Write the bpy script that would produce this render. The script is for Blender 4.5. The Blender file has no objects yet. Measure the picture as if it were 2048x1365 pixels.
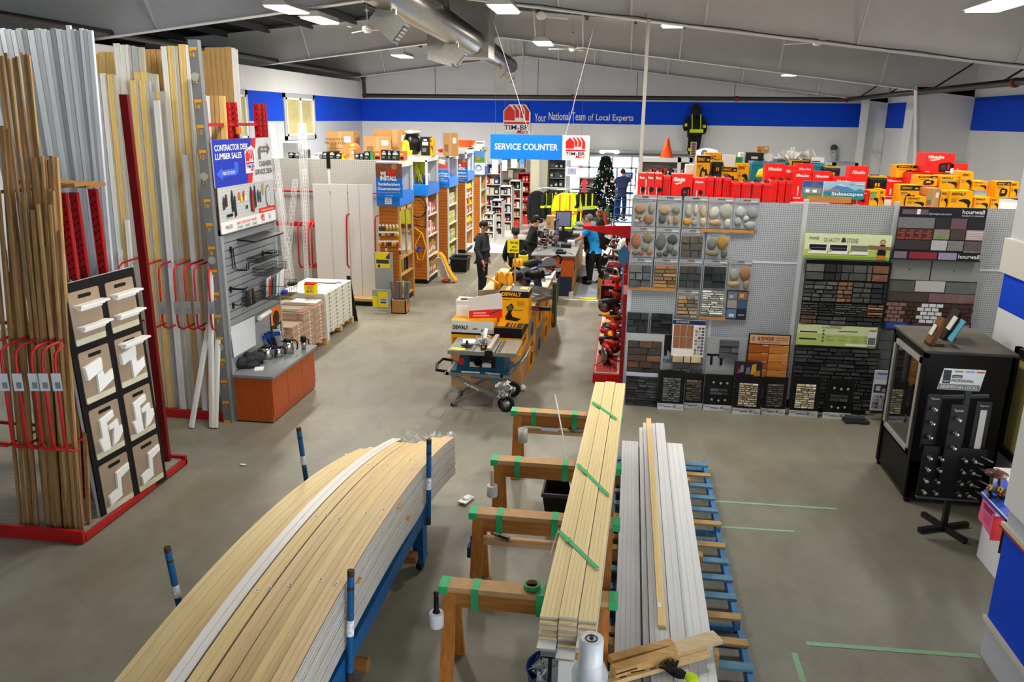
import bpy, bmesh, math, random
from math import sin, cos, pi, radians, sqrt, atan2
from mathutils import Vector, Matrix, Euler
random.seed(7)
SC=bpy.context.scene
COL=SC.collection
V3=Vector
# ---------------------------------------------------------------- camera
FPX, YAW, PITCH, ROLL, CH=1572.5, 0.1410, 0.27549, 0.01248, 4.10
fw=V3((-sin(YAW)*cos(PITCH), cos(YAW)*cos(PITCH), -sin(PITCH)))
rt0=V3((cos(YAW), sin(YAW), 0));up0=rt0.cross(fw)
RT=rt0*cos(ROLL)+up0*sin(ROLL);UPV=-rt0*sin(ROLL)+up0*cos(ROLL)
cam=bpy.data.cameras.new('camera');camo=bpy.data.objects.new('camera', cam);COL.objects.link(camo)
cam.sensor_width=36;cam.lens=FPX/2048*36;cam.clip_end=200;cam.clip_start=.05
M4=Matrix((RT, UPV, -fw)).transposed().to_4x4();M4.translation=V3((0, 0, CH));camo.matrix_world=M4
SC.camera=camo
SC.view_settings.view_transform='Standard';SC.view_settings.look='None'
SC.view_settings.exposure=0.0;SC.view_settings.gamma=1.0;SC.view_settings.use_curve_mapping=False
CP=V3((0, 0, CH))
def ray(x, y):return fw+RT*((x-1024)/FPX)-UPV*((y-682.5)/FPX)
def Zp(x, y, z=0.0):d=ray(x, y);return CP+d*((z-CH)/d.z)
def Yp(x, y, Y):d=ray(x, y);return CP+d*(Y/d.y)
def Xp(x, y, X):d=ray(x, y);return CP+d*(X/d.x)
# ---------------------------------------------------------------- world and lights
w=bpy.data.worlds.new('daylight');SC.world=w;w.use_nodes=True
w.node_tree.nodes['Background'].inputs[0].default_value=(.86, .93, 1, 1)
w.node_tree.nodes['Background'].inputs[1].default_value=9.0
def area(name, loc, sx, sy, power, rot=(0, 0, 0), col=(1, .97, .9)):
 l=bpy.data.lights.new(name, 'AREA');l.shape='RECTANGLE';l.size=sx;l.size_y=sy;l.energy=power;l.color=col
 o=bpy.data.objects.new(name, l);COL.objects.link(o);o.location=loc;o.rotation_euler=rot;return o
# high-bay fixtures of the hall: seen ones first, then unseen ones added out of frame to light the foreground
SEEN_LIGHTS=[tuple(Zp(1008, 15, 6.2)), tuple(Zp(1087, 85, 6.2)), tuple(Zp(1348, 45, 6.15)), tuple(Zp(1582, 148, 5.75)),
   tuple(Zp(805, 111, 6.15)), tuple(Zp(640, 38, 6.2)), tuple(Zp(574, 16, 6.2)), tuple(Zp(2000, 6, 5.7))]
ADDED_LIGHTS=[(-3.6, 8.8, 6.3), (1.4, 9.7, 6.3), (5.8, 10.2, 6.0), (-7.2, 7.4, 6.1), (0, -5, 6.2)]
HB_POWER=185
LIGHT_COL=(1, .95, .85)
for p in SEEN_LIGHTS+ADDED_LIGHTS:
 area('high_bay_lamp', (p[0], p[1], p[2]-.09), .42, 1.1, HB_POWER*(.1 if p[1]<4 else .45 if p[0]>4 else .14 if p[0]<-7 and p[1]<8 else .85 if p[1]<10.5 else 1.3 if p[1]<19 else 3.0), col=LIGHT_COL)
# ---------------------------------------------------------------- materials
MATS={}
def lin(h):
 h=h.lstrip('#');c=[int(h[i:i+2], 16)/255 for i in(0, 2, 4)]
 return tuple([(x/12.92 if x<.04045 else((x+.055)/1.055)**2.4) for x in c]+[1])
def mat(h, rough=.55, metal=0, var=0.0, scale=6.0, bump=0.0, stretch=None, emit=0, alpha=1, trans=0, h2=None, coat=0):
 key=(h, rough, metal, var, scale, bump, stretch, emit, alpha, trans, h2, coat)
 if key in MATS:return MATS[key]
 m=bpy.data.materials.new('paint_'+h.strip('#'));m.use_nodes=True;nt=m.node_tree;b=nt.nodes['Principled BSDF']
 c=lin(h);b.inputs['Base Color'].default_value=c;b.inputs['Roughness'].default_value=rough;b.inputs['Metallic'].default_value=metal;b.inputs['Specular IOR Level'].default_value=.3
 if coat:b.inputs['Coat Weight'].default_value=coat
 if emit:b.inputs['Emission Color'].default_value=c;b.inputs['Emission Strength'].default_value=emit
 if alpha<1:b.inputs['Alpha'].default_value=alpha
 if trans:b.inputs['Transmission Weight'].default_value=trans
 if var or bump or h2:
  tc=nt.nodes.new('ShaderNodeTexCoord');mp=nt.nodes.new('ShaderNodeMapping');no=nt.nodes.new('ShaderNodeTexNoise')
  no.inputs['Scale'].default_value=scale;no.inputs['Detail'].default_value=6;no.inputs['Roughness'].default_value=.6
  nt.links.new(tc.outputs['Object'], mp.inputs[0]);nt.links.new(mp.outputs[0], no.inputs['Vector'])
  if stretch:mp.inputs['Scale'].default_value=stretch
  mx=nt.nodes.new('ShaderNodeMix');mx.data_type='RGBA'
  ca=lin(h2) if h2 else tuple([x*(1-var) for x in c[:3]]+[1]);cb=c if h2 else tuple([min(1, x*(1+var)) for x in c[:3]]+[1])
  mx.inputs[6].default_value=ca;mx.inputs[7].default_value=cb
  rmp=nt.nodes.new('ShaderNodeMapRange');rmp.inputs[1].default_value=.32;rmp.inputs[2].default_value=.68
  nt.links.new(no.outputs[0], rmp.inputs[0]);nt.links.new(rmp.outputs[0], mx.inputs[0]);nt.links.new(mx.outputs[2], b.inputs['Base Color'])
  if bump:
   bp=nt.nodes.new('ShaderNodeBump');bp.inputs['Strength'].default_value=bump;bp.inputs['Distance'].default_value=.01
   nt.links.new(no.outputs[0], bp.inputs['Height']);nt.links.new(bp.outputs[0], b.inputs['Normal'])
 MATS[key]=m;return m
def wood(h, h2, along='y', s=5.0, rough=.5, coat=0):
 st={'x':(.6, 9, 9), 'y':(9, .6, 9), 'z':(9, 9, .6)}[along]
 return mat(h, rough, 0, .1, s, 0, st, h2=h2, coat=coat)
def C(h):return mat(h, .5)
def math_node(nt, op, a, b=None, clamp=False):
 n=nt.nodes.new('ShaderNodeMath');n.operation=op;n.use_clamp=clamp
 for i, v in enumerate((a, b)):
  if v is None:continue
  if isinstance(v, (int, float)):n.inputs[i].default_value=v
  else:nt.links.new(v, n.inputs[i])
 return n.outputs[0]
def pegmat(h, hole, axis='xz', pitch=.0254, r=.2):
 m=bpy.data.materials.new('pegboard');m.use_nodes=True;nt=m.node_tree;b=nt.nodes['Principled BSDF']
 tc=nt.nodes.new('ShaderNodeTexCoord');sp=nt.nodes.new('ShaderNodeSeparateXYZ');nt.links.new(tc.outputs['Object'], sp.inputs[0])
 outs=[]
 for a in axis:
  s=sp.outputs['XYZ'.index(a.upper())]
  f=math_node(nt, 'FRACT', math_node(nt, 'MULTIPLY', s, 1/pitch));outs.append(math_node(nt, 'POWER', math_node(nt, 'SUBTRACT', f, .5), 2))
 d=math_node(nt, 'LESS_THAN', math_node(nt, 'ADD', outs[0], outs[1]), r*r)
 mx=nt.nodes.new('ShaderNodeMix');mx.data_type='RGBA';mx.inputs[6].default_value=lin(h);mx.inputs[7].default_value=lin(hole)
 nt.links.new(d, mx.inputs[0]);nt.links.new(mx.outputs[2], b.inputs['Base Color']);b.inputs['Roughness'].default_value=.55
 return m
def concrete():
 m=bpy.data.materials.new('concrete_slab');m.use_nodes=True;nt=m.node_tree;b=nt.nodes['Principled BSDF']
 tc=nt.nodes.new('ShaderNodeTexCoord');sp=nt.nodes.new('ShaderNodeSeparateXYZ');nt.links.new(tc.outputs['Object'], sp.inputs[0])
 def noise(sc, det=8, st=None):
  n=nt.nodes.new('ShaderNodeTexNoise');n.inputs['Scale'].default_value=sc;n.inputs['Detail'].default_value=det;n.inputs['Roughness'].default_value=.65
  v=tc.outputs['Object']
  if st:mp=nt.nodes.new('ShaderNodeMapping');mp.inputs['Scale'].default_value=st;nt.links.new(v, mp.inputs[0]);v=mp.outputs[0]
  nt.links.new(v, n.inputs['Vector']);return n.outputs[0]
 def ramp(v, a, b_):
  r=nt.nodes.new('ShaderNodeMapRange');r.inputs[1].default_value=a;r.inputs[2].default_value=b_;nt.links.new(v, r.inputs[0]);return r.outputs[0]
 def mix(f, a, b_, mode='MIX'):
  mx=nt.nodes.new('ShaderNodeMix');mx.data_type='RGBA';mx.blend_type=mode
  for i, v in((0, f), (6, a), (7, b_)):
   if isinstance(v, (tuple, float, int)):mx.inputs[i].default_value=v
   else:nt.links.new(v, mx.inputs[i])
  return mx.outputs[2]
 c=mix(ramp(noise(.55), .35, .65), lin('#7c7a6f'), lin('#8d8a78'))
 c=mix(ramp(noise(2.6, 10, (1, .5, 1)), .42, .75), c, lin('#736d5e'))
 c=mix(math_node(nt, 'MULTIPLY', ramp(noise(28, 4), .62, .72), .5), c, lin('#6a655a'))
 stain=math_node(nt, 'MULTIPLY', ramp(noise(1.1, 8), .52, .68), .5)
 c=mix(stain, c, lin('#6f675a'))
 c=mix(math_node(nt, 'MULTIPLY', ramp(noise(.8, 5), .5, .7), .45), c, lin('#7f7158'))
 for Y in(7.28, 14.4, 21.5):
  j=math_node(nt, 'LESS_THAN', math_node(nt, 'ABSOLUTE', math_node(nt, 'SUBTRACT', sp.outputs[1], Y)), .009)
  c=mix(math_node(nt, 'MULTIPLY', j, .7), c, lin('#3c3932'))
 nt.links.new(c, b.inputs['Base Color']);nt.links.new(ramp(noise(3), .3, .7), b.inputs['Roughness'])
 rr=nt.nodes.new('ShaderNodeMapRange');rr.inputs[3].default_value=.38;rr.inputs[4].default_value=.6
 nt.links.new(noise(3), rr.inputs[0]);nt.links.new(rr.outputs[0], b.inputs['Roughness'])
 return m
# ---------------------------------------------------------------- mesh builder
def rot(ax, deg):return Matrix.Rotation(radians(deg), 3, ax)
class MB:
 def __init__(s):s.v=[];s.f=[];s.m=[];s.sm=[]
 def add(s, vs, fs, m=0, sm=False):
  o=len(s.v);s.v+=[V3(a) for a in vs];s.f+=[[o+i for i in f] for f in fs];s.m+=[m]*len(fs);s.sm+=[sm]*len(fs);return s
 def box(s, x0, y0, z0, x1, y1, z1, m=0):
  return s.add([(x0, y0, z0), (x1, y0, z0), (x1, y1, z0), (x0, y1, z0), (x0, y0, z1), (x1, y0, z1), (x1, y1, z1), (x0, y1, z1)],
     [(0, 3, 2, 1), (4, 5, 6, 7), (0, 1, 5, 4), (1, 2, 6, 5), (2, 3, 7, 6), (3, 0, 4, 7)], m)
 def obb(s, c, d, R=None, m=0):
  R=R or Matrix.Identity(3);c=V3(c);h=V3(d)/2
  vs=[c+R@V3((h.x*a, h.y*b, h.z*e)) for e in(-1, 1) for a, b in((-1, -1), (1, -1), (1, 1), (-1, 1))]
  return s.add(vs, [(0, 3, 2, 1), (4, 5, 6, 7), (0, 1, 5, 4), (1, 2, 6, 5), (2, 3, 7, 6), (3, 0, 4, 7)], m)
 def bar(s, a, b, w, t, m=0, side=None):
  a=V3(a);b=V3(b);d=(b-a);L=d.length;d.normalize()
  r=V3(side) if side else(V3((0, 0, 1)) if abs(d.z)<.9 else V3((1, 0, 0)))
  x=d.cross(r);x.normalize();y=x.cross(d)
  R=Matrix((x, y, d)).transposed();return s.obb((a+b)/2, (w, t, L), R, m)
 def quad(s, p, m=0):return s.add(p, [tuple(range(len(p)))], m)
 def tube(s, pts, r, n=8, m=0, caps=True):
  pts=[V3(p) for p in pts];rs=r if isinstance(r, (list, tuple)) else[r]*len(pts);vs=[];px=None
  for i, p in enumerate(pts):
   t=(pts[min(i+1, len(pts)-1)]-pts[max(i-1, 0)]).normalized()
   if px is None:px=t.cross(V3((0, 0, 1))) if abs(t.z)<.95 else t.cross(V3((1, 0, 0)))
   px=(px-t*px.dot(t));px.normalize();py=t.cross(px)
   vs+=[p+px*cos(2*pi*k/n)*rs[i]+py*sin(2*pi*k/n)*rs[i] for k in range(n)]
  fs=[(i*n+k, i*n+(k+1)%n, (i+1)*n+(k+1)%n, (i+1)*n+k) for i in range(len(pts)-1) for k in range(n)]
  s.add(vs, fs, m, True)
  if caps:s.add(vs[:n], [tuple(range(n))[::-1]], m);s.add(vs[-n:], [tuple(range(n))], m)
  return s
 def cyl(s, a, b, r, n=16, m=0, r2=None):return s.tube([a, b], [r, r if r2 is None else r2], n, m)
 def lathe(s, prof, c=(0, 0, 0), n=20, m=0, R=None):
  c=V3(c);R=R or Matrix.Identity(3)
  vs=[c+R@V3((r*cos(2*pi*k/n), r*sin(2*pi*k/n), z)) for r, z in prof for k in range(n)]
  fs=[(i*n+k, i*n+(k+1)%n, (i+1)*n+(k+1)%n, (i+1)*n+k) for i in range(len(prof)-1) for k in range(n)]
  s.add(vs, fs, m, True)
  s.add(vs[:n], [tuple(range(n))[::-1]], m);s.add(vs[-n:], [tuple(range(n))], m);return s
 def blob(s, c, d, m=0, R=None, n=10, j=0.0):
  c=V3(c);R=R or Matrix.Identity(3);vs=[];k2=n//2+1
  for i in range(k2+1):
   th=pi*i/k2
   for k in range(n):
    f=1+random.uniform(-j, j);ph=2*pi*k/n
    vs.append(c+R@V3((d[0]*sin(th)*cos(ph)*f, d[1]*sin(th)*sin(ph)*f, -d[2]*cos(th)*f)))
  fs=[(i*n+k, i*n+(k+1)%n, (i+1)*n+(k+1)%n, (i+1)*n+k) for i in range(k2) for k in range(n)]
  return s.add(vs, fs, m, True)
 def prism(s, pts, o, u, v, t, m=0):
  o=V3(o);u=V3(u);v=V3(v);nn=u.cross(v).normalized();N=len(pts)
  a=[o+u*p[0]+v*p[1] for p in pts];b=[p+nn*t for p in a]
  fs=[tuple(range(N))[::-1], tuple(range(N, 2*N))]+[(i, (i+1)%N, N+(i+1)%N, N+i) for i in range(N)]
  return s.add(a+b, fs, m)
def crumple(mb, c, d, n, r, m=0, s=.05):
 c=V3(c)
 for k in range(n):
  p=c+V3((r.gauss(0, .45)*d[0], r.gauss(0, .45)*d[1], r.gauss(0, .45)*d[2]));q=[V3((r.uniform(-1, 1), r.uniform(-1, 1), r.uniform(-1, 1)))*s for _ in range(4)]
  mb.add([p+q[0], p+q[1], p+q[2], p+q[3]], [(0, 1, 2), (0, 2, 3)], m if k%9 else min(m+1, m))
 return mb
ROOTS={}
def finish(o, root):
 COL.objects.link(o);ROOTS[o.name]=Matrix.Identity(4)
def thing(name, label, cat, loc, group=None, rz=0.0):
 o=bpy.data.objects.new(name, None);o.location=loc;o.rotation_euler=(0, 0, rz);o.empty_display_size=.1;COL.objects.link(o)
 o['label']=label;o['category']=cat
 if group:o['group']=group
 ROOTS[o.name]=Matrix.Translation(V3(loc))@Matrix.Rotation(rz, 4, 'Z');return o
def obj(name, mb, mats, parent=None, label=None, cat=None, group=None, kind=None, bevel=0, local=False):
 """one mesh object; vertices given in world space unless local=True (then in the parent's / own frame)"""
 if not isinstance(mats, (list, tuple)):mats=[mats]
 vs=mb.v
 if parent is not None:
  base=ROOTS[parent.name]
  if not local:inv=base.inverted();vs=[inv@v for v in vs]
  loc=None
 elif not local:
  xs=[v.x for v in vs];ys=[v.y for v in vs];loc=V3(((min(xs)+max(xs))/2, (min(ys)+max(ys))/2, min(v.z for v in vs)));vs=[v-loc for v in vs]
 else:loc=V3((0, 0, 0))
 me=bpy.data.meshes.new(name);me.from_pydata([tuple(v) for v in vs], [], mb.f)
 for m in mats:me.materials.append(m)
 me.polygons.foreach_set('material_index', [min(k, len(mats)-1) for k in mb.m]);me.polygons.foreach_set('use_smooth', mb.sm)
 me.update()
 o=bpy.data.objects.new(name, me);COL.objects.link(o)
 if parent is not None:
  o.parent=parent;ROOTS[o.name]=ROOTS[parent.name].copy()
 else:o.location=loc;ROOTS[o.name]=Matrix.Translation(loc)
 for k, v in(('label', label), ('category', cat), ('group', group), ('kind', kind)):
  if v:o[k]=v
 if bevel:
  b=o.modifiers.new('bevel', 'BEVEL');b.width=bevel;b.segments=2;b.limit_method='ANGLE'
 return o
def dup(root, loc, label=None, group=None, rz=None):
 r=root.copy();COL.objects.link(r);r.location=loc
 if rz is not None:r.rotation_euler=(0, 0, rz)
 if label:r['label']=label
 if group:r['group']=group
 ROOTS[r.name]=Matrix.Translation(V3(loc))@Matrix.Rotation(r.rotation_euler.z, 4, 'Z')
 for ch in list(root.children):
  c=ch.copy();COL.objects.link(c);c.parent=r;ROOTS[c.name]=ROOTS[r.name].copy()
  for g in ch.children:d=g.copy();COL.objects.link(d);d.parent=c
 return r
TXT={}
def text_geo(s, bold=0.0, shear=0.0, sp=1.0):
 k=(s, bold, shear, sp)
 if k in TXT:return TXT[k]
 cu=bpy.data.curves.new('t', 'FONT');cu.body=s;cu.offset=bold;cu.shear=shear;cu.space_character=sp;cu.resolution_u=3
 o=bpy.data.objects.new('t', cu);COL.objects.link(o);bpy.context.view_layer.update()
 me=o.evaluated_get(bpy.context.evaluated_depsgraph_get()).to_mesh()
 vs=[tuple(v.co) for v in me.vertices];fs=[tuple(p.vertices) for p in me.polygons]
 o.to_mesh_clear();bpy.data.objects.remove(o);bpy.data.curves.remove(cu)
 x0=min(v[0] for v in vs);x1=max(v[0] for v in vs);y0=min(v[1] for v in vs);y1=max(v[1] for v in vs)
 TXT[k]=([(v[0]-x0, v[1]-y0) for v in vs], fs, x1-x0, y1-y0);return TXT[k]
class Face:
 """a flat printed face: origin bottom-left, u to the right, v up, size w x h; coordinates are fractions"""
 def __init__(s, o, u, v, w, h):s.o=V3(o);s.u=V3(u).normalized();s.v=V3(v).normalized();s.w=w;s.h=h;s.n=s.u.cross(s.v).normalized();s.mb=MB();s.mats=[];s.tm=MB();s.tmats=[];s.k=0
 def P(s, x, y, l=0):return s.o+s.u*(x*s.w)+s.v*(y*s.h)+s.n*l
 def mi(s, m, L):
  if m not in L:L.append(m)
  return L.index(m)
 def rect(s, x0, y0, x1, y1, m, lift=None):
  s.k+=1;l=(.0012+.0004*s.k) if lift is None else lift
  s.mb.quad([s.P(x0, y0, l), s.P(x1, y0, l), s.P(x1, y1, l), s.P(x0, y1, l)], s.mi(m, s.mats));return s
 def poly(s, pts, m):
  s.k+=1;l=.0012+.0004*s.k
  s.mb.quad([s.P(x, y, l) for x, y in pts], s.mi(m, s.mats));return s
 def disc(s, x, y, r, m, n=16, asp=1.0):
  return s.poly([(x+r*cos(2*pi*k/n)*s.h/s.w*asp, y+r*sin(2*pi*k/n)) for k in range(n)], m)
 def text(s, t, x, y, hh, m, w=None, bold=.0, shear=0.0, align='l', sp=1.0):
  g, fs, tw, th=text_geo(t, bold, shear, sp);k=hh*s.h/th;kx=k if w is None else w*s.w/tw
  if align=='c':x-=tw*kx/s.w/2
  elif align=='r':x-=tw*kx/s.w
  s.k+=1;l=.0025+.0004*s.k
  s.tm.add([s.P(x, y, l)+s.u*(a*kx)+s.v*(b*k) for a, b in g], fs, s.mi(m, s.tmats));return s
 def done(s, parent, name='printed_panel'):
  if s.mb.f:obj(name, s.mb, s.mats, parent)
  if s.tm.f:obj('lettering', s.tm, s.tmats, parent)
def ordinal(i):return['first', 'second', 'third', 'fourth', 'fifth', 'sixth', 'seventh', 'eighth', 'ninth', 'tenth', 'eleventh', 'twelfth', 'thirteenth', 'fourteenth', 'fifteenth', 'sixteenth', 'seventeenth', 'eighteenth', 'nineteenth', 'twentieth', 'twenty-first', 'twenty-second', 'twenty-third', 'twenty-fourth', 'twenty-fifth', 'twenty-sixth', 'twenty-seventh', 'twenty-eighth', 'twenty-ninth', 'thirtieth', 'thirty-first', 'thirty-second', 'thirty-third', 'thirty-fourth', 'thirty-fifth', 'thirty-sixth'][i]
X_, Y_, Z_=V3((1, 0, 0)), V3((0, 1, 0)), V3((0, 0, 1))
BLUE=mat('#0548dc', .85);SIGNBLUE=C('#0f7df0');WHITE=C('#f4f3ee');RED=mat('#e0211c', .45);BLACK=C('#101010');OFFW=mat('#dcdad2', .6)
DKRED=mat('#a3141a', .4, 0, .12, 3);RACKRED=mat('#b81c1e', .4, 0, .12, 4);GREY=mat('#8d8f90', .55);LTGREY=C('#c9cacb');NAVY=C('#16256b')
YEL=mat('#f2a90c', .45);DWY=mat('#f5a800', .5, 0, .06, 5);BRYEL=C('#f6e11a');KRAFT=mat('#b98a56', .75, 0, .08, 5);CHROME=mat('#d8d8d8', .22, 1);STEEL=mat('#9aa0a2', .35, 1)
GREEN=C('#37b36b');ORANGE=C('#f2661d');MRED=mat('#e81c14', .5, 0, .05, 4);TEAL=C('#0e7f9a');DGREY=C('#3c3e40');PALEY=mat('#e6d5a0', .6)
CONC=concrete();WALLW=mat('#ecedef', .75, 0, .02, 1.2);GLASS=mat('#ffffff', .03, 0, trans=1.0);SKIN=mat('#c9896b', .55);MAROON=mat('#6e0d12', .35)
def logo_house(f, x, y, w, h, text=True):
 """the red row-of-gables mark with its lettering; x,y,w,h in fractions"""
 t=.30 if text else 0;yb=y+h*t;hh=h*(1-t)
 W_=w;body=[(0, .22), (0, .70), (.21, 1.0), (.42, .70), (.42, .22)]
 f.poly([(x+a*W_, yb+b*hh) for a, b in body], RED)
 for k in range(3):
  a=.44+.19*k
  f.poly([(x+(a+.0)*W_, yb+.22*hh if k==2 else yb+.36*hh), (x+(a+.0)*W_, yb+.74*hh), (x+(a-.12)*W_, yb+1.0*hh), (x+(a-.02)*W_, yb+1.0*hh), (x+(a+.15)*W_, yb+.70*hh), (x+(a+.15)*W_, yb+.22*hh if k==2 else yb+.36*hh)], RED)
 f.rect(x, yb+.04*hh, x+w*.98, yb+.15*hh, RED)
 if text:
  f.text('TIM-BR', x, y+h*.12, h*.17, NAVY if text==1 else C('#1c3fae'), w=w*.98, bold=.01)
  f.text('Mart', x+w*.5, y-h*.02, h*.15, RED, w=w*.46, shear=.3, bold=.006)
# ================================================================ the setting
def struct(name, mb, mats, **k):return obj(name, mb, mats, kind='structure', **k)
RX=-4.6
def zb(x):return 6.65-.12*abs(x-RX)
def ztp(x):return 7.45-.083*abs(x-RX)
struct('floor', MB().box(-20, -8, -.2, 10.4, 24.4, 0), CONC)
struct('floor', MB().box(-20, 24.4, -.2, 10.4, 35.8, .003), mat('#e2e1dd', .3, 0, .03, 2))
struct('floor', MB().box(-1.1, 18.3, 0, .0, 24.4, .004), mat('#8b9199', .35, 0, .06, 4))
struct('floor', MB().box(-40, 35.9, -.25, 40, 90, -.02), mat('#d5dae2', .8))
def banded_wall(name, x0, y0, x1, y1, zs, ms):
 mb=MB()
 for k in range(len(ms)):mb.box(x0, y0, zs[k], x1, y1, zs[k+1], k)
 mats=ms
 return struct(name, mb, mats)
S0, S1=3.93, 4.88
for seg, (a, b) in enumerate([(-20, -2.6), (1.0, 10.4)]):
 banded_wall('wall_back', a, 35.5, b, 35.8, [0, S0, S1, 8], [WALLW, BLUE, WALLW])
banded_wall('wall_back', -2.6, 35.5, 1.0, 35.8, [2.55, S0, S1, 8], [WALLW, BLUE, WALLW])
struct('trim_1', MB().box(-3.4, 35.1, 2.56, 3.6, 35.5, 2.86), mat('#b9bbbd', .6))
struct('trim_2', MB().box(-3.4, 35.06, 2.66, 3.6, 35.1, 2.74), mat('#6d6f72', .6))
banded_wall('wall_left', -12.2, 4, -12.0, 35.5, [0, S0, S1, 5.62], [mat('#c6ccd6', .7), BLUE, WALLW])
banded_wall('wall_right', 10.2, 9.5, 10.4, 35.5, [0, S0, S1, 8], [WALLW, BLUE, WALLW])
struct('wall_left', MB().box(-20.2, -8, 0, -20, 35.8, 8), mat('#3a3b3d', .8))
struct('wall_front', MB().box(-20, -8.2, 0, 10.4, -8, 8), WALLW)
struct('ceiling', MB().box(-20, 4, 5.3, -12.2, 35.5, 5.4), mat('#38393b', .8))
# office wall on the right, close to the camera
banded_wall('wall_right', 4.3, 7.0, 4.5, 9.55, [0, 2.08, 2.48, 2.88, 7], [WALLW, BLUE, WALLW, mat('#c9cccf', .7)])
struct('trim_3', MB().box(4.26, 7.0, 2.49, 4.3, 9.6, 2.87), mat('#dedbd0', .6))
struct('wall_right', MB().box(4.5, 9.45, 0, 10.4, 9.55, 7), WALLW)
def window(name, x, y0, y1, z0, z1, frame, pane, fw_=.09, mull=True, n=-1, sub=None):
 mb=MB();e=.05*(-n)
 xa, xb=sorted((x, x+.05*n*-1)) if n>0 else sorted((x, x-.06))
 for a, b, c, d in((y0, y1, z1-fw_, z1), (y0, y1, z0, z0+fw_), (y0, y0+fw_, z0, z1), (y1-fw_, y1, z0, z1)):mb.box(xa, a, c, xb, b, d)
 if mull:m=(y0+y1)/2;mb.box(xa, m-.03, z0, xb, m+.03, z1)
 w_=struct(name, mb, frame)
 obj('pane', MB().box(x-.012 if n<0 else x+.005, y0+fw_, z0+fw_, x-.004 if n<0 else x+.012, y1-fw_, z1-fw_), pane, w_)
 if sub:
  s=MB();m=(y0+y1)/2
  for a, b in((y0+fw_, m), (m, y1-fw_)):
   for q in((a, b, z1-fw_-.05, z1-fw_), (a, b, z0+fw_, z0+fw_+.05), (a, a+.05, z0+fw_, z1-fw_), (b-.05, b, z0+fw_, z1-fw_)):s.box(x+.02, q[0], q[2], x+.05, q[1], q[3])
  obj('sash', s, sub, w_)
PANE=mat('#cfc27e', .12, 0, .12, 1.5, coat=.6)  # opaque glossy panel, the lit office behind put into its yellow colour
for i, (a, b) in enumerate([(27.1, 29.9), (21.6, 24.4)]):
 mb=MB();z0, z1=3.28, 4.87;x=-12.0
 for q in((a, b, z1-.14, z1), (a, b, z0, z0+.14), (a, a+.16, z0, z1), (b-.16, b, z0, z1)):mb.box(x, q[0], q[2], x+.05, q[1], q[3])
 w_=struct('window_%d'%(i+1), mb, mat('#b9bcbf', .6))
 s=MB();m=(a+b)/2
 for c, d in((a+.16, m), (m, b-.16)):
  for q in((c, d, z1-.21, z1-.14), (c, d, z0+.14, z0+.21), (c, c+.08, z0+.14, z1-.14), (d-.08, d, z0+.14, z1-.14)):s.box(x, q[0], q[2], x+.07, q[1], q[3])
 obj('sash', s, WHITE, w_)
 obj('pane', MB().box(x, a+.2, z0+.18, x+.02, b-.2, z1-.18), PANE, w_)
mb=MB()
for q in((7.05, 8.87, .6, .68), (7.05, 8.87, 1.72, 1.8), (7.05, 7.13, .6, 1.8), (8.79, 8.87, .6, 1.8)):mb.box(4.24, q[0], q[2], 4.3, q[1], q[3])
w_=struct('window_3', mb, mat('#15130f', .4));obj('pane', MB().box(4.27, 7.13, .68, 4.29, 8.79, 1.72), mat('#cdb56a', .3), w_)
# stair-side wall in the lower right corner and the white half wall behind it
GW=mat('#c3c8d2', .6);CREAM=mat('#d9d2bd', .6)
mb=MB().box(3.0, 3.2, 0, 3.2, 5.9, .32, 0).box(3.0, 3.2, .34, 3.2, 5.9, 1.14, 1).box(3.0, 3.2, 1.14, 3.2, 5.9, 1.3, 0).box(2.98, 3.2, 1.3, 3.2, 5.95, 3, 2)
struct('wall_right', mb, [GW, BLUE, WALLW])
struct('trim_4', MB().box(2.975, 3.2, .31, 3.0, 5.93, .345).box(2.975, 3.2, 1.135, 3.0, 5.93, 1.17), CREAM)
struct('trim_5', MB().box(2.97, 3.2, 1.12, 3.0, 5.94, 1.135), C('#a5281f'))
struct('wall_right', MB().box(3.6, 5.95, 0, 4.3, 7.5, .95), WALLW)
# ceiling deck, purlins, rafters, columns
mb=MB()
for a, b in((-20, RX), (RX, 10.4)):
 mb.add([(a, -8, ztp(a)+.12), (b, -8, ztp(b)+.12), (b, 35.8, ztp(b)+.12), (a, 35.8, ztp(a)+.12), (a, -8, ztp(a)+.3), (b, -8, ztp(b)+.3), (b, 35.8, ztp(b)+.3), (a, 35.8, ztp(a)+.3)],
  [(0, 3, 2, 1), (4, 5, 6, 7), (0, 1, 5, 4), (1, 2, 6, 5), (2, 3, 7, 6), (3, 0, 4, 7)])
struct('ceiling', mb, mat('#3a3d40', .8, 0, .15, 1))
mb=MB();x=-19.5
while x<10.2:mb.box(x-.035, -8, ztp(x)-.1, x+.035, 35.5, ztp(x)+.1);x+=1.5
struct('ceiling', mb, mat('#55585b', .7))
STL=mat('#ecedea', .6, 0, .03, 1.5)
FRAMES=[.6, 9.1, 17.6, 26.4, 34.75]
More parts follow.
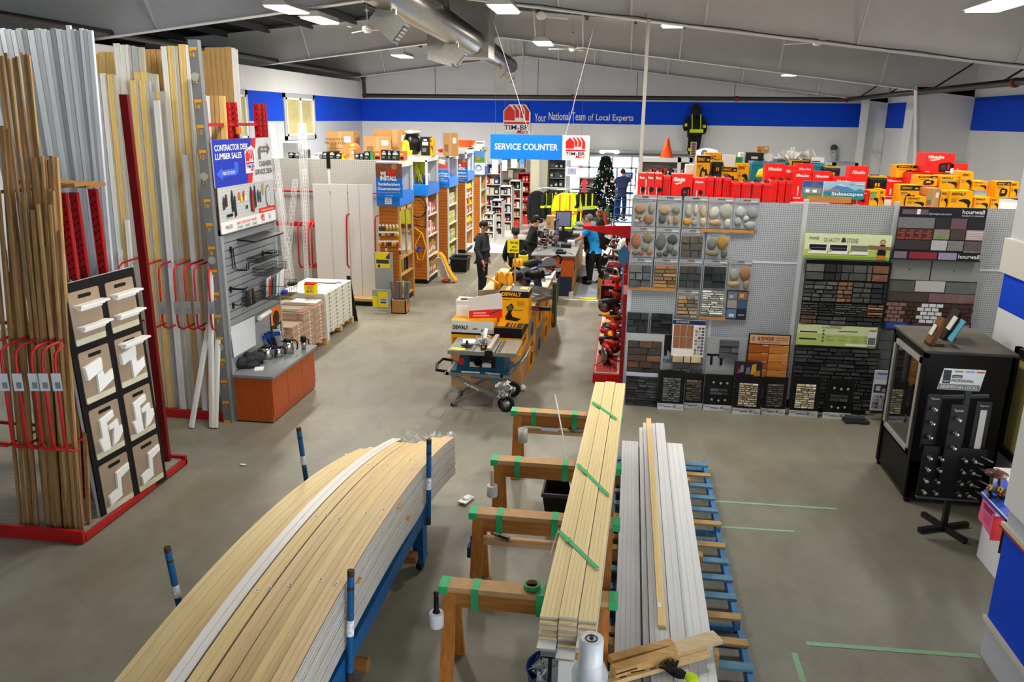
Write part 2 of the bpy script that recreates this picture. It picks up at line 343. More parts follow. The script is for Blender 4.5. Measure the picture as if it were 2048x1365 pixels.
for Y in FRAMES:
 mb=MB()
 for s_, xe in((-1, -19.6), (1, 10.15)):
  pts=[(RX, zb(RX)), (xe, zb(xe)), (xe, ztp(xe)), (RX, ztp(RX))]
  vs=[(p[0], Y-.01, p[1]) for p in pts]+[(p[0], Y+.01, p[1]) for p in pts]
  mb.add(vs, [(0, 1, 2, 3), (4, 7, 6, 5), (0, 4, 5, 1), (1, 5, 6, 2), (2, 6, 7, 3), (3, 7, 4, 0)])
  mb.bar((RX, Y, zb(RX)), (xe, Y, zb(xe)), .02, .26, side=(0, 1, 0));mb.bar((RX, Y, ztp(RX)), (xe, Y, ztp(xe)), .02, .26, side=(0, 1, 0))
 mb.box(RX-.012, Y-.12, zb(RX), RX+.012, Y+.12, ztp(RX))
 r_=struct('trim_7', mb, STL)
 mb=MB();x=RX+1.5
 k=0
 for x in[RX-9-1.5, RX-6, RX-3, RX, RX+1.5, RX+3, RX+4.5, RX+6, RX+9, RX+12]:
  if Y<10:continue
  mb.bar((x, Y-.06, zb(x)+.01), (x, Y-.75, ztp(x)-.02), .045, .045);
 if mb.f:obj('flange_brace', mb, mat('#d6d7d6', .6), r_)
for Y in(17.6, 26.4, 34.75):
 mb=MB();zt=zb(9.2)+.2
 xi0, xi1=(8.45, 9.0) if Y<34 else(9.15, 9.55)
 mb.prism([(xi1+.15, 0), (10.18, 0), (10.18, zt), (xi0, zt)], (0, Y-.01, 0), (1, 0, 0), (0, 0, 1), -.02)
 mb.bar((xi1+.15, Y, 0), (xi0, Y, zt), .02, .26, side=(0, 1, 0));mb.box(xi0, Y-.13, zt-.02, 10.2, Y+.13, zt)
 c_=struct('trim_8', mb, STL)
 obj('girt_brace', MB().bar((xi1+.05, Y-.14, 3.05), (10.15, Y-.14, 3.0), .05, .05).bar((xi1+.1, Y-.14, 3.0), (10.1, Y-.3, 2.7), .03, .03), mat('#d6d7d6', .6), c_)
struct('trim_8', MB().box(9.1, 34.3, 0, 9.35, 34.5, 5.2).box(9.98, 31.0, 0, 10.2, 31.9, 5.3), STL)
rd=MB()
rd.bar((10.12, 31.9, 4.6), (10.12, 27.0, .2), .05, .05);rd.bar((10.1, 30.2, .4), (10.1, 27.0, 4.3), .02, .02);rd.bar((10.1, 30.0, .4), (10.1, 26.8, 4.3), .02, .02)
struct('trim_6', rd, mat('#8f9296', .6))
# entrance doors in the back wall
fr=MB()
for x in(-2.6, -1.75, -.75, .1, .92):fr.box(x, 35.52, 0, x+.08, 35.6, 2.55)
fr.box(-2.6, 35.52, 2.05, 1.0, 35.6, 2.13);fr.box(-2.6, 35.52, 0, 1.0, 35.6, .1);fr.box(-2.6, 35.52, .95, 1.0, 35.6, 1.02)
d_=struct('door_1', fr, mat('#d9dee4', .4));obj('pane', MB().box(-2.55, 35.55, .05, .95, 35.56, 2.5), GLASS, d_)
# ---------------------------------------------------------------- overhead things
DGALV=mat('#8f8f8b', .35, .8, .12, 8)
spi=mat('#b9b6ac', .3, 1, .12, 10)
FIXM=C('#e8e8e4');GLOW=mat('#fffaf0', .5, emit=9)
fixlab=['glowing high bay light at top centre above the hanging counter sign', 'small glowing high bay light beyond the duct, near the ceiling fan over the sign',
  'glowing high bay light beside the top of the white power pole', 'far right glowing high bay light over the yellow and red tool boxes',
  'glowing high bay light left of the duct, in front of the back wall', 'glowing high bay light left of the big duct over the dark ceiling',
  'small glowing high bay light at the top edge, leftmost of the lit ones', 'large near high bay light in the top right corner']
for i, p in enumerate(SEEN_LIGHTS+ADDED_LIGHTS):
 seen=i<len(SEEN_LIGHTS)
 t=thing('high_bay_light', fixlab[i] if seen else 'unseen high bay light added out of view to light the foreground, %s'%ordinal(i-8), 'ceiling light', p, 'high bay lights under the roof')
 mb=MB();mb.prism([(-.26, -.02), (.26, -.02), (.18, .10), (-.18, .10)], V3(p)+V3((0, .62, 0)), X_, Z_, 1.24)
 obj('housing', mb, FIXM, t)
 obj('lamp_panel', MB().box(p[0]-.22, p[1]-.58, p[2]-.05, p[0]+.22, p[1]+.58, p[2]-.025), GLOW, t)
 obj('hanger', MB().tube([V3(p)+V3((0, -.3, .1)), V3((p[0], p[1]-.3, ztp(p[0])))], .006, 5).tube([V3(p)+V3((0, .3, .1)), V3((p[0], p[1]+.3, ztp(p[0])))], .006, 5), GREY, t)
def fan(px, py, z, lab, ang, first=[None]):
 c=Zp(px, py, z)
 if first[0] is None:
  t=thing('ceiling_fan', lab, 'ceiling fan', c, 'white ceiling fans')
  L=lambda mb, n, m:obj(n, mb, m, t, local=True)
  L(MB().lathe([(.0, -.07), (.07, -.06), (.12, 0), (.12, .06), (.06, .1), (.0, .1)], n=16), 'motor', WHITE)
  L(MB().cyl((0, 0, .1), (0, 0, .42), .012, 8).lathe([(.0, .4), (.05, .4), (.03, .46), (0, .46)], n=12), 'downrod', WHITE)
  for k in range(3):
   a=2*pi*k/3+.25;d=V3((cos(a), sin(a), 0));q=V3((-sin(a), cos(a), 0));mb=MB()
   mb.add([d*.1-q*.03, d*.68-q*.07-Z_*.0, d*.7+q*.06-Z_*.02, d*.1+q*.03-Z_*.01]+[d*.1-q*.03+Z_*.012, d*.68-q*.07+Z_*.012, d*.7+q*.06-Z_*.008, d*.1+q*.03+Z_*.002], [(0, 3, 2, 1), (4, 5, 6, 7), (0, 1, 5, 4), (1, 2, 6, 5), (2, 3, 7, 6), (3, 0, 4, 7)])
   L(mb, 'blade', OFFW)
  first[0]=t
 else:t=dup(first[0], c, lab, rz=ang)
 up=obj('rod', MB().cyl(c+Z_*.4, (c.x, c.y, ztp(c.x)), .008, 6), OFFW, t)
fan(735, 60, 6.0, 'white ceiling fan directly below the near duct outlet', 0)
fan(1083, 33, 6.25, 'white ceiling fan beside the top centre light', .4)
fan(1145, 98, 6.1, 'white ceiling fan with long curved blades over the counter sign', .9)
fan(1635, 85, 5.7, 'white ceiling fan at the upper right under the roof beam', .2)
fan(886, 112, 6.1, 'small far ceiling fan behind the duct box', 1.3)
# spiral duct with diffuser outlets
D0=Zp(735, -45, 6.15);D1=Zp(1022, 132, 6.15);dd=(D1-D0).normalized();L=(D1-D0).length
t=thing('spiral_duct', 'long silver spiral air duct with side outlets hanging under the roof', 'air duct', (D0+D1)/2)
pts=[];rs=[];n_=int(L/.09)
for i in range(n_+1):
 p=D0+dd*(L*i/n_);r_=.33-.07*(i/n_>.72)
 pts+=[p, p+dd*.02];rs+=[r_, r_+.008]
obj('duct_pipe', MB().tube(pts, rs, 20), spi, t)
sd=dd.cross(Z_).normalized()
for f_ in(.06, .36, .80, .96):
 b_=D0+dd*(L*f_)-Z_*.28;s=.30 if f_<.8 else .22
 R=Matrix((dd, sd, dd.cross(sd))).transposed()@rot('X', 40)
 mb=MB();mb.cyl(b_+Z_*.15, b_-Z_*.12, s*.45, 14);c=b_-Z_*(s*.8)
 mb.obb(c, (s*1.2, s*1.7, s*1.25), R)
 o_=obj('outlet_box', mb, mat('#b5b3ab', .4, .7, .1, 9), t)
 g=MB()
 for q in(1, -1):
  c2=c+R@V3((0, q*s*.86, 0));g.obb(c2, (s*1.0, .02, s*1.05), R)
  for k in range(4):g.obb(c2+R@V3((0, q*.012, (k-1.5)*s*.22)), (s*.96, .01, s*.1), R, 1)
 obj('grille', g, [C('#6b6a66'), C('#d6d4cc')], o_)
pc=Zp(945, 88, 6.15)
obj('plenum_box', MB().box(pc.x-.55, pc.y-.5, 5.75, pc.x+.55, pc.y+.5, 7.3).prism([(-.7, -.5), (0, -.7), (0, .7), (-.7, .5)], (pc.x-.5, pc.y-.52, 6.2), X_, Z_, -1.0), mat('#b5b3ab', .4, .6, .1, 5), t)
for f_ in(.25, .6, .9):
 p=D0+dd*(L*f_);obj('hanger_wire', MB().tube([p+sd*.3, V3((p.x, p.y, ztp(p.x)))+sd*.1], .006, 5), GREY, t)
# sprinkler pipe
PIPE=mat('#4a4644', .4, .6, .15, 5);PR=C('#8a2f22')
p0=Yp(722, 192, 35.1);zP=5.02;xr=8.65
t=thing('sprinkler_pipe', 'dark steel sprinkler main running along the back wall and down the right side', 'pipe', (-1, 35.1, zP))
obj('main_pipe', MB().tube([(-11.7, 35.1, zP), (xr-.2, 35.1, zP), (xr-.02, 34.9, zP), (xr-.2, 12, zP+.02)], .085, 12), PIPE, t)
obj('side_pipe', MB().tube([(-11.7, 35.1, zP), (-11.7, 35.0, 5.78), (-11.8, 34.7, 5.86), (-11.8, 12, 5.86)], .085, 12), PIPE, t)
for q in((-11.7, 35.1, zP), (-11.7, 35.0, 5.75), (-2.5, 35.1, zP), (4.3, 35.1, zP), (xr-.05, 34.8, zP), (xr-.1, 26.6, zP), (xr-.15, 20, zP)):
 ax=V3((.06, 0, 0)) if q[1]==35.1 and q[0]>-11 else V3((0, .06, 0));q=V3(q)
 obj('coupling', MB().cyl(q-ax, q+ax, .11, 12), PR, t)
for x in(-8.5, -4, .2, 4.2, 7.2):obj('hanger_rod', MB().cyl((x, 35.1, zP), (x, 35.1, zb(x)+.2), .012, 6), PIPE, t)
for y in(33, 29.5, 25.5, 21):obj('hanger_rod', MB().bar((xr-.1, y, zP), (xr+.9, y-.2, zP+.75), .05, .05), PIPE, t)
obj('conduit_run', MB().tube([(x, 17.45, zb(x)+.05-.03*abs(sin(x*1.7))) for x in[i*.5-4 for i in range(28)]], .011, 6), mat('#3a3a38', .6), label='thin dark conduit running along the lower edge of the roof beam', cat='conduit')
# truss webs seen against the back wall
# white power pole
pp=Yp(1297, 45, 17.5);pb=Yp(1283, 400, 17.5)
obj('power_pole', MB().box(pp.x-.035, 17.46, 2.4, pp.x+.035, 17.54, pp.z+.15), OFFW, label='tall slim white power pole rising from the tool gondola to the roof beam', cat='power pole')
# ================================================================ left side: moulding racks
TAN=wood('#f0d187', '#e2bd70', 'z');TAN2=wood('#e3bc78', '#cfa35e', 'z');BRN=wood('#a88259', '#8c683f', 'z');BRN2=wood('#9c7a52', '#7f6038', 'z');BRN3=wood('#c3a06b', '#a9824f', 'z')
PRIM=mat('#eceae4', .5, 0, .03, 3);PGREY=mat('#b9bcbe', .55, 0, .05, 3, stretch=(6, 6, .5));BEIGE=mat('#c9c2b0', .55, 0, .05, 4, stretch=(6, 6, .5));LG=mat('#d3d8dd', .5, 0, .04, 3, stretch=(6, 6, .5));DG=mat('#94989b', .55, 0, .06, 3, stretch=(6, 6, .5))
CN={TAN:'tan', TAN2:'light brown', BRN:'brown', BRN2:'dark brown', BRN3:'honey brown', PRIM:'white primed', PGREY:'grey', BEIGE:'beige grey', LG:'pale grey', DG:'dark grey'}
def lean_board(xa, xb, yt, Yt, Yb, zb_, dx, m, t, label, group, name='lumber_board', wscale=1.0, prof=True):
 a=Yp(xa, yt, Yt);b=Yp(xb, yt, Yt);c=(a+b)/2;w_=max(.02, (b.x-a.x)*wscale)
 B=V3((c.x+dx, Yb, zb_));T=V3((c.x, Yt, c.z));d=(T-B).normalized();L=(T-B).length
 R=Matrix((X_, d.cross(X_)*1, d)).transposed();x=(X_-d*X_.dot(d)).normalized();y=d.cross(x);R=Matrix((x, y, d)).transposed()
 mb=MB();mid=(B+T)/2
 if prof and w_>.045:
  mb.obb(mid, (w_*.96, t, L), R);mb.obb(mid+R@V3((-w_*.3, -t*.5, 0)), (w_*.22, .006, L*.999), R);mb.obb(mid+R@V3((w_*.22, -t*.5, 0)), (w_*.4, .004, L*.998), R)
 else:mb.obb(mid, (w_*.94, t, L), R)
 return obj(name, mb, m, label=label, cat='board', group=group)
RK='in the nearest rack'
# -- front rack: brown boards
rnd=random.Random(3)
xs=0;i=0
brown=[(0, 9, 252, BRN), (9, 18, 258, BRN2), (60, 64, 314, BRN3), (64, 71, 316, BRN), (72, 78, 315, BRN3), (78, 83, 317, BRN2), (83, 88, 313, BRN3), (88, 93, 316, BRN), (93, 99, 320, BRN2), (99, 107, 312, BRN), (107, 116, 315, BRN3), (93, 101, 378, BRN3), (101, 108, 382, BRN)]
for k, (a, b, yt, m) in enumerate(brown):
 lean_board(a, b, yt, 6.85+.02*(k%3)-(.1 if yt>350 else 0), 6.42+.03*(k%3), .09, -.03+.02*(k%4), m, .03, '%s medium length board standing %s, %s from the left'%(CN[m], RK, ordinal(k)), 'brown boards of medium length in the nearest rack', prof=False)
thin=[(-4, 0, 118), (2, 5, 112), (10, 14, 106), (17, 20, 118), (26, 30, 116), (32, 35, 113), (43, 46, 105), (48, 50, 110), (52, 55, 108), (56, 59, 111)]
for k, (a, b, yt) in enumerate(thin):
 m=[BRN3, BRN, BRN2][k%3]
 lean_board(a-1, b+1, yt, 6.95, 6.5+.02*(k%4), .09, .10+.05*(k%3), m, .02, '%s thin tall strip standing %s, %s from the left'%(CN[m], RK, ordinal(k)), 'thin tall strips in the nearest rack', prof=False)
k=0
for j in range(22):
 px_=-12+j*6.1+rnd.uniform(-1, 1);m=[BRN, BRN2, BRN3, BRN][j%4];yt=440+rnd.uniform(-60, 130)
 if 20<px_<60:yt-=60
 lean_board(px_, px_+rnd.uniform(5, 7), yt, 6.72, 6.36+rnd.uniform(0, .04), .09, rnd.uniform(-.02, .10), m, .025, '%s board in the front row %s, %s from the left'%(CN[m], RK, ordinal(j)), 'front row of brown boards in the nearest rack', prof=False)
for j, (a, b, yt) in enumerate([(133, 143, 560), (155, 163, 600)]):
 lean_board(a, b, yt, 6.9, 6.5, .09, .06, BRN, .025, 'brown board standing alone behind the display board, %s from the left'%ordinal(j), None, prof=False)
# -- long grey boards behind the front rack
gx=[0, 11, 23, 33, 45, 56, 70, 82, 94, 103, 113, 124, 133, 143, 152, 160, 168, 176, 187]
for k in range(len(gx)-1):
 m=[LG, PGREY, LG, PGREY, DG][k%5]
 lean_board(gx[k], gx[k+1]-1.5, 57+(k%3)*2-(6 if k==12 else 0), 8.1, 7.75-.02*(k%2), .1, max(0, .55-.03*k), m, .03, '%s 16 foot board leaning behind the nearest rack, %s from the left'%(CN[m], ordinal(k)), 'tall grey boards behind the nearest rack')
for k in range(4):
 m=[DG, LG, DG, PGREY][k];lean_board(-52+k*13, -40+k*13, 60, 8.1, 7.75, .1, .5, m, .03, '%s tall board at the left edge of the photo, %s from the edge'%(CN[m], ordinal(3-k)), 'tall grey boards behind the nearest rack')
# -- the rack itself
t=thing('moulding_rack', 'red steel moulding rack at the left edge holding brown boards', 'rack', (-5.7, 7.2, 0))
def perf(mb, x, y, z1, wx=.09, wy=.04, m=0, hm=1, z0=0.0, face='x'):
 mb.box(x-wx/2, y-wy/2, z0, x+wx/2, y+wy/2, z1, m);z=z0+.12
 while z<z1-.05:
  if face=='y':mb.box(x-.026, y-wy/2-.003, z, x-.008, y-wy/2-.001, z+.022, hm);mb.box(x+.01, y-wy/2-.003, z+.025, x+.028, y-wy/2-.001, z+.047, hm)
  else:mb.box(x+wx/2+.001, y-.015, z, x+wx/2+.003, y+.012, z+.022, hm);mb.box(x-.01, y-wy/2-.003, z+.02, x+.01, y-wy/2-.001, z+.042, hm)
  z+=.075
obj('base_rail', MB().box(-8.2, 6.26, 0, -5.14, 6.3, .13), RACKRED, t)
obj('base_rail', MB().box(-5.17, 6.3, .02, -5.13, 8.15, .075), RACKRED, t)
obj('base_rail', MB().box(-8.2, 8.12, 0, -5.13, 8.16, .12), RACKRED, t)
obj('base_deck', MB().box(-8.2, 6.3, .0, -5.18, 8.12, .085), wood('#a09a8c', '#7f7a70', 'x'), t, label='worn grey wooden deck')
for(x, y) in((-5.62, 7.0), (-5.62, 7.45)):
 mb=MB();perf(mb, x, y, 3.32, face='y');obj('upright', mb, [DKRED, BLACK], t)
for(x, y) in((-5.40, 7.0), (-5.40, 7.45)):
 mb=MB();perf(mb, x, y, 3.36, face='y');obj('upright', mb, [DKRED, BLACK], t)
obj('upright', MB().box(-5.37, 8.02, 0, -5.28, 8.07, 4.3), MAROON, t, label='tall plain dark red post')
obj('top_plank', MB().obb((-5.62, 7.1, 3.4), (.8, .3, .035), rot('Y', -6)).obb((-5.66, 7.35, 3.42), (.75, .3, .035), rot('Y', 2)), wood('#a5763f', '#8a5f30', 'x'), t)
obj('cross_rail', MB().cyl((-8.2, 6.9, 2.05), (-5.3, 6.9, 2.05), .02, 8).cyl((-8.2, 6.9, .95), (-5.3, 6.9, .95), .02, 8), DKRED, t)
CARD=mat('#c9ccd2', .6)
def hoop(t, x, y0, y1, z0, z1, tag_z=None, card=CARD, px=0):
 r=.05;pts=[(x, y1, z1), (x, y0+.1, z1-.01), (x, y0+.02, z1-.05), (x, y0, z1-.14), (x, y0-.03, z0+.14), (x, y0-.01, z0+.05), (x, y0+.08, z0), (x, y1, z0)]
 h=obj('divider_arm', MB().tube(pts, .0135, 8), RACKRED, t)
 if tag_z:obj('price_card', MB().obb((x+.03, y0-.05, tag_z), (.085, .004, .17), rot('Z', 12)).obb((x+.04, y0-.053, tag_z-.03), (.045, .002, .06), rot('Z', 12), 1), [card, mat('#7c7f86', .6)], h)
for px_, yy in((3, 645), (31, 648), (62, 650), (83, 652), (108, 655)):
 p=Yp(px_+10, 760, 6.3);hoop(t, p.x, 6.28, 6.42 if px_>100 else 6.95, .95, 2.0, p.z)
for px_ in(-20,):
 p=Yp(px_, 760, 6.3);hoop(t, p.x, 6.28, 6.95, .95, 2.0, None)
# -- leaning display board with moulding samples
bl=Zp(203, 1044, .03);br=Zp(331, 958, .03)
tl=Xp(124, 570, -5.32);tr=Xp(281, 526, -5.32)
u=(br-bl);W_=u.length;u.normalize();v=((tl-bl)-(tl-bl).dot(u)*u);H_=((tl-bl).dot(v.normalized())+(tr-br).dot(v.normalized()))/2;v.normalize();n=u.cross(v).normalized()
t=thing('sample_display_board', 'black leaning board with eight brown cards of white moulding samples', 'display board', bl)
obj('board', MB().prism([(0, 0), (W_, 0), (W_, H_), (0, H_)], bl, u, v, .02), BLACK, t)
obj('board_edge', MB().prism([(0, 0), (W_, 0), (W_, H_), (0, H_)], bl-n*.035, u, v, .034), C('#c7ccd4'), t)
CARDB=mat('#a08b74', .8, 0, .05, 9);STRIP=mat('#d6d0b4', .7)
def rrect(x0, y0, x1, y1, r, n_=3):
 out=[]
 for cx, cy, a0 in((x1-r, y0+r, -90), (x1-r, y1-r, 0), (x0+r, y1-r, 90), (x0+r, y0+r, 180)):
  for k in range(n_+1):a=radians(a0+90*k/n_);out.append((cx+r*cos(a), cy+r*sin(a)))
 return out
O=bl+n*.02;cw=W_*.40;chh=H_*.215
for c in range(2):
 for r in range(4):
  x0=W_*(.06+.49*c);y0=H_*(.02+.243*r)
  k=obj('sample_card', MB().prism(rrect(x0, y0, x0+cw, y0+chh, .02), O, u, v, .008).prism([(x0+.005, y0+.005), (x0+cw-.005, y0+.005), (x0+cw-.005, y0+chh*.12), (x0+.005, y0+chh*.12)], O+n*.008, u, v, .001, 1).prism(rrect(x0+cw*.3, y0+chh*.86, x0+cw*.72, y0+chh*.93, .012), O+n*.008, u, v, .002, 2), [CARDB, STRIP, BLACK], t)
  def piece(pts, th=.02, a=x0, b=y0):
   obj('moulding_sample', MB().prism([(a+p*cw, b+q*chh) for p, q in pts], O+n*.009, u, v, th).prism([(a+(p*.97+.01)*cw, b+(q*.97+.012)*chh) for p, q in pts], O+n*(.009+th), u, v, .006), WHITE, k)
  def crown(yc, a=x0, b=y0):
   o2=O+n*.008;ux, vz=u, v
   pts=[(.0, .0), (.10, .012), (.10, -.004), (.05, -.045), (.02, -.07), (0, -.075)]
   mb=MB();q=o2+u*(a+cw*.1)+v*(b+chh*yc)
   for dz, o_ in((0, .0), (-.022, .03), (-.045, .05)):mb.prism([(o_, 0), (cw*.95-o_, 0), (cw*.95-o_, .02), (o_, .02)], q+v*dz, u, v, .10-o_*1.2)
   obj('moulding_sample', mb, WHITE, k)
  if r==3:crown(.72);crown(.32)
  elif r==2 and c==1:crown(.86);piece([(.08, .48), (.6, .58), (.62, .78), (.05, .7)], .03);piece([(.42, .12), (.9, .28), (.9, .48), (.62, .42), (.6, .6), (.42, .56)])
  elif r==2:piece([(.08, .46), (.6, .58), (.62, .8), (.05, .72)], .03);piece([(.4, .14), (.95, .30), (.95, .5), (.66, .42), (.62, .56), (.42, .52)])
  elif r==1:piece([(.2, .12), (.45, .12), (.45, .66), (.72, .72), (.72, .84), (.24, .76), (.24, .4), (.12, .38)]);piece([(.55, .14), (.75, .18), (.95, .32), (.95, .46), (.84, .44), (.84, .62), (.5, .56), (.5, .48), (.66, .5)])
  else:piece([(.12, .14), (.55, .2), (.6, .58), (.95, .66), (.95, .78), (.48, .72), (.44, .40), (.12, .34)])
# -- second rack: tall white and tan boards
P2=[(178, 197, 108, TAN, 1, 0), (197, 212, 104, TAN, 1, 0), (212, 228, 104, TAN, 1, 0), (227, 239, 87, PRIM, 0, .05), (239, 250, 90, PRIM, 0, .0), (250, 257, 90, PRIM, 0, 0), (257, 263, 92, BEIGE, 0, 0), (263, 270, 92, PGREY, 0, 0), (270, 276, 94, PGREY, 0, 0), (276, 289, 95, BEIGE, 0, 0),
 (289, 302, 99, TAN2, 1, 0), (302, 313, 99, TAN2, 1, 0), (313, 323, 99, TAN2, 1, 0), (322, 334, 93, PRIM, 0, .06), (335, 347, 92, TAN, 0, .02), (347, 351, 93, LG, 0, 0), (351, 356, 93, BEIGE, 0, 0), (357, 371, 89, TAN, 0, 0), (371, 379, 90, PRIM, 0, 0), (379, 386, 93, PRIM, 0, 0)]
for k, (a, b, yt, m, dep, dx) in enumerate(P2):
 lean_board(a, b-.6, yt, 10.15+.22*dep, 9.75+.1*dep, .1, .1+dx, m, .03, '%s full length board in the second rack, %s from the left'%(CN[m], ordinal(k)), 'full length boards in the second rack')
P3=[(189, 200, 150, PGREY), (200, 210, 147, PRIM), (210, 214, 150, BEIGE), (214, 226, 149, TAN), (226, 232, 150, BEIGE), (268, 281, 145, TAN), (281, 295, 145, TAN), (295, 299, 147, BEIGE), (299, 303, 147, PGREY), (303, 307, 148, BEIGE), (307, 311, 148, PGREY), (311, 316, 149, BEIGE), (382, 389, 145, BEIGE)]
for k, (a, b, yt, m) in enumerate(P3):
 lean_board(a, b-.4, yt, 10.02, 9.72, .1, .08, m, .03, '%s slightly shorter board in the second rack, %s from the left'%(CN[m], ordinal(k)), 'second row boards of the second rack')
P4=[(260, 273, 161, TAN), (273, 278, 162, PGREY), (278, 292, 161, TAN), (292, 297, 162, BEIGE), (297, 301, 162, PGREY), (302, 312, 183, PGREY), (312, 319, 182, TAN), (319, 323, 183, BEIGE), (323, 327, 183, PGREY), (327, 332, 184, BEIGE)]
for k, (a, b, yt, m) in enumerate(P4):
 lean_board(a, b-.4, yt, 9.94, 9.68, .1, .06, m, .03, '%s front row board of the second rack, %s from the left'%(CN[m], ordinal(k)), 'third row boards of the second rack')
P5=[(307, 319, 201, PRIM), (284, 293, 478, PRIM), (250, 258, 440, PRIM), (236, 246, 500, PRIM), (366, 377, 310, PRIM)]
for k, (a, b, yt, m) in enumerate(P5):
 lean_board(a, b, yt, 9.85, 9.62, .1, .05, m, .03, ['white board, top just below the tan bundle in the second rack', 'short white board with its top level with the red arms', 'white board next to the dark red post', 'short white board right behind the dark red post', 'white board directly left of the numbered post, topped below the others'][k], None)
# filler boards lower down, seen between the bundles
for k, x in enumerate(range(236, 396, 8)):
 m=[BEIGE, PRIM, TAN2, TAN, BEIGE, TAN][k%6]
 lean_board(x, x+7, 230+(k*37%90), 10.1, 9.85, .1, .06, m, .02, '%s board in the packed back row of the second rack, %s from the left'%(CN[m], ordinal(k)), 'back row boards of the second rack', prof=False)
for k, (A, B) in enumerate([((Zp(383, 858, 0), Yp(418, 650, 9.5))), ((Zp(424, 858, 0), Yp(421, 498, 9.55))), ((Zp(431, 858, 0), Yp(436, 680, 9.5)))]):
 obj('loose_board', MB().bar(A+Z_*.02, B, .07, .02, side=(0, 1, 0)).bar(A+Z_*.02-Y_*.012+X_*.01, B-Y_*.012+X_*.01, .03, .012, side=(0, 1, 0)), PRIM, label=['white board leaning diagonally in front of the second rack', 'tall white board standing loose beside the numbered post', 'short white board against the base of the numbered post'][k], cat='board')
t=thing('trim_rack', 'red steel rack with looped arms holding tall white and tan trim boards', 'rack', (-6.4, 9.9, 0))
obj('base_rail', MB().box(-8.2, 9.56, 0, -5.35, 9.6, .12), RACKRED, t);obj('base_deck', MB().box(-8.2, 9.6, 0, -5.35, 10.6, .09), wood('#8c8577', '#77705f', 'x'), t)
obj('back_frame', MB().box(-8.2, 10.6, .5, -5.4, 10.66, .6).box(-8.2, 10.6, 2.0, -5.4, 10.66, 2.1).box(-8.2, 10.6, 3.4, -5.4, 10.66, 3.5).box(-8.1, 10.62, 0, -8.0, 10.7, 4.3).box(-6.8, 10.62, 0, -6.7, 10.7, 4.3), DKRED, t)
for px_ in(250, 303, 328, 358, 378, 397, 425):
 p=Yp(px_+3, 607, 9.5);hoop(t, p.x, 9.42, 10.0, 1.32, 2.2, p.z-.03 if px_>260 else None, mat('#8d8f8c', .6))
obj('warning_card', MB().add([Yp(304, 622, 9.3), Yp(316, 700, 9.3), Yp(303, 716, 9.3)], [(0, 1, 2)]).add([Yp(299, 560, 9.32), Yp(309, 632, 9.32), Yp(299, 632, 9.32)], [(0, 1, 2)]), C('#e8b90d'), t)
# boards behind the numbered post
P6=[(403, 412, 102, BRN3, .25), (410, 420, 95, BRN3, .1), (420, 430, 95, BRN3, .1), (430, 440, 95, BRN3, .08), (440, 450, 95, BRN3, .08), (450, 463, 94, BRN3, .05), (463, 470, 96, PRIM, 0), (470, 475, 99, PRIM, 0)]
for k, (a, b, yt, m, dx) in enumerate(P6):
 lean_board(a, b-.4, yt, 11.2, 11.0, .1, dx, m, .03, '%s tall board behind the sign panel, %s from the numbered post'%(CN[m], ordinal(k)), 'tall boards behind the sign panel')
for k, (a, b) in enumerate([(414, 420), (421, 428), (429, 437), (438, 450)]):
 lean_board(a, b, 192, 10.2, 10.0, .1, 0, [PRIM, BRN3, BRN3, TAN2][k], .04, ['white slim board just right of the numbered post above the sign', 'brown board above the contractor sign, left one', 'brown board above the contractor sign, right one', 'wide taped cardboard-coloured board above the contractor sign'][k], None, prof=False)
# -- numbered grey post
t=thing('height_post', 'tall grey post with orange foot marks numbered 1 to 16', 'post', (-5.3, 9.54, 0))
obj('post', MB().box(-5.37, 9.5, 0, -5.245, 9.58, 4.98), mat('#77797a', .5, 0, .05, 3), t)
OR=C('#f0a312');mk=MB()
f=Face((-5.37, 9.499, 0), X_, Z_, .125, 4.98)
for k in range(0, 17):
 z=max(.02, k*.3048);f.rect(.12, (z-.018)/4.98, .88, (z+.018)/4.98, OR, .002);f.rect(.12, (z-.03)/4.98, .3, (z-.01)/4.98, OR, .0021)
 if k:f.text(str(k), .5, (z-.095)/4.98, .055/4.98, OR, align='c', bold=.02)
for z in(4.55, 3.35, 2.28, 1.1):
 f.disc(.5, z/4.98, .0105, C('#a9ad9f'), 10)
f.done(t, 'foot_marks')
# -- sign end panel
PX=-5.24
t=thing('rack_end_panel', 'grey slatwall end panel in a red frame carrying the contractor desk sign', 'display panel', (-5.3, 10.4, 0))
slm=mat('#8d9093', .45);mb=MB();z=1.12
while z<2.56:mb.box(PX-.03, 9.66, z, PX, 11.22, z+.092, 0);mb.box(PX-.03, 9.66, z+.092, PX-.014, 11.22, z+.104, 1);z+=.104
obj('slatwall', mb, [slm, mat('#3c3f42', .6)], t)
obj('panel_frame', MB().box(PX-.04, 9.6, 0, PX+.02, 9.66, 2.64).box(PX-.04, 11.22, 0, PX+.02, 11.27, 2.64).box(PX-.04, 9.6, 2.58, PX+.02, 11.27, 2.64), mat('#b4b8bc', .4, .4), t)
obj('lower_panel', MB().box(PX-.03, 9.66, 0, PX-.005, 11.22, 1.12), C('#8d9093'), t)
mb=MB()
for y in(9.70, 10.30, 10.50, 11.2, 11.34):perf(mb, PX-.12, y, 4.27, .09, .045, 0, 1)
mb.box(PX-.16, 9.7, 3.96, PX-.1, 11.4, 4.0)
obj('red_frame', mb, [RACKRED, BLACK], t);obj('edge_post', MB().box(PX-.12, 11.40, 0, PX-.08, 11.44, 4.27), DKRED, t)
obj('orange_clip', MB().box(PX-.06, 10.4, 3.86, PX-.03, 10.5, 3.95), C('#d07a1c'), t)
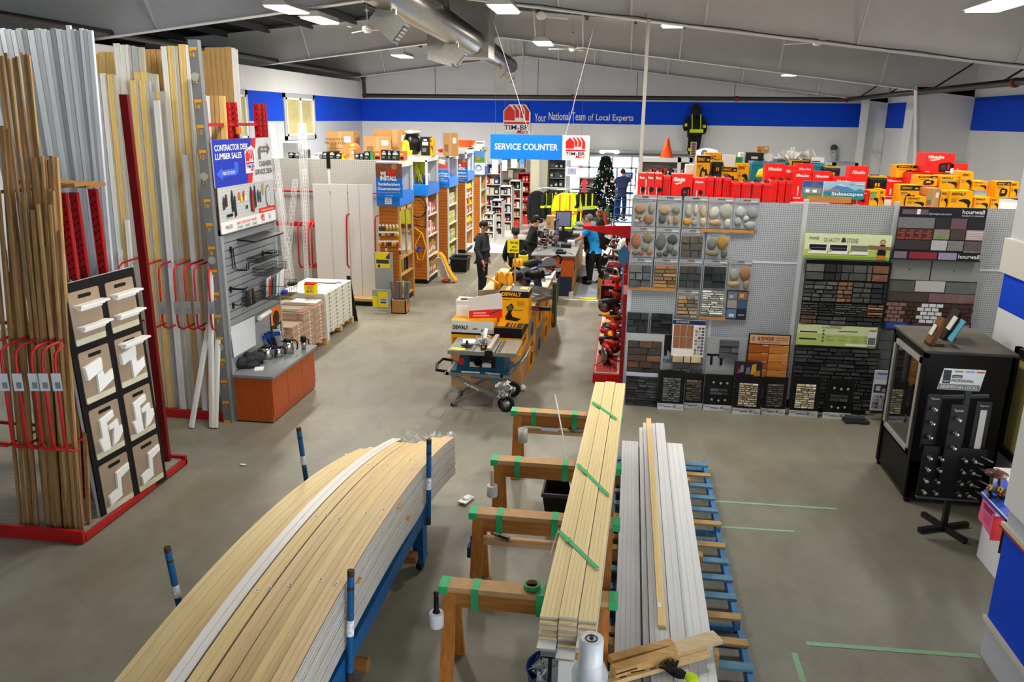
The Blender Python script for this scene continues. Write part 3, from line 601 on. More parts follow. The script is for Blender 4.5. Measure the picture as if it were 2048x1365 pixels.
# contractor sign
sg=thing('direction_sign', 'contractor desk and cashiers sign, blue and grey, above the picture of hanging tools', 'sign', (PX+.02, 10.4, 3.2))
zz0, zz1=3.2, 3.8
obj('board', MB().box(PX+.022, 9.55, zz0, PX+.034, 11.25, zz1), mat('#d9dad8', .5, 0, .08, 4), sg)
f=Face((PX+.034, 9.55, zz0), Y_, Z_, 1.7, zz1-zz0)
f.poly([(0, 0), (.52, 0), (.64, 1), (0, 1)], mat('#1a35b5', .45));f.poly([(.52, 0), (.60, 0), (.72, 1), (.64, 1)], RED)
f.text('CONTRACTOR DESK', .03, .76, .13, WHITE, w=.54, bold=.02);f.text('LUMBER SALES', .03, .58, .13, WHITE, w=.42, bold=.02)
LB=C('#3e63e0')
f.poly([(.03, .28), (.12, .14), (.12, .22), (.34, .22), (.38, .27), (.38, .5), (.32, .5), (.32, .36), (.12, .36), (.12, .42)], LB);f.text('rear of store', .12, .25, .1, WHITE, w=.2)
f.text('this way', .79, .68, .09, WHITE, w=.12)
f.poly([(.74, .5), (.79, .5), (.79, .66), (.91, .66), (.91, .58), (.97, .74), (.91, .88), (.91, .8), (.77, .8), (.74, .75)], C('#6c7076'))
f.text('CASHIERS', .98, .34, .12, DGREY, w=.24, bold=.01, align='r');f.text('SERVICE DESK', .66, .16, .12, DGREY, w=.33, bold=.01)
f.poly([(.5, .22), (.68, .22), (.68, .76), (.62, .84), (.5, .72)], C('#e9e9ee'));logo_house(f, .51, .27, .15, .48, 2);f.done(sg)
sg=thing('product_sign', 'picture sign of tools hanging on slatwall with red and white footer', 'sign', (PX+.02, 10.4, 2.6))
obj('board', MB().box(PX+.022, 9.6, 2.6, PX+.032, 11.24, 3.2), C('#c9cac8'), sg)
f=Face((PX+.032, 9.6, 2.6), Y_, Z_, 1.64, .6)
for k in range(9):f.rect(0, .36+k*.075, 1, .365+k*.075, C('#9a9c9e'))
f.rect(0, 0, 1, .25, WHITE);f.rect(.68, .25, 1, .37, RED);f.text('Walltek Authorized Dealer', .71, .285, .05, WHITE, w=.26)
rr=random.Random(5)
for k, (x, y, h_, c_) in enumerate([(.06, .5, .3, '#303133'), (.1, .55, .3, '#4a1f1c'), (.2, .42, .5, '#1b1b1c'), (.24, .3, .5, '#26282b'), (.32, .65, .2, '#d8641c'), (.36, .6, .16, '#e8cf1c'), (.4, .62, .24, '#c52822'), (.43, .6, .14, '#e9e9e2'), (.53, .34, .6, '#27282a'), (.56, .3, .55, '#bb2a22'), (.6, .4, .55, '#2b2d30'), (.66, .52, .3, '#28345a'), (.7, .5, .28, '#46494c'), (.76, .66, .3, '#b39a5c'), (.44, .42, .1, '#303133')]):
 f.poly([(x, y), (x+.02+rr.random()*.02, y+.03), (x+.03, y+h_*.9), (x+.01, y+h_), (x-.008, y+h_*.6)], mat(c_, .5))
for k in range(3):f.poly([(.87+.045*cos(a)*(1-.1*k), .62+.26*sin(a)*(1-.1*k)) for a in[i*pi/10 for i in range(20)]], [C('#5b5d60'), C('#c9cac8'), C('#c9cac8')][k])
f.rect(.1, .34, .2, .4, BLACK);f.text('WALLTEK', .06, .09, .08, DGREY, w=.12, bold=.01);f.text('HANG IT. STORE IT. FIND IT. WALLTEK.', .25, .13, .06, RED, w=.36, bold=.02)
for k in range(3):
 for j in range(2):f.rect(.26+.13*k, .06-j*.03+.01, .35+.13*k, .075-j*.03+.01, C('#7a7c7e'))
logo_house(f, .7, .05, .06, .18, 2);f.disc(.87, .14, .05, C('#5566a8'), 14);f.disc(.87, .14, .035, WHITE, 14);f.done(sg)
# slatwall accessories (each hangs on the panel)
BW=mat('#1b1c1e', .4, .3)
obj('wire_shelf', MB().add([Xp(474, 478, PX+.02), Xp(527, 462, PX+.02), Xp(567, 465, PX+.36), Xp(510, 483, PX+.36)]+[Xp(474, 482, PX+.02), Xp(527, 466, PX+.02), Xp(567, 468, PX+.36), Xp(510, 486, PX+.36)], [(0, 1, 2, 3), (4, 7, 6, 5), (0, 4, 5, 1), (1, 5, 6, 2), (2, 6, 7, 3), (3, 7, 4, 0)]), BW, label='black sloped shelf at the top of the slatwall panel', cat='shelf')
def hook(px_, py_, d, zdrop, n2, lab, cat='hook'):
 p=Xp(px_, py_, PX+.005);mb=MB().box(p.x-.005, p.y-.02, p.z-.05, p.x+.012, p.y+.02, p.z+.03)
 for k in range(n2):
  y=p.y+(k-.5*(n2-1))*.06
  if zdrop:mb.tube([(p.x+.02, y, p.z), (p.x+.03, y, p.z-zdrop), (p.x+.08, y, p.z-zdrop-.03), (p.x+d, y, p.z-zdrop-.02), (p.x+d+.01, y, p.z-zdrop+.08)], .008, 6)
  else:mb.tube([(p.x, y, p.z), (p.x+d, y, p.z), (p.x+d+.03, y, p.z+.03)], .008, 6)
 obj('display_hook', mb, BW, label=lab, cat=cat)
hook(461, 498, .22, .26, 2, 'black double U hook near the left edge of the slatwall');hook(461, 578, .2, 0, 2, 'short black peg hook halfway down the slatwall left side');hook(466, 610, .1, 0, 1, 'small black hook above the white price sheet')
hook(525, 506, .18, 0, 2, 'black twin prong hook at the right edge of the slatwall')
def basket(pa, pb, d, h_, lab, step=.035, name='wire_basket'):
 a=Xp(*pa, PX+.02);b=Xp(*pb, PX+.02);z=a.z;mb=MB();y0, y1=a.y, b.y
 for zz, r in((z, .005), (z-h_, .003), (z-h_/2, .003)):mb.tube([(PX+.02, y0, zz), (PX+d, y0, zz), (PX+d, y1, zz), (PX+.02, y1, zz), (PX+.02, y0, zz)], r, 4)
 y=y0
 while y<y1:mb.tube([(PX+.02, y, z), (PX+.02, y, z-h_), (PX+d, y, z-h_), (PX+d, y, z)], .0022, 4);y+=step
 x=PX+.02
 while x<PX+d:mb.tube([(x, y0, z), (x, y0, z-h_), (x, y1, z-h_), (x, y1, z)], .0022, 4);x+=step
 obj(name, mb, BW, label=lab, cat='basket');return y0, y1, z
basket((494, 517), (540, 505), .2, .06, 'shallow black wire basket at the middle of the slatwall');basket((505, 538), (545, 530), .25, .1, 'black wire basket below the shallow one');
y0, y1, z=basket((520, 572), (552, 560), .36, .2, 'large wire basket with brochures on the right of the slatwall')
for k, (c_, h_) in enumerate([('#f0f0ee', .3), ('#d63a30', .27), ('#1f8f9c', .28), ('#f2f2f2', .34), ('#ededea', .38)]):
 obj('brochure', MB().obb((PX+.1+.03*k, y0+.1+.05*k, z-.18+h_/2), (.006, .14, h_), rot('Y', 10)@rot('X', 8)), mat(c_, .5), label='%s brochure standing in the large wire basket'%['white', 'red edged', 'teal', 'plain white', 'tall folded white'][k], cat='brochure')
obj('blue_bag', MB().blob((PX+.22, y0+.36, z-.16), (.05, .09, .035), j=.12), C('#1a2ec0'), label='bright blue bundle hanging from the large wire basket', cat='bundle')
obj('sunglasses_case', MB().blob((PX+.3, y0+.5, z-.05), (.08, .12, .035)), BLACK, label='black bundle beside the blue one in the wire basket', cat='bundle')
y0, y1, z=basket((483, 597), (520, 612), .14, .1, 'narrow wire basket holding dark gloves')
for k in range(5):obj('glove_pair', MB().obb((PX+.08, y0+.04+.05*k, z+.0), (.03, .035, .26), rot('X', -10+5*k)).obb((PX+.085, y0+.04+.05*k, z+.12), (.032, .036, .03), rot('X', -10+5*k), 1), [mat(['#2b2a28', '#3e3b36', '#6a655a', '#232323', '#4d4436'][k], .7), mat('#8a8270', .7)], label='dark work gloves in the narrow basket, %s from the left'%ordinal(k), cat='gloves')
obj('price_sheet', MB().add([Xp(460, 655, PX+.015), Xp(509, 632, PX+.015), Xp(512, 690, PX+.03), Xp(468, 716, PX+.05)], [(0, 3, 2, 1)]).add([Xp(460, 655, PX+.012), Xp(509, 632, PX+.012), Xp(512, 690, PX+.027), Xp(468, 716, PX+.047)], [(0, 1, 2, 3)]), mat('#cfd2d6', .6, 0, .12, 60), label='large white printed sheet hanging under the slatwall', cat='sheet')
p=Xp(512, 637, PX+.03);obj('paper_roll', MB().cyl(p+X_*.05, p+V3((.05, .35, .02)), .035, 12), OFFW, label='white paper roll on a holder above the brochures', cat='paper roll')
# coffee cabinet and what is on it
t=thing('coffee_cabinet', 'orange brown wooden cabinet with grey counter top under the slatwall panel', 'cabinet', (-4.93, 10.35, 0))
CAB=wood('#bf5a22', '#a64a19', 'z', rough=.4);CTOP=mat('#7f8587', .35, 0, .04, 30)
obj('body', MB().box(-5.21, 9.58, .02, -4.68, 11.1, .655), CAB, t);obj('kick', MB().box(-5.2, 9.62, 0, -4.72, 11.05, .09), BLACK, t)
for k in range(3):obj('door', MB().box(-4.68, 9.6+.5*k, .1, -4.665, 10.09+.5*k, .65), CAB, t)
obj('counter_top', MB().box(-5.22, 9.55, .655, -4.62, 11.13, .695), CTOP, t, bevel=.004)
def carafe(px_, py_, s, lab):
 c=Zp(px_, py_, .695);t=thing('coffee_carafe', lab, 'carafe', c)
 obj('body', MB().lathe([(.0, 0), (.072*s, 0), (.085*s, .05*s), (.07*s, .13*s), (.055*s, .17*s), (0, .17*s)], c, 20), mat('#b7b4ae', .25, 1, .15, 6), t)
 obj('lid', MB().lathe([(0, .17*s), (.058*s, .17*s), (.055*s, .2*s), (.02, .215*s), (0, .215*s)], c, 16).prism([(0, 0), (.05, .02), (.05, -.01)], c+V3((-.1*s, 0, .17*s)), X_, Z_, .03), BLACK, t)
 obj('handle', MB().tube([c+V3(q)*s for q in((.05, .01, .18), (.1, .02, .19), (.135, .02, .15), (.13, .02, .08), (.12, .02, .05))], .012, 8), BLACK, t)
carafe(535, 718, 1.0, 'steel coffee carafe nearest the jacket');carafe(557, 714, .8, 'smaller steel coffee carafe in the middle');carafe(577, 706, 1.05, 'steel coffee carafe furthest back on the cabinet')
c=Zp(608, 699, .695);t=thing('travel_mug', 'steel and black travel mug at the far end of the cabinet', 'mug', c)
obj('body', MB().lathe([(0, 0), (.033, 0), (.04, .14), (0, .14)], c, 16), mat('#b9b6b0', .25, 1), t);obj('lid', MB().lathe([(0, .12), (.044, .12), (.044, .19), (.03, .21), (0, .21)], c, 16).tube([c+V3(q) for q in((.04, 0, .17), (.08, 0, .16), (.08, 0, .08))], .009, 6), BLACK, t)
c=Zp(522, 727, .695);obj('thermos', MB().lathe([(0, 0), (.035, 0), (.035, .2), (.028, .22), (0, .22)], c, 16), mat('#141414', .35), label='tall black thermos between jacket and carafes', cat='thermos')
c=Zp(515, 700, .695);
for k in range(3):obj('paper_cup', MB().lathe([(.0, 0), (.028, 0), (.04, .1), (.037, .1), (.026, .006), (0, .006)], c+Z_*(.018*k), 14), WHITE, label='white paper cup in the stack beside the carafes, %s up'%ordinal(k), cat='cup', group='stacked paper cups')
c=Zp(505, 712, .695);t=thing('stir_stick_bowl', 'white bowl of wooden stir sticks', 'bowl', c);obj('bowl', MB().lathe([(0, 0), (.04, 0), (.065, .06), (.06, .06), (.035, .01), (0, .01)], c, 16), WHITE, t)
mb=MB();r3=random.Random(2)
for k in range(14):mb.tube([c+Z_*.02, c+V3((r3.uniform(-.08, .08), r3.uniform(-.06, .06), .1))], .003, 4)
obj('stir_sticks', mb, mat('#d8a35c', .7), t)
c=Zp(488, 735, .695);mb=MB();r3=random.Random(8)
for k in range(16):mb.blob(c+V3((r3.uniform(-.12, .15), r3.uniform(-.1, .22), .03+.08*r3.random())), (.08+.05*r3.random(), .07+.04*r3.random(), .04+.05*r3.random()), 0, rot('Z', r3.uniform(0, 90))@rot('X', r3.uniform(-30, 30)), 8, .18)
jk=obj('jacket', mb, mat('#34363a', .9, 0, .2, 14, .4), label='crumpled dark grey jacket with yellow piping on the cabinet', cat='jacket')
obj('piping', MB().tube([Zp(463, 742, .72), Zp(468, 728, .76), Zp(478, 718, .80), Zp(492, 712, .8)], .008, 6), YEL, jk)
obj('notepad', MB().obb(Zp(518, 738, .7), (.12, .16, .012), rot('Z', 20)), WHITE, label='white paper pad under the black thermos', cat='paper pad')
for k, (a, b, c_, l_) in enumerate([(528, 690, '#8b9098', 'grey'), (536, 688, '#23358a', 'blue'), (545, 684, '#3a3a40', 'dark'), (558, 680, '#e8edf2', 'white and blue')]):
 p=Zp(a, b+12, .72);obj('brochure', MB().obb(p+Z_*.13, (.11, .012, .28), rot('X', 14)@rot('Y', -16+4*k)).obb(p+V3((0, -.03, .2)), (.1, .004, .07), rot('X', 14)@rot('Y', -16+4*k), 1), [mat(c_, .5), C('#2f5fb8')], label='%s brochure leaning behind the coffee carafes'%l_, cat='brochure')
c=Zp(566, 690, .695);obj('brochure_stand', MB().obb(c+V3((0, .02, .06)), (.26, .16, .1), rot('X', 20)), wood('#8c5a30', '#6d4423', 'x'), label='brown wooden brochure stand behind the carafes', cat='stand')
obj('jar_lid', MB().lathe([(0, 0), (.05, 0), (.045, .03), (0, .04)], Zp(531, 697, .70)+Z_*.02, 14), RED, label='small red container lid behind the carafes', cat='lid')
p=thing('hunting_poster', 'orange and black poster beside the stacked flooring cartons', 'poster', (-5.24, 11.6, .5))
obj('sheet', MB().box(PX+.005, 10.88, .70, PX+.012, 11.24, 1.3), C('#17181f'), p)
f=Face((PX+.012, 10.88, .70), Y_, Z_, .36, .6);f.rect(0, .55, 1, 1, C('#ee7a14'));f.disc(.5, .7, .2, mat('#2a1a14', .6), 12);f.poly([(.2, .3), (.8, .35), (.7, .62), (.3, .6)], mat('#33211a', .6));f.text('EE', .55, .36, .12, WHITE, w=.3, bold=.02);f.text('NAY', .5, .2, .12, WHITE, w=.42, bold=.02);f.done(p)
# ================================================================ foreground: bowed stack on a blue cart
def prof(Y):return-.043*(Y-4.85)**2
MDF=wood('#f5e0a6', '#eed496', 'y', 4);MDF2=wood('#f3d79a', '#ebcb8a', 'y', 4);MDF3=wood('#f0d09a', '#e6c38c', 'y', 4);WB=mat('#f1f0ec', .4);WSIDE=mat('#b0aeab', .5, 0, .06, 10, stretch=(1, 1, 30))
def bow_board(x0, x1, z0, z1, ya, yb, m, label, group, name='lumber_board', grooves=0, ends=None, gm=None):
 mb=MB();N=28;dxf=lambda y:0
 for i in range(N):
  a=ya+(yb-ya)*i/N;b=ya+(yb-ya)*(i+1)/N;pa, pb_=prof(a), prof(b)
  vs=[(x0, a, z0+pa), (x1, a, z0+pa), (x1, b, z0+pb_), (x0, b, z0+pb_), (x0, a, z1+pa), (x1, a, z1+pa), (x1, b, z1+pb_), (x0, b, z1+pb_)]
  mb.add(vs, [(0, 3, 2, 1)], 1);mb.add(vs, [(4, 5, 6, 7)], 0);mb.add(vs, [(1, 2, 6, 5), (3, 0, 4, 7)], 1)
  if i==0:mb.add(vs, [(0, 1, 5, 4)], 1)
  if i==N-1:mb.add(vs, [(2, 3, 7, 6)], 1)
  if name=='lumber_board' and grooves:mb.add([(x1-.005, a, z1+pa+.0012), (x1, a, z1+pa+.0012), (x1, b, z1+pb_+.0012), (x1-.005, b, z1+pb_+.0012)], [(0, 1, 2, 3)], 3)
  for g in range(grooves):
   gx=x0+(x1-x0)*(g+1)/(grooves+1);mb.add([(gx-.002, a, z1+pa+.0012), (gx+.002, a, z1+pa+.0012), (gx+.002, b, z1+pb_+.0012), (gx-.002, b, z1+pb_+.0012)], [(0, 1, 2, 3)], 2)
 return obj(name, mb, [m, WSIDE, gm or mat('#d8bd8c', .6), mat('#7a6442', .7)], label=label, cat='board', group=group)
YA=2.9
G_=.008
tops=[(-2.93, -2.83, .845, 8.15, MDF, 'pale tan', 1), (-2.83, -2.72, .865, 8.2, MDF, 'pale tan', 1), (-2.72, -2.61, .885, 8.0, MDF2, 'pale tan', 1), (-2.61, -2.50, .915, 8.0, MDF3, 'pinkish tan', 0), (-2.50, -2.375, 1.02, 8.05, WB, 'bright white', 1),
  (-2.37, -2.24, 1.03, 7.75, MDF2, 'tan', 1), (-2.235, -2.105, 1.04, 7.75, MDF3, 'tan', 1), (-2.10, -1.97, 1.06, 7.75, MDF2, 'tan', 1), (-1.955, -1.83, 1.12, 7.72, MDF2, 'tan', 1), (-1.83, -1.70, 1.14, 7.72, MDF3, 'tan', 2)]
lay=.018
for k, (a, b, z, ye, m, cn, g) in enumerate(tops):
 bow_board(a, b-G_, z-lay, z, YA, ye, m, '%s top board of the bowed stack, %s from its left edge'%(cn, ordinal(k)), 'top boards of the bowed stack', grooves=g)
r4=random.Random(4)
for k, (a, b, z, ye, m, cn, g) in enumerate(tops):
 n=int((z-.02-.70+.0)/(.0215)) if k>3 else 8
 cnt=n if k==9 else min(n, 6)
 zz=z-lay
 if k==9:
  for j in range(n):
   gap=.012 if j in(4, 9, 14) else .002
   zz-=gap
   bow_board(a+.004, b-.004+r4.uniform(-.003, .002), zz-lay, zz, YA, ye+r4.uniform(-.02, .03), MDF3 if j in(4, 9, 14) else MDF2, 'white edged board in the right side of the bowed stack, %s layer down'%ordinal(j+1), 'side layers of the bowed stack');zz-=lay
  for q in(4, 9, 14):pass
 else:
  thick=.09 if k>3 else .10
  for j in range(3):
   zz-=.002;bow_board(a+.004, b-.02, zz-thick/3*1.0, zz, YA, ye-.01*j, m, '%s board inside the bowed stack, layer %s, %s column from left'%(cn, ['one', 'two', 'three'][j], ordinal(k)), 'inner layers of the bowed stack');zz-=thick/3
# lower core of the stack (wrapped bundles)
for k, (x0, x1, z0, z1) in enumerate([(-2.98, -2.5, .66, .74), (-2.49, -1.84, .70, .90)]):
 bow_board(x0, x1, z0, z1, YA, 7.7, MDF2, ['left bundle at the bottom of the bowed stack', 'middle bundle at the bottom of the bowed stack'][k], None, name='board_bundle')
for k, (a, b, s) in enumerate([(366, 1246, 1), (324, 1303, 1), (497, 1090, 1), (467, 1130, .6), (577, 1008, 1), (592, 1001, .6), (661, 937, 1), (654, 944, .7), (692, 911, .8)]):
 p=Zp(a, b, .85);p=Xp(a, b, -2.93);obj('wood_shim', MB().obb(p+V3((0.03, 0, .006)), (.11*s, .035, .008), rot('Z', -8)), wood('#efe0b6', '#e2cf9e', 'x'), label='small pale wood shim on the left edge of the bowed stack, %s from the front'%ordinal(k), cat='shim', group='wood shims on the bowed stack')
for k, (a, b) in enumerate([(716, 1161), (798, 1013), (815, 1036)]):
 p=Xp(a, b, -1.695);obj('wood_shim', MB().box(p.x-.04, p.y-.03, p.z-.01, p.x+.02, p.y+.03, p.z+.006), wood('#d9b06c', '#b97a45', 'y'), label='wood shim poking out of the right side of the bowed stack, %s from the front'%ordinal(k), cat='shim')
lw=MB();lb=MB()
STK=MB();n=0
for(a, b, X, zt) in[(678, 1147, -2.28, 1.03)]:pass
for row, yy in enumerate((4.35, 5.35, 6.6)):
 for x, z in((-2.33, 1.03), (-2.26, 1.03), (-2.13, 1.04), (-1.99, 1.06), (-1.90, 1.12), (-1.77, 1.14)):
  y=yy+((n*7)%5)*.02;n+=1;zz=z+prof(y)+.0016
  STK.box(x-.012, y-.02, zz, x+.012, y+.02, zz+.0006, 0);STK.box(x-.006, y-.012, zz+.0006, x+.006, y+.012, zz+.0012, 1)
obj('price_stickers', STK, [WHITE, mat('#8a7d6c', .6)], label='small white barcode stickers on the top boards of the bowed stack', cat='stickers', kind='stuff')
pw=MB();r5=random.Random(9)
for(cx, cy, cz, sx, sy) in((-2.26, 7.95, .66, .06, .18), (-1.95, 7.78, .74, .1, .06), (-1.78, 7.75, .77, .05, .07), (-2.1, 7.72, .70, .2, .04)):
 crumple(pw, (cx, cy, cz), (sx*1.4, sy*1.4, .03), 30, r5, 0, .035)
obj('torn_wrap', pw, mat('#eef0f2', .2, alpha=.55), label='torn clear plastic wrap at the far end of the bowed stack', cat='plastic wrap')
# blue steel cart
CB=mat('#0d4f82', .45, 0, .22, 9);RUST=mat('#3a241d', .7, 0, .2, 10)
t=thing('lumber_cart', 'blue steel lumber cart under the bowed stack with four upright posts', 'cart', (-2.35, 5.5, 0))
for q in((-1.78, 3.2, .50, -1.70, 6.5, .64), (-2.98, 3.2, .50, -2.90, 6.5, .64), (-2.9, 3.9, .5, -1.78, 4.0, .6), (-2.9, 5.2, .5, -1.78, 5.3, .6), (-2.9, 6.4, .5, -1.78, 6.5, .6), (-1.8, 4.2, .1, -1.70, 4.35, .5), (-2.98, 4.2, .1, -2.9, 4.35, .5), (-1.8, 6.3, .1, -1.70, 6.45, .5), (-2.98, 6.3, .1, -2.9, 6.45, .5)):obj('frame_beam', MB().box(*q), CB, t)
for q in((-1.75, 4.28), (-2.94, 4.28), (-1.75, 6.38), (-2.94, 6.38)):obj('caster', MB().cyl((q[0]-.025, q[1], .075), (q[0]+.025, q[1], .075), .075, 16), BLACK, t)
def post(bx, by, tx, ty, zt, z0=.0):
 d=V3((tx-bx, ty-by, zt-z0));B=V3((bx, by, z0))
 mb=MB();N=10;seg=[0, .08, .09, .82, .83, .86, .865, .95, .951, 1]
 for i in range(len(seg)-1):
  mb.tube([B+d*seg[i], B+d*seg[i+1]], .024, 12, [2, 2, 0, 0, 2, 0, 0, 2, 2][i], caps=(i in(0, 8)))
 p_=obj('upright_post', mb, [CB, WHITE, RUST], t)
 obj('worn_label', MB().tube([B+d*.42, B+d*.56], .0255, 12, 0), mat('#d7dbe0', .5, 0, .5, 60), p_)
post(-1.672, 6.40, -1.66, 6.43, 1.30, .46);post(-1.672, 4.25, -1.66, 4.34, 1.25, .46)
for q in((597, 856), (334, 1095)):a1=Xp(*q, -3.05);post(-3.01, a1.y+.03, -3.05, a1.y, a1.z, .5)
for k, (a, b, s) in enumerate([(764, 1172, 1), (711, 1266, .8), (823, 1110, .8)]):
 p=Xp(a, b, -1.78);obj('spacer_block', MB().obb(p+V3((-.03, 0, -.03)), (.16, .09, .09*s), rot('X', 10)), wood('#a86a33', '#834d22', 'x'), label='brown wood block wedged between cart and bowed stack, %s one'%['middle', 'nearest', 'furthest'][k], cat='wood block')
p=Zp(716, 1328, .09);obj('spacer_block', MB().cyl(p+V3((-.16, 0, 0)), p+V3((.08, 0, 0)), .06, 7), wood('#9a6a38', '#7a4d24', 'x'), label='thick wooden block on the floor at the near cart post', cat='wood block')
p=Zp(932, 1002, .01);obj('plastic_bag', MB().obb(p+Z_*.012, (.10, .19, .016), rot('Z', -20)).blob(p+V3((.01, .03, .02)), (.05, .07, .016), 0, None, 8, .3), mat('#e9ebee', .3), label='small crumpled white plastic packet lying on the floor', cat='plastic packet')
obj('plastic_scrap', MB().blob(Zp(486, 930, .01), (.05, .02, .008), j=.3), mat('#e9ebee', .3), label='tiny clear plastic scrap on the floor left of the cart', cat='plastic scrap')
# ================================================================ sawhorses
SW=wood('#c98238', '#a86426', 'z', 4, .45);SWX=wood('#c48642', '#a8692c', 'x', 4, .5);TOPB=mat('#cba274', .8, 0, .1, 8);GT=mat('#35b873', .55)
def sawhorse(Y, lab, xl=-1.22, xr=.08, shelf=0):
 t=thing('sawhorse', lab, 'sawhorse', ((xl+xr)/2, Y, 0), 'wooden sawhorses under the taped boards')
 obj('top_beam', MB().box(xl, Y-.07, .755, xr, Y+.07, .795, 1).box(xl+.06, Y-.02, .60, xr-.05, Y+.02, .755, 0), [SWX, TOPB], t)
 obj('side_rail', MB().box(xl+.1, Y-.065, .64, xr-.1, Y-.03, .755), SWX, t)
 for x in(xl+.08, xr-.1):
  for s in(-1, 1):
   obj('leg', MB().bar((x, Y+s*.04, .755), (x, Y+s*.23, 0), .038, .1, side=(1, 0, 0)), SW, t)
 if shelf:obj('shelf_board', MB().box(xl+.1, Y-.07, shelf-.04, xr-.12, Y+.03, shelf), TOPB, t)
 for x, w_ in((xl-.003, .07), (xl+.24, .055), (xl+.72, .055), (xr-.06, .065)):
  obj('green_tape', MB().box(x, Y-.073, .62 if w_==.055 else .735, x+w_, Y+.073, .798), GT, t)
 return t
SWY=[5.0, 6.13, 7.25, 8.65]
for k, Y in enumerate(SWY):sawhorse(Y, ['nearest wooden sawhorse, holding the roll of green tape', 'second sawhorse from the camera with a blue knife on its shelf', 'third sawhorse from the camera with a stretch film roll hanging at its end', 'furthest wooden sawhorse with white paper on its shelf'][k], shelf=[0, .54, 0, .57][k])
# things on the sawhorses
p=Zp(1064, 1176, .80);obj('tape_roll', MB().lathe([(.05, 0), (.062, 0), (.062, .035), (.05, .035), (.05, 0)], p, 24).lathe([(.046, .0), (.05, .0), (.05, .036), (.046, .036), (.046, 0)], p, 24, 1), [GREEN, mat('#b59468', .7)], label='roll of green painters tape on the nearest sawhorse', cat='tape')
p=Zp(1004, 1075, .54);obj('utility_knife', MB().obb(p+Z_*.015, (.15, .03, .02), rot('Z', -28)).obb(p+Z_*.016+V3((-.05, .02, 0)), (.05, .032, .021), rot('Z', -28), 1), [mat('#16223f', .4), mat('#8d8f94', .4)], label='dark blue utility knife on the shelf of the second sawhorse', cat='knife')
def film(px_, py_, Y, zc, handle, lab):
 c=V3((-1.225 if Y<5 else-1.19, Y-.1, zc));t=thing('stretch_film_roll', lab, 'film roll', c)
 obj('film', MB().lathe([(.02, -.06), (.05, -.06), (.055, -.05), (.055, .05), (.05, .06), (.02, .06)], c, 18), mat('#e8e9ea', .25), t)
 obj('handle', MB().lathe([(.0, .05), (.03, .06), (.02, .08), (.018, .2), (.022, .22), (0, .23)], c, 12), handle, t)
film(0, 0, 4.97, .56, BLACK, 'stretch film roll with black handle hanging on the nearest sawhorse');film(0, 0, 7.2, .50, C('#d8cdb4'), 'stretch film roll with pale handle hanging on the third sawhorse')
c=V3((-1.06, 8.46, .47));obj('cup_holder_pipe', MB().lathe([(.045, 0), (.055, 0), (.055, .16), (.048, .16), (.045, 0)], c, 18), C('#cfcfc8'), label='open white plastic pipe fixed to the furthest sawhorse leg', cat='pipe')
c=Zp(1100, 861, .575);obj('paper_bundle', MB().obb(c+Z_*.02, (.2, .09, .03), rot('Z', -4)), WHITE, label='folded white paper on the shelf of the furthest sawhorse', cat='paper');c=Zp(1155, 863, .575);obj('grey_rag', MB().blob(c+Z_*.02, (.1, .06, .035), j=.15), mat('#8c8378', .8), label='grey cloth on the shelf of the furthest sawhorse', cat='cloth')
obj('dust_brush', MB().box(-1.20, 6.02, .40, -1.185, 6.14, .60, 0).box(-1.23, 6.02, .38, -1.2, 6.12, .48, 1), [mat('#1f55a5', .4), mat('#3b3f49', .8)], label='blue dust brush hanging on the second sawhorse', cat='brush')
# taped boards on the sawhorses
def long_board(x0, x1, z0, z1, ya, yb, dx, m, side, label, group, grooves=0, name='lumber_board', gm=None):
 mb=MB();mb.add([(x0, ya, z0), (x1, ya, z0), (x1+dx, yb, z0), (x0+dx, yb, z0), (x0, ya, z1), (x1, ya, z1), (x1+dx, yb, z1), (x0+dx, yb, z1)], [(4, 5, 6, 7)], 0)
 mb.add([mb.v[i] for i in range(8)], [(0, 3, 2, 1), (0, 1, 5, 4), (1, 2, 6, 5), (2, 3, 7, 6), (3, 0, 4, 7)], 1)
 for g in range(grooves):
  f_=(g+1)/(grooves+1);gx=x0+(x1-x0)*f_;mb.quad([(gx-.0018, ya, z1+.0012), (gx+.0018, ya, z1+.0012), (gx+dx+.0018, yb, z1+.0012), (gx+dx-.0018, yb, z1+.0012)], 2)
 return obj(name, mb, [m, side, gm or mat('#dcc48c', .6)], label=label, cat='board', group=group)
BE=wood('#c9975a', '#e9e2cf', 'x', 12);sx=[(-.425, -.305), (-.30, -.18), (-.175, -.055)]
for c in range(3):
 n=[7, 9, 6][c]
 for j in range(n):
  z1=.965+(.012 if c==1 else 0)-j*.019
  if z1-.018<.795:break
  yo=4.43-.012*j+(.0 if j%3 else .02)+(-.10 if(j==n-1) else 0)+(-.11 if(c==2 and j==4) else 0)
  m=WB if(c==2 and j in(4, 5)) or(j==n-1) else MDF
  long_board(sx[c][0]+(.003 if j%2 else 0), sx[c][1], z1-.017, z1, yo, 9.33, .155, m, BE if j%2 else WSIDE, '%s board of the taped sawhorse stack, %s column, %s down'%('white' if m is WB else 'pale tan', ['left', 'middle', 'right'][c], ordinal(j)), 'boards taped together on the sawhorses', 3 if j==0 else 0)
for k, (a, b) in enumerate([((1185, 804), (1233, 838)), ((1155, 928), (1216, 990)), ((1118, 1062), (1195, 1137))]):
 A=Zp(*a, .982);B=Zp(*b, .982);obj('green_tape', MB().bar(A, B, .035, .0016, side=(0, 0, 1)).obb((A*.75+B*.25)+Z_*.001, (.06, .05, .002), rot('Z', -70)), GT, label='strip of green tape across the boards on the sawhorses, %s'%['furthest', 'middle', 'nearest'][k], cat='tape')
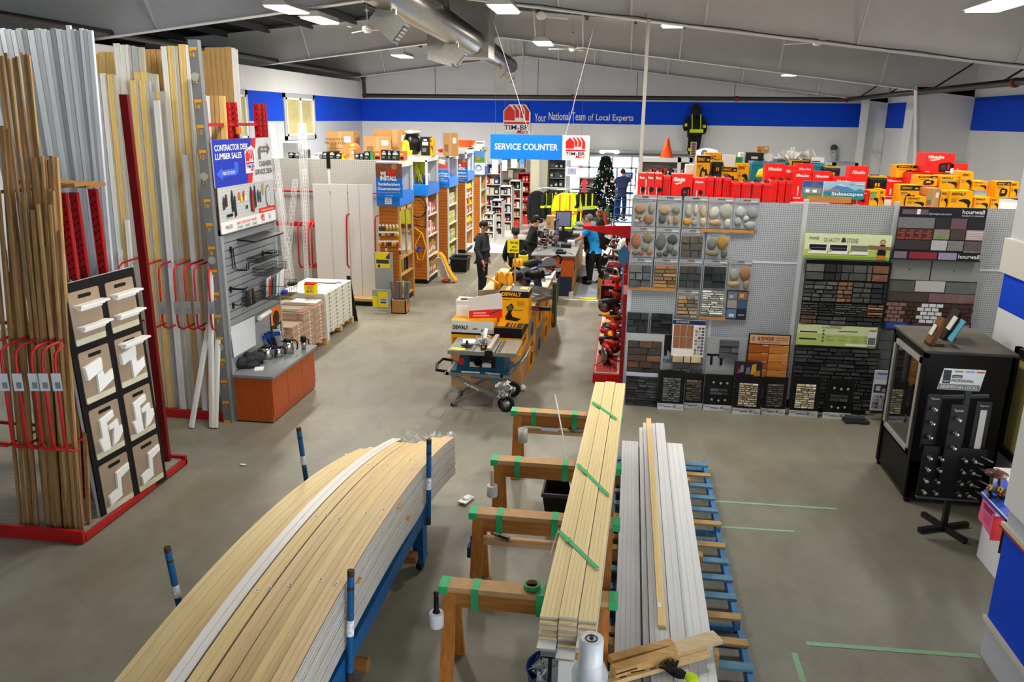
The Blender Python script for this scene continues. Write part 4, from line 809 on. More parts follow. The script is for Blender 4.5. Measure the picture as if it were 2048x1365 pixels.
A=Zp(1109, 790, .9);A=Yp(1110, 790, 8.2);B=Yp(1140, 967, 7.4);obj('loose_bead', MB().tube([A, (A+B)/2+X_*.01, B, B+(B-A)*.15], .008, 5), WB, label='thin white bead strip standing out beside the taped boards', cat='strip')
A=Zp(1103, 1110, .8);obj('loose_bead', MB().tube([Yp(1118, 1058, 5.9), Yp(1101, 1108, 5.7)], .006, 5), mat('#d9cbb8', .6), label='short splinter of trim sticking out under the taped boards', cat='strip')
obj('box_under_boards', MB().box(-.30, 4.55, 0, -.06, 4.9, .62), OFFW, label='white box standing under the near end of the taped boards', cat='box')
obj('board_support', MB().box(-.3, 4.5, .62, -.02, 4.9, .75), SWX, label='brown wooden support block below the taped boards', cat='block')
# ================================================================ blue pallets with white boards
PB=wood('#4a88c0', '#3d6f9c', 'y', 5, .7);PBX=wood('#6c98b0', '#4f7c9a', 'x', 5, .7);RAW=wood('#c9a46d', '#a8834f', 'x', 5, .7)
def pallet(Y0, Y1, lab, x0=.0, x1=1.12, sk=0):
 t=thing('pallet', lab, 'pallet', ((x0+x1)/2, (Y0+Y1)/2, 0), 'blue pallets under the white boards')
 for k, x in enumerate((x0, (x0+x1)/2-.02, x1-.045)):obj('stringer', MB().box(x+sk, Y0, .0, x+sk+.045, Y1, .10), PB, t)
 y=Y0+.02;k=0
 while y<Y1-.08:obj('deck_board', MB().box(x0+sk-.01, y, .10, x1+sk+.01, y+.085, .122), PBX if k%4 else RAW, t);y+=.29;k+=1
 for y in(Y0, Y1-.1):obj('bottom_board', MB().box(x0+sk-.01, y, -.0, x1+sk+.01, y+.09, .018), PB, t)
pallet(4.35, 5.75, 'nearest blue pallet under the white boards', sk=.0);pallet(5.85, 7.35, 'middle blue pallet under the white boards', sk=-.01);pallet(7.45, 9.1, 'furthest blue pallet under the white boards with bare wood slats', sk=0.0)
for k, y in enumerate((5.2, 6.6, 8.2)):obj('cross_beam', MB().box(.02, y, .123, .86, y+.09, .25), RAW, label='bare wood beam lifting the white boards off the pallets, %s from the front'%ordinal(k), cat='beam')
WG=mat('#dfe1e3', .35, 0, .03, 2, stretch=(8, .5, 1));WG2=mat('#c4c8ca', .4);GR=C('#bfc3c5')
cols=[(.075, .27, .30, 9.1, 4), (.285, .33, .33, 9.5, 0), (.335, .485, .35, 9.62, 3), (.49, .60, .36, 9.62, 1), (.61, .80, .31, 9.1, 2)]
for c, (x0, x1, zt, ye, g) in enumerate(cols):
 for j in range(2 if c in(1,) else 3):
  z1=zt-j*.019;long_board(x0+.006*(j%2), x1, z1-.017, z1, 4.0-.03*c, ye-.02*j, .02, WG if c!=4 else mat('#e9eaea', .35), WG2, '%s board over the blue pallets, %s column, %s from the top'%(['grooved white', 'narrow white', 'smooth white', 'white', 'wide white'][c], ordinal(c), ordinal(j)), 'long white boards over the blue pallets', g, gm=GR)
obj('board_bundle', MB().box(.09, 4.2, .25, .60, 9.0, .31-.06), WG2) if False else None
long_board(.085, .60, .252, .262, 4.1, 9.0, .01, WG, WG2, 'flat white sheet at the bottom of the white boards on the pallets', None)
long_board(.62, .80, .252, .256, 4.1, 9.0, .01, WG, WG2, 'flat white strip at the bottom right of the white boards on the pallets', None)
long_board(.405, .465, .352, .378, 5.32, 9.72, -.01, MDF2, MDF3, 'single long tan board lying on the white boards over the pallets', None, 2)
obj('end_label', MB().box(.41, 5.55, .3795, .435, 5.62, .381), WHITE, label='small white barcode label on the single tan board', cat='sticker')
# lumber offcuts across the near end
def scrap(pa, pb, z, w_, h_, m, lab):
 A=Zp(*pa, z);B=Zp(*pb, z);obj('lumber_offcut', MB().bar(A, B, w_, h_, side=(0, 0, 1)), m, label=lab, cat='offcut', bevel=.004)
PINE=wood('#e3c48f', '#cfa866', 'x', 6);PINE2=wood('#d9b273', '#bd8c49', 'x', 6)
scrap((1310, 1312), (1436, 1275), .40, .13, .035, wood('#e6d2ac', '#d3b684', 'x', 6), 'wide pale plank end at the right of the offcut pile')
scrap((1220, 1322), (1345, 1288), .42, .075, .05, PINE2, 'weathered framing offcut stamped with marks, upper of the pair');scrap((1225, 1344), (1350, 1305), .44, .075, .06, PINE2, 'weathered framing offcut with dark stains, lower of the pair')
scrap((1218, 1352), (1410, 1298), .395, .05, .03, PINE, 'long thin pine strip in the offcut pile, back one');scrap((1218, 1366), (1418, 1308), .39, .05, .035, PINE, 'long thin pine strip in the offcut pile, front one')
mk=MB()
for(a, b) in(((1232, 1350), (1275, 1337)), ((1240, 1357), (1252, 1353)), ((1262, 1346), (1290, 1341)), ((1300, 1340), (1312, 1336)), ((1320, 1328), (1328, 1325))):
 A=Zp(*a, .475);B=Zp(*b, .475);mk.bar(A, B, .012, .001, side=(0, 0, 1))
obj('stain_marks', mk, mat('#3a2c1e', .8), label='dark stain marks on the lower stamped offcut', cat='stain')
# glove
g=Zp(1355, 1352, .40);t=thing('work_glove', 'black work glove with bright yellow cuff on the white boards', 'glove', g)
mb=MB();mb.blob(g+Z_*.02, (.07, .045, .03), 0, rot('Z', -20))
for k, (dx, dy, a) in enumerate([(-.085, .03, 120), (-.08, .055, 100), (-.06, .07, 85), (-.03, .065, 70), (-.09, -.01, 160)]):
 q=g+V3((dx*.6, dy*.6, .025));mb.tube([q, q+V3((cos(radians(a))*.04, sin(radians(a))*.04, .02)), q+V3((cos(radians(a))*.075, sin(radians(a))*.075, .01))], [.013, .012, .008], 7)
obj('glove_body', mb, mat('#121212', .8), t);obj('cuff', MB().blob(g+V3((.09, -.035, .02)), (.05, .05, .03), 0, rot('Z', -20)), mat('#c9e61a', .6), t)
# film roll stand and tub at the bottom edge
c=V3((.0, 0, 0));top=Zp(1183, 1278, 1.15);t=thing('bag_roll_stand', 'large upright roll of clear printed bags on a stand at the bottom edge', 'bag roll', (top.x, top.y, 0))
x, y=top.x, top.y;R_=.073
obj('roll', MB().lathe([(R_*.5, 1.15), (R_, 1.15), (R_, .78), (R_*.5, .78)], (x, y, 0), 28), mat('#dfe2e4', .22, 0, .05, 20, stretch=(1, 1, .2)), t)
obj('core', MB().lathe([(R_*.2, 1.12), (R_*.52, 1.12), (R_*.52, 1.152), (R_*.42, 1.153), (R_*.2, 1.12)], (x, y, 0), 20).cyl((x, y, .2), (x, y, 1.165), .012, 10), BLACK, t)
obj('loose_film', MB().lathe([(R_*1.05, .99), (R_*1.5, .92), (R_*1.35, .6), (R_*1.6, .3), (.02, .3)], (x, y, 0), 16), mat('#e6eaee', .1, alpha=.45), t)
obj('stand_pole', MB().cyl((x, y, 0), (x, y, .8), .02, 10).cyl((x, y, 0), (x, y, .03), .18, 16), BLACK, t)
f=Face((x-.02, y-R_*1.5, .80), X_, Z_, .12, .15);logo_house(f, .1, .3, .5, .6, 0);f.text('TIMBER', .1, .18, .1, C('#2a67c8'), w=.8);f.text('MART', .3, .05, .1, RED, w=.5);f.done(t, 'printed_logo')
p=Zp(1112, 1345, .35);t=thing('plastic_tub', 'blue round tub full of crumpled clear plastic', 'tub', (p.x, p.y, 0))
obj('tub', MB().lathe([(.17, 0), (.205, .38), (.215, .39), (.2, .37), (.165, .02), (0, .02)], (p.x, p.y, 0), 28), mat('#1c3f8a', .35), t)
mb=MB();r6=random.Random(3)
crumple(mb, (p.x, p.y, .33), (.2, .2, .1), 150, r6, 0, .06);crumple(mb, (p.x+.05, p.y, .4), (.06, .06, .04), 14, r6, 1, .04)
obj('crumpled_plastic', mb, [mat('#e9edf0', .15, alpha=.6), mat('#3aa0e0', .4)], t)
p=Zp(1101, 1288, .75);t=thing('tape_dispenser_stand', 'black cylinder in a metal bracket on a thin black post', 'dispenser', (p.x, p.y, 0))
obj('cylinder', MB().cyl((p.x-.06, p.y, .78), (p.x+.06, p.y, .78), .05, 18), mat('#15171a', .35), t);obj('bracket', MB().box(p.x-.06, p.y-.06, .68, p.x+.06, p.y-.05, .76).box(p.x-.06, p.y-.06, .68, p.x+.06, p.y+.05, .69), mat('#7b8587', .4, .6), t);obj('post', MB().box(p.x-.01, p.y-.03, 0, p.x+.015, p.y-.005, .68), BLACK, t)
# black tote under the taped boards
p=Zp(1110, 1020, 0);t=thing('storage_tote', 'black plastic tote on the floor behind the third sawhorse', 'tote', (p.x+.05, 7.75, 0))
mb=MB();x0, x1, y0, y1=p.x-.12, p.x+.38, 7.5, 7.95
mb.add([(x0+.04, y0+.03, 0), (x1-.04, y0+.03, 0), (x1-.04, y1-.03, 0), (x0+.04, y1-.03, 0), (x0, y0, .3), (x1, y0, .3), (x1, y1, .3), (x0, y1, .3)], [(0, 3, 2, 1), (0, 1, 5, 4), (1, 2, 6, 5), (2, 3, 7, 6), (3, 0, 4, 7)])
obj('body', mb, BLACK, t);obj('rim', MB().box(x0-.01, y0-.01, .27, x1+.01, y0+.01, .31).box(x0-.01, y1-.01, .27, x1+.01, y1+.01, .31).box(x0-.01, y0, .27, x0+.01, y1, .31).box(x1-.01, y0, .27, x1+.01, y1, .31), DGREY, t)
# green tape lines on the concrete floor
for k, (a, b) in enumerate([((1424, 1003), (1674, 1019)), ((1430, 1054), (1588, 1064)), ((1612, 1288), (1960, 1314)), ((1588, 1307), (1606, 1365))]):
 A=Zp(*a);B=Zp(*b);A.z=B.z=.002;obj('floor_tape', MB().bar(A, B, .035 if k<2 else .05, .002, side=(0, 0, 1)), mat('#8fb890', .7, 0, .15, 20), label=['green tape line on the floor beside the pallets, upper one', 'green tape line on the floor beside the pallets, lower one', 'long green tape line on the floor at the bottom right', 'short green tape line running towards the camera'][k], cat='tape')
# ================================================================ stone display wall (pegboard gondola)
YP=11.45
PEG=pegmat('#a9adb1', '#5d6063', 'xz', .030, .22)
t=thing('pegboard_gondola', 'long grey pegboard display wall holding stone and siding samples', 'display wall', (2.6, YP, 0))
for k, (a, b) in enumerate([(.14, 2.43), (2.49, 3.62), (3.68, 6.0)]):
 obj('pegboard', MB().box(a, YP, .15, b, YP+.02, 3.02), PEG, t)
obj('upright', MB().box(2.43, YP-.01, 0, 2.49, YP+.05, 3.08), LTGREY, t);obj('upright', MB().box(3.62, YP-.01, 0, 3.68, YP+.05, 3.08), LTGREY, t);obj('upright', MB().box(.08, YP-.01, 0, .14, YP+.05, 3.04), LTGREY, t);obj('upright', MB().box(1.28, YP-.004, .1, 1.32, YP, 1.4), LTGREY, t)
for a, b in((1.2, 2.43), (3.7, 6)):obj('cross_strip', MB().box(a, YP-.006, 2.17, b, YP, 2.2), mat('#cfd4dc', .4), t)
obj('top_shelf', MB().box(.1, YP+.02, 2.93, 6.0, 13.6, 2.98), LTGREY, t);obj('back_panel', MB().box(.14, YP+.6, 0, 6.0, YP+.62, 2.93), GREY, t)
def WR(x0, y0, x1, y1, Y=YP-.03):
 a=Yp(x0, y0, Y);b=Yp(x1, y0, Y);c=Yp(x0, y1, Y);d=Yp(x1, y1, Y);return(a.x+c.x)/2, (c.z+d.z)/2, (b.x+d.x)/2, (a.z+b.z)/2
WOODL=wood('#c98f4c', '#b0753a', 'x')
for k, (a, y, b) in enumerate([(1400, 462, 1508), (1404, 464, 1410), (1258, 578, 1352), (1397, 637, 1450), (1494, 588, 1497)]):
 if k in(1, 4):continue
 x0, z0, x1, z1=WR(a, y-3, b, y+3);obj('wood_ledge', MB().box(x0, YP-.05, z0, x1, YP-.003, z1), WOODL, label=['wooden ledge strip under the top row of river stone cards', '', 'wooden ledge strip under the third row at the left of the pegboard', 'wooden ledge strip under the ledgestone cards'][k], cat='ledge')
SC_=lambda*h:[mat(c, .85, 0, .2, 14, .6) for c in h]
GROUT=mat('#4a4a48', .9)
def rock(mb, x, z, w, h, y, m, r, depth=.02, ang=0):
 n=9;pts=[]
 for k in range(n):
  a=2*pi*k/n+ang;f=r.uniform(.82, 1.05);pts.append((x+w/2*cos(a)*f*1.08, z+h/2*sin(a)*f*1.08))
 vs=[(p[0], y, p[1]) for p in pts]+[(x+(p[0]-x)*.82, y-depth*.7, z+(p[1]-z)*.82) for p in pts]+[(x+(p[0]-x)*.4, y-depth, z+(p[1]-z)*.4) for p in pts]
 fs=[(i, i+n if 0 else(i+1)%n, n+(i+1)%n, n+i) for i in range(n)]+[(n+i, n+(i+1)%n, 2*n+(i+1)%n, 2*n+i) for i in range(n)]+[tuple(range(2*n, 3*n))]
 mb.add(vs, fs, m, True)
def stones(mb, x0, z0, x1, z1, y, rows, per, nm, r, depth=.018, jit=.35, gap=.004, slope=0):
 """courses of split stone between x0..x1, z0..z1"""
 H=(z1-z0)/rows;z=z0;
 for i in range(rows):
  h=H;x=x0-r.random()*.0
  while x<x1-.01:
   w=(x1-x0)/per*r.uniform(1-jit, 1+jit);xe=min(x1, x+w)
   if x1-xe<(x1-x0)/per*.3:xe=x1
   d=depth*r.uniform(.5, 1.3);m=r.randrange(nm);j=lambda:r.uniform(-.12, .12)*h
   a, b, c, e=x+gap, xe-gap, z+gap, z+h-gap
   vs=[(a, y, c), (b, y, c), (b, y, e), (a, y, e), (a+gap, y-d+r.uniform(0, .3)*d, c+gap), (b-gap, y-d+r.uniform(0, .3)*d, c+gap), (b-gap, y-d*.8+r.uniform(0, .3)*d, e-gap), (a+gap, y-d*.8+r.uniform(0, .3)*d, e-gap)]
   mb.add(vs, [(4, 5, 6, 7), (0, 1, 5, 4), (1, 2, 6, 5), (2, 3, 7, 6), (3, 0, 4, 7)], m);x=xe
  z+=h
CARDG=mat('#9b9da0', .6);LBLD=mat('#26303f', .6)
def stone_card(px0, py0, px1, py1, style, cols, label, seed, header=True):
 x0, z0, x1, z1=WR(px0, py0, px1, py1, YP-.035);r=random.Random(seed);y=YP-.035;w=x1-x0;h=z1-z0
 t=thing('stone_sample_card', label, 'stone sample', ((x0+x1)/2, y, z0), 'stone sample cards on the pegboard')
 obj('card', MB().prism(rrect(x0, z0, x1, z1, .02), (0, y+.01, 0), X_, Z_, .01), CARDG, t)
 if header:
  f=Face((x0, y, z0), X_, Z_, w, h);f.rect(.03, .795, .97, .85, LBLD);f.text('ROCKY MOUNTAIN STONEWORKS LTD', .05, .807, .028, WHITE, w=.9, bold=.02);f.poly([(.36+.28*a, .915+.04*b) for a, b in((0, 0), (1, 0), (1, 1), (0, 1))], mat('#7a5430' if style!='river' else '#3a3c3e', .7));f.rect(.68, .88, .95, .915, OFFW);f.rect(.1, .755, .6, .77, GREY);f.done(t)
 mats=SC_(*cols);zt=z0+h*(.76 if header else .97);zb2=z0+.03*h;xa=x0+.04*w;xb=x1-.04*w
 if style=='river':
  L=[(.30, .56, .56, .32), (.80, .60, .28, .40), (.25, .30, .30, .12), (.18, .13, .24, .14), (.38, .18, .16, .16), (.70, .22, .46, .36)]
  if seed%3==1:L=[(.32, .58, .56, .36), (.78, .58, .36, .28), (.24, .24, .36, .32), (.53, .2, .14, .28), (.8, .22, .26, .38)]
  if seed%3==2:L=[(.22, .56, .28, .5), (.52, .6, .18, .42), (.82, .56, .3, .46), (.18, .18, .34, .28), (.48, .32, .14, .1), (.5, .16, .28, .26), (.83, .2, .26, .34)]
  for k, (a, b, c, d) in enumerate(L):
   mb=MB();rock(mb, x0+a*w, zb2+b*(zt-zb2)/.8*.98, c*w*.95, d*(zt-zb2)/.8, y, 0, r, .035, r.random());obj('stone', mb, mats[k%len(mats)], t)
 elif style=='field':
  L=[(.24, .52, .42, .46), (.70, .60, .52, .54), (.30, .18, .56, .26), (.80, .18, .28, .36)]
  if seed%2:L=[(.27, .58, .46, .44), (.74, .56, .42, .48), (.2, .22, .30, .36), (.52, .34, .28, .24), (.68, .12, .5, .28)]
  for k, (a, b, c, d) in enumerate(L):
   mb=MB();rock(mb, x0+a*w, zb2+b*(zt-zb2)/.8*.98, c*w, d*(zt-zb2)/.8, y, 0, r, .04, .4);obj('stone', mb, mats[k%len(mats)], t)
 elif style=='slab':
  L=[(.22, .55, .5, .62), (.70, .66, .52, .38), (.62, .34, .36, .4), (.2, .10, .32, .2), (.82, .16, .3, .26), (.46, .12, .26, .22)]
  for k, (a, b, c, d) in enumerate(L):
   mb=MB();rock(mb, x0+a*w, zb2+b*(zt-zb2)/.8*.98, c*w*.9, d*(zt-zb2)/.8*.95, y, 0, r, .03, .8);obj('stone', mb, mats[k%len(mats)], t)
 else:
  rows, per={'ashlar':(3, 2.2), 'ledge':(6, 2.0), 'thin':(11, 2.5)}[style]
  mb=MB();mb.box(xa, y-.002, zb2, xb, y, zt, len(mats));stones(mb, xa, zb2, xb, zt, y, rows, per, len(mats), r, .03);obj('stone_face', mb, mats+[GROUT], t)
 return t
RV=['#96745a', '#948c80', '#877c68', '#aea492', '#9a8668'];FD=['#b5b1a2', '#a7a59a', '#b39478', '#c2beb0'];FG=['#a5a8a2', '#8b8f8e', '#9aa09b', '#b2b5ab']
BRS=['#8a6a4a', '#6f6250', '#7c705e', '#a0805a'];GYS=['#5f625f', '#4d504f', '#6f6c64', '#57534a'];LDG=['#9a6e45', '#7d6a52', '#ad8455', '#6b5c48'];DK=['#3b3f40', '#2f3334', '#4b4f50', '#454340']
stone_card(1266, 390, 1312, 452, 'river', RV, 'grey card of rounded river stones, leftmost in the top row', 3)
stone_card(1314, 392, 1363, 454, 'river', ['#a08b6c', '#7d7d72', '#565b5a', '#b79c7c', '#9a8458'], 'grey card of rounded river stones, second in the top row', 4)
stone_card(1366, 393, 1415, 456, 'river', ['#a49c8c', '#c4b49a', '#b7a27e', '#c08a3a', '#a9a48f'], 'grey card with seven pale and orange pebbles, third in the top row', 5)
stone_card(1416, 395, 1466, 457, 'field', FD, 'grey card of pale beige field stones, fourth in the top row', 2)
stone_card(1467, 397, 1517, 458, 'field', FG, 'grey card of grey field stones, rightmost in the top row', 7)
stone_card(1262, 454, 1309, 514, 'slab', ['#94674a', '#7d7257', '#7f8378', '#6c6350', '#a0714a'], 'card with large rust and grey slabs, leftmost in the second row', 1)
stone_card(1311, 456, 1358, 516, 'slab', GYS, 'card with dark grey slabs, second in the second row', 2)
stone_card(1361, 458, 1407, 517, 'ashlar', ['#6e6148', '#8a6b40', '#5d574b', '#54514a'], 'card of four coursed mossy brown stones in the second row', 3)
stone_card(1412, 459, 1459, 518, 'field', ['#6e7069', '#a38544', '#7d7864', '#5f615d'], 'card with an orange speckled stone, rightmost in the second row', 6)
stone_card(1257, 516, 1304, 576, 'ashlar', ['#5b5e60', '#6c6f70', '#505355'], 'card of grey cut stones, leftmost in the third row', 5)
stone_card(1307, 517, 1355, 577, 'ledge', LDG, 'card of warm brown ledgestone, second in the third row', 6)
stone_card(1357, 518, 1404, 578, 'ashlar', DK, 'card of charcoal cut stones, third in the third row', 7)
stone_card(1406, 519, 1454, 579, 'ashlar', ['#2b2f31', '#1f2224', '#34393b'], 'card of nearly black stones, fourth in the third row', 9)
stone_card(1456, 520, 1503, 580, 'field', ['#8f8c82', '#9a6f54', '#a8946e', '#94855f'], 'card of four loose tan and grey stones, rightmost in the third row', 4)
stone_card(1353, 579, 1397, 637, 'ledge', ['#8c7b5e', '#a0794e', '#6e6552', '#a79674'], 'card of tan ledgestone in the fourth row', 8)
stone_card(1401, 580, 1449, 630, 'thin', ['#c9c8be', '#a9a8a0', '#87877f', '#dddcd2'], 'panel of thin white and grey stone strips in the fourth row', 9, False)
stone_card(1253, 624, 1298, 667, 'ashlar', ['#2c3033', '#3a3f42', '#24282a'], 'black stone panel with gold top edge, left of the pair', 11, False)
stone_card(1300, 626, 1346, 669, 'ledge', ['#1f2325', '#2d3234', '#171a1c'], 'black stone panel with gold top edge, right of the pair', 12, False)
def poster(name, px0, py0, px1, py1, label, base, cat='poster', Y=YP-.035, th=.01):
 x0, z0, x1, z1=WR(px0, py0, px1, py1, Y);t=thing(name, label, cat, ((x0+x1)/2, Y, z0));obj('sheet', MB().box(x0, Y, z0, x1, Y+th, z1), base, t)
 return t, Face((x0, Y, z0), X_, Z_, x1-x0, z1-z0)
t, f=poster('collage_poster', 1453, 582, 1494, 640, 'small dark photo collage poster of room interiors in the fourth row', mat('#2a2f3c', .4))
for k, (a, b, c, d, h) in enumerate([(.03, .7, .5, .97, '#6a7486'), (.53, .7, .97, .97, '#8c6a4a'), (.03, .4, .5, .68, '#9c9488'), (.53, .4, .97, .68, '#3d5878'), (.03, .05, .5, .37, '#5b7894'), (.53, .05, .97, .37, '#20242c'), (.1, .75, .3, .85, '#b9b3a6'), (.6, .78, .8, .9, '#d0a468'), (.15, .1, .4, .2, '#cdd6de'), (.6, .15, .9, .2, '#8a8f98')]):f.rect(a, b, c, d, mat(h, .5))
f.done(t)
# floor standing and leaning panels
def leaner(px0, py0, px1, py1, style, cols, label, seed, frame=BLACK, foot=True, tilt=0, inset=(.16, .22, .84, .82), name='stone_sample_board', Y=YP-.16):
 x0, z0, x1, z1=WR(px0, py0, px1, py1, Y);z0=0.0 if py1>780 else z0;w=x1-x0;h=z1-z0;r=random.Random(seed)
 t=thing(name, label, 'sample board', ((x0+x1)/2, Y, z0));obj('board', MB().box(x0, Y, z0, x1, Y+.02, z1), frame, t)
 f=Face((x0, Y, z0), X_, Z_, w, h)
 if foot:
  f.rect(0, 0, 1, .16, C('#d9dade'));f.rect(.25, .06, .55, .085, C('#55585c'));f.poly([(.6, .05), (.72, .05), (.72, .10), (.66, .13), (.6, .10)], C('#8a8d92'));f.text('PREMIUM', .04, .08, .045, C('#2a3f8c'), w=.2);f.rect(.75, .03, .95, .05, C('#9a9da2'));f.rect(.75, .07, .95, .08, C('#9a9da2'))
 if style=='chips':
  obj('stone_face', (lambda mb:(stones(mb, x0+.18*w, z0+.45*h, x1-.18*w, z0+.62*h, Y-.001, 2, 1.4, 2, r, .02), mb)[1])(MB()), SC_('#4c5054', '#3b3f42'), t)
  for k, (a, b) in enumerate([(.3, .78), (.55, .76), (.78, .77), (.28, .3), (.52, .28), (.75, .3)]):
   mb=MB();rock(mb, x0+a*w, z0+b*h, .09*w, .07*h, Y-.001, 0, r, .012);obj('stone_chip', mb, mat('#a7a698', .8), t)
 elif style:
  rows, per={'ledge':(6, 2.0), 'thin':(9, 2.2), 'fine':(11, 3)}[style];mb=MB();mm=SC_(*cols)
  xa, xb, za, zb3=x0+inset[0]*w, x0+inset[2]*w, z0+inset[1]*h, z0+inset[3]*h
  mb.box(xa, Y-.003, za, xb, Y-.0005, zb3, len(mm));stones(mb, xa, za, xb, zb3, Y-.003, rows, per, len(mm), r, .025);obj('stone_face', mb, mm+[GROUT], t)
 f.done(t);return t, Face((x0, Y, z0), X_, Z_, w, h)
leaner(1249, 668, 1325, 806, 'thin', ['#5b463a', '#6f4f3d', '#4a4340', '#7c5a44'], 'tall brown ledgestone board with pale frame at the bottom left of the pegboard wall', 21, C('#b9bcbe'), False, inset=(.06, .02, .94, .9), Y=YP-.08)
t, f=leaner(1324, 672, 1410, 806, None, None, 'grey board with a black R half hidden behind the cedar shake sample', 22, C('#9ea2a4'), False, Y=YP-.06)
f.rect(.0, .78, .32, 1, BLACK);f.text('R', .02, .70, .2, BLACK, bold=.03);f.text('tem', .0, .6, .06, DGREY);f.rect(.1, .42, .3, .5, BLACK);f.disc(.24, .86, .05, C('#d07a2a'));f.done(t)
mb=MB();x0, z0, x1, z1=WR(1345, 716, 1406, 745, YP-.08);mb=MB();stones(mb, x0, z0-.1, x1, z1, YP-.08, 4, 2.4, 3, random.Random(5), .02);obj('stone_strip', mb, SC_('#5f5d58', '#6f6c66', '#4c4b48'), label='grey stone strip panel below the cedar shake sample', cat='stone sample')
mb=MB();x0, z0, x1, z1=WR(1344, 711, 1402, 725, YP-.1);stones(mb, x0, z0, x1, z1, YP-.1, 1, 3, 2, random.Random(5), .05);obj('stone_sill', mb, SC_('#cbb48c', '#d8c39c'), label='cream stone sill piece below the cedar shake sample', cat='stone sill')
t, f=poster('shake_sample_board', 1344, 641, 1409, 713, 'white board with brown cedar shakes and a grid of colour swatches', WHITE, 'sample board', YP-.12, .015)
f.rect(0, .88, 1, 1, C('#1c2c55'));f.text('SHAKE', .1, .92, .05, WHITE, w=.4)
SH=wood('#a9714c', '#8f5a3a', 'z')
for r_ in range(2):
 for c in range(3):f.rect(.04+.205*c, .22+.33*r_, .235+.205*c, .54+.33*r_, SH)
rr=random.Random(1)
for r_ in range(9):
 for c in range(3):f.rect(.70+.1*c, .06+.088*r_, .775+.1*c, .12+.088*r_, mat(['#8c8f92', '#c3c0a8', '#5b5e66', '#7e6f66', '#a4a7ac', '#3f4a5e', '#d5d2ba', '#8a2f2f', '#2f4a44'][(r_*3+c)%9], .5))
f.done(t)
t, f=leaner(1409, 675, 1488, 815, 'ledge', ['#4d4f52', '#5c5e60', '#3e4042'], 'grey stone board with big letters TY in the lower middle of the wall', 31, C('#a7abad'), False, inset=(.02, .1, .98, .45), Y=YP-.07)
f.text('TY', .02, .60, .16, BLACK, bold=.03);mb=MB();x0, z0, x1, z1=WR(1438, 680, 1478, 718, YP-.08);stones(mb, x0, z0, x1, z1, YP-.08, 3, 1.3, 2, random.Random(2), .05);obj('stone_face', mb, SC_('#55575a', '#6a6c70'), t);f.done(t)
CED=[wood('#c9772a', '#a65717', 'x'), wood('#d98a35', '#b8692a', 'x'), wood('#b86422', '#934812', 'x'), wood('#e09a4c', '#cc8438', 'x')]
t, f=poster('cedar_siding_board', 1494, 669, 1578, 757, 'orange cedar siding sample board with a peach header', BLACK, 'sample board', YP-.09, .02)
f.rect(.03, .78, .97, .98, C('#e0a878'));f.text('ELYKWOOD', .22, .86, .08, BLACK, w=.38, bold=.02);f.text('FOREST PRODUCTS', .66, .91, .03, BLACK, w=.28);f.text('& MANUFACTURING', .66, .86, .03, BLACK, w=.28);f.text('"Producers of Endless Possibilities"', .25, .81, .03, BLACK, w=.5)
f.poly([(.08, .84), (.14, .84), (.15, .92), (.11, .96), (.07, .92)], GREY)
for r_ in range(4):
 for c in range(2):f.rect(.02+.49*c, .01+.19*r_, .5+.48*c, .19+.19*r_, CED[(r_*2+c*3)%4])
 f.rect(.35, .175+.19*r_, .48, .19+.19*r_, OFFW);f.rect(.85, .175+.19*r_, .97, .19+.19*r_, OFFW)
f.done(t)
leaner(1252, 746, 1316, 806, 'fine', DK+['#55585a'], 'black slate ledgestone board with a lilac header strip standing on the floor at far left', 41, GROUT, False, inset=(.01, .01, .99, .90), Y=YP-.24)
x0, z0, x1, z1=WR(1252, 746, 1316, 753, YP-.28);obj('header_strip', MB().box(x0, YP-.285, z0, x1, YP-.275, z1), C('#c9c6dd'), label='lilac and white header strip over the black slate board', cat='sign strip')
leaner(1317, 742, 1369, 811, 'fine', ['#6c6e6c', '#7c7d7a', '#585b5c'], 'black sample board with grey stone, second from the left on the floor', 42, Y=YP-.34)
leaner(1370, 748, 1407, 811, 'thin', ['#6a5a4a', '#7e6a55', '#55504a'], 'narrow black sample board with brown grey stone, third from the left on the floor', 43, inset=(.04, .22, .86, .82), Y=YP-.22)
leaner(1409, 750, 1466, 814, 'chips', None, 'black board with six stone chips around a dark strip, left of two', 44, Y=YP-.26)
leaner(1468, 753, 1524, 820, 'fine', ['#c7b79c', '#b8aa92', '#d4c8b2', '#a8957a'], 'black sample board with cream stone in the middle of the floor row', 45, Y=YP-.34)
leaner(1526, 755, 1574, 820, 'fine', ['#5e524b', '#6e5d52', '#4a4542'], 'black sample board with dark brown stone below the cedar siding', 46, Y=YP-.28)
leaner(1582, 754, 1640, 821, 'fine', ['#cfc7b0', '#bdb59f', '#dcd6c4', '#c0a97c'], 'black sample board with cream and white stone, right of the dark brown one', 47, Y=YP-.3)
leaner(1650, 760, 1707, 821, 'chips', None, 'black board with six stone chips around a dark strip, right of two', 48, Y=YP-.3)
t, f=poster('roof_photo_card', 1468, 724, 1524, 756, 'card with a photo of workers in yellow jackets above the cream stone board', C('#2a2330'), 'picture card', YP-.25)
for a, b, c, d, h in((.2, .3, .35, .8, '#8a8a92'), (.42, .2, .58, .7, '#7a7690'), (.6, .2, .8, .9, '#e2a81c'), (.72, .1, .95, .5, '#c9851c'), (.1, .2, .2, .6, '#a33a30')):f.poly([(a, b), (c, b+.05), (c-.02, d), (a+.03, d-.08)], mat(h, .5))
f.done(t)
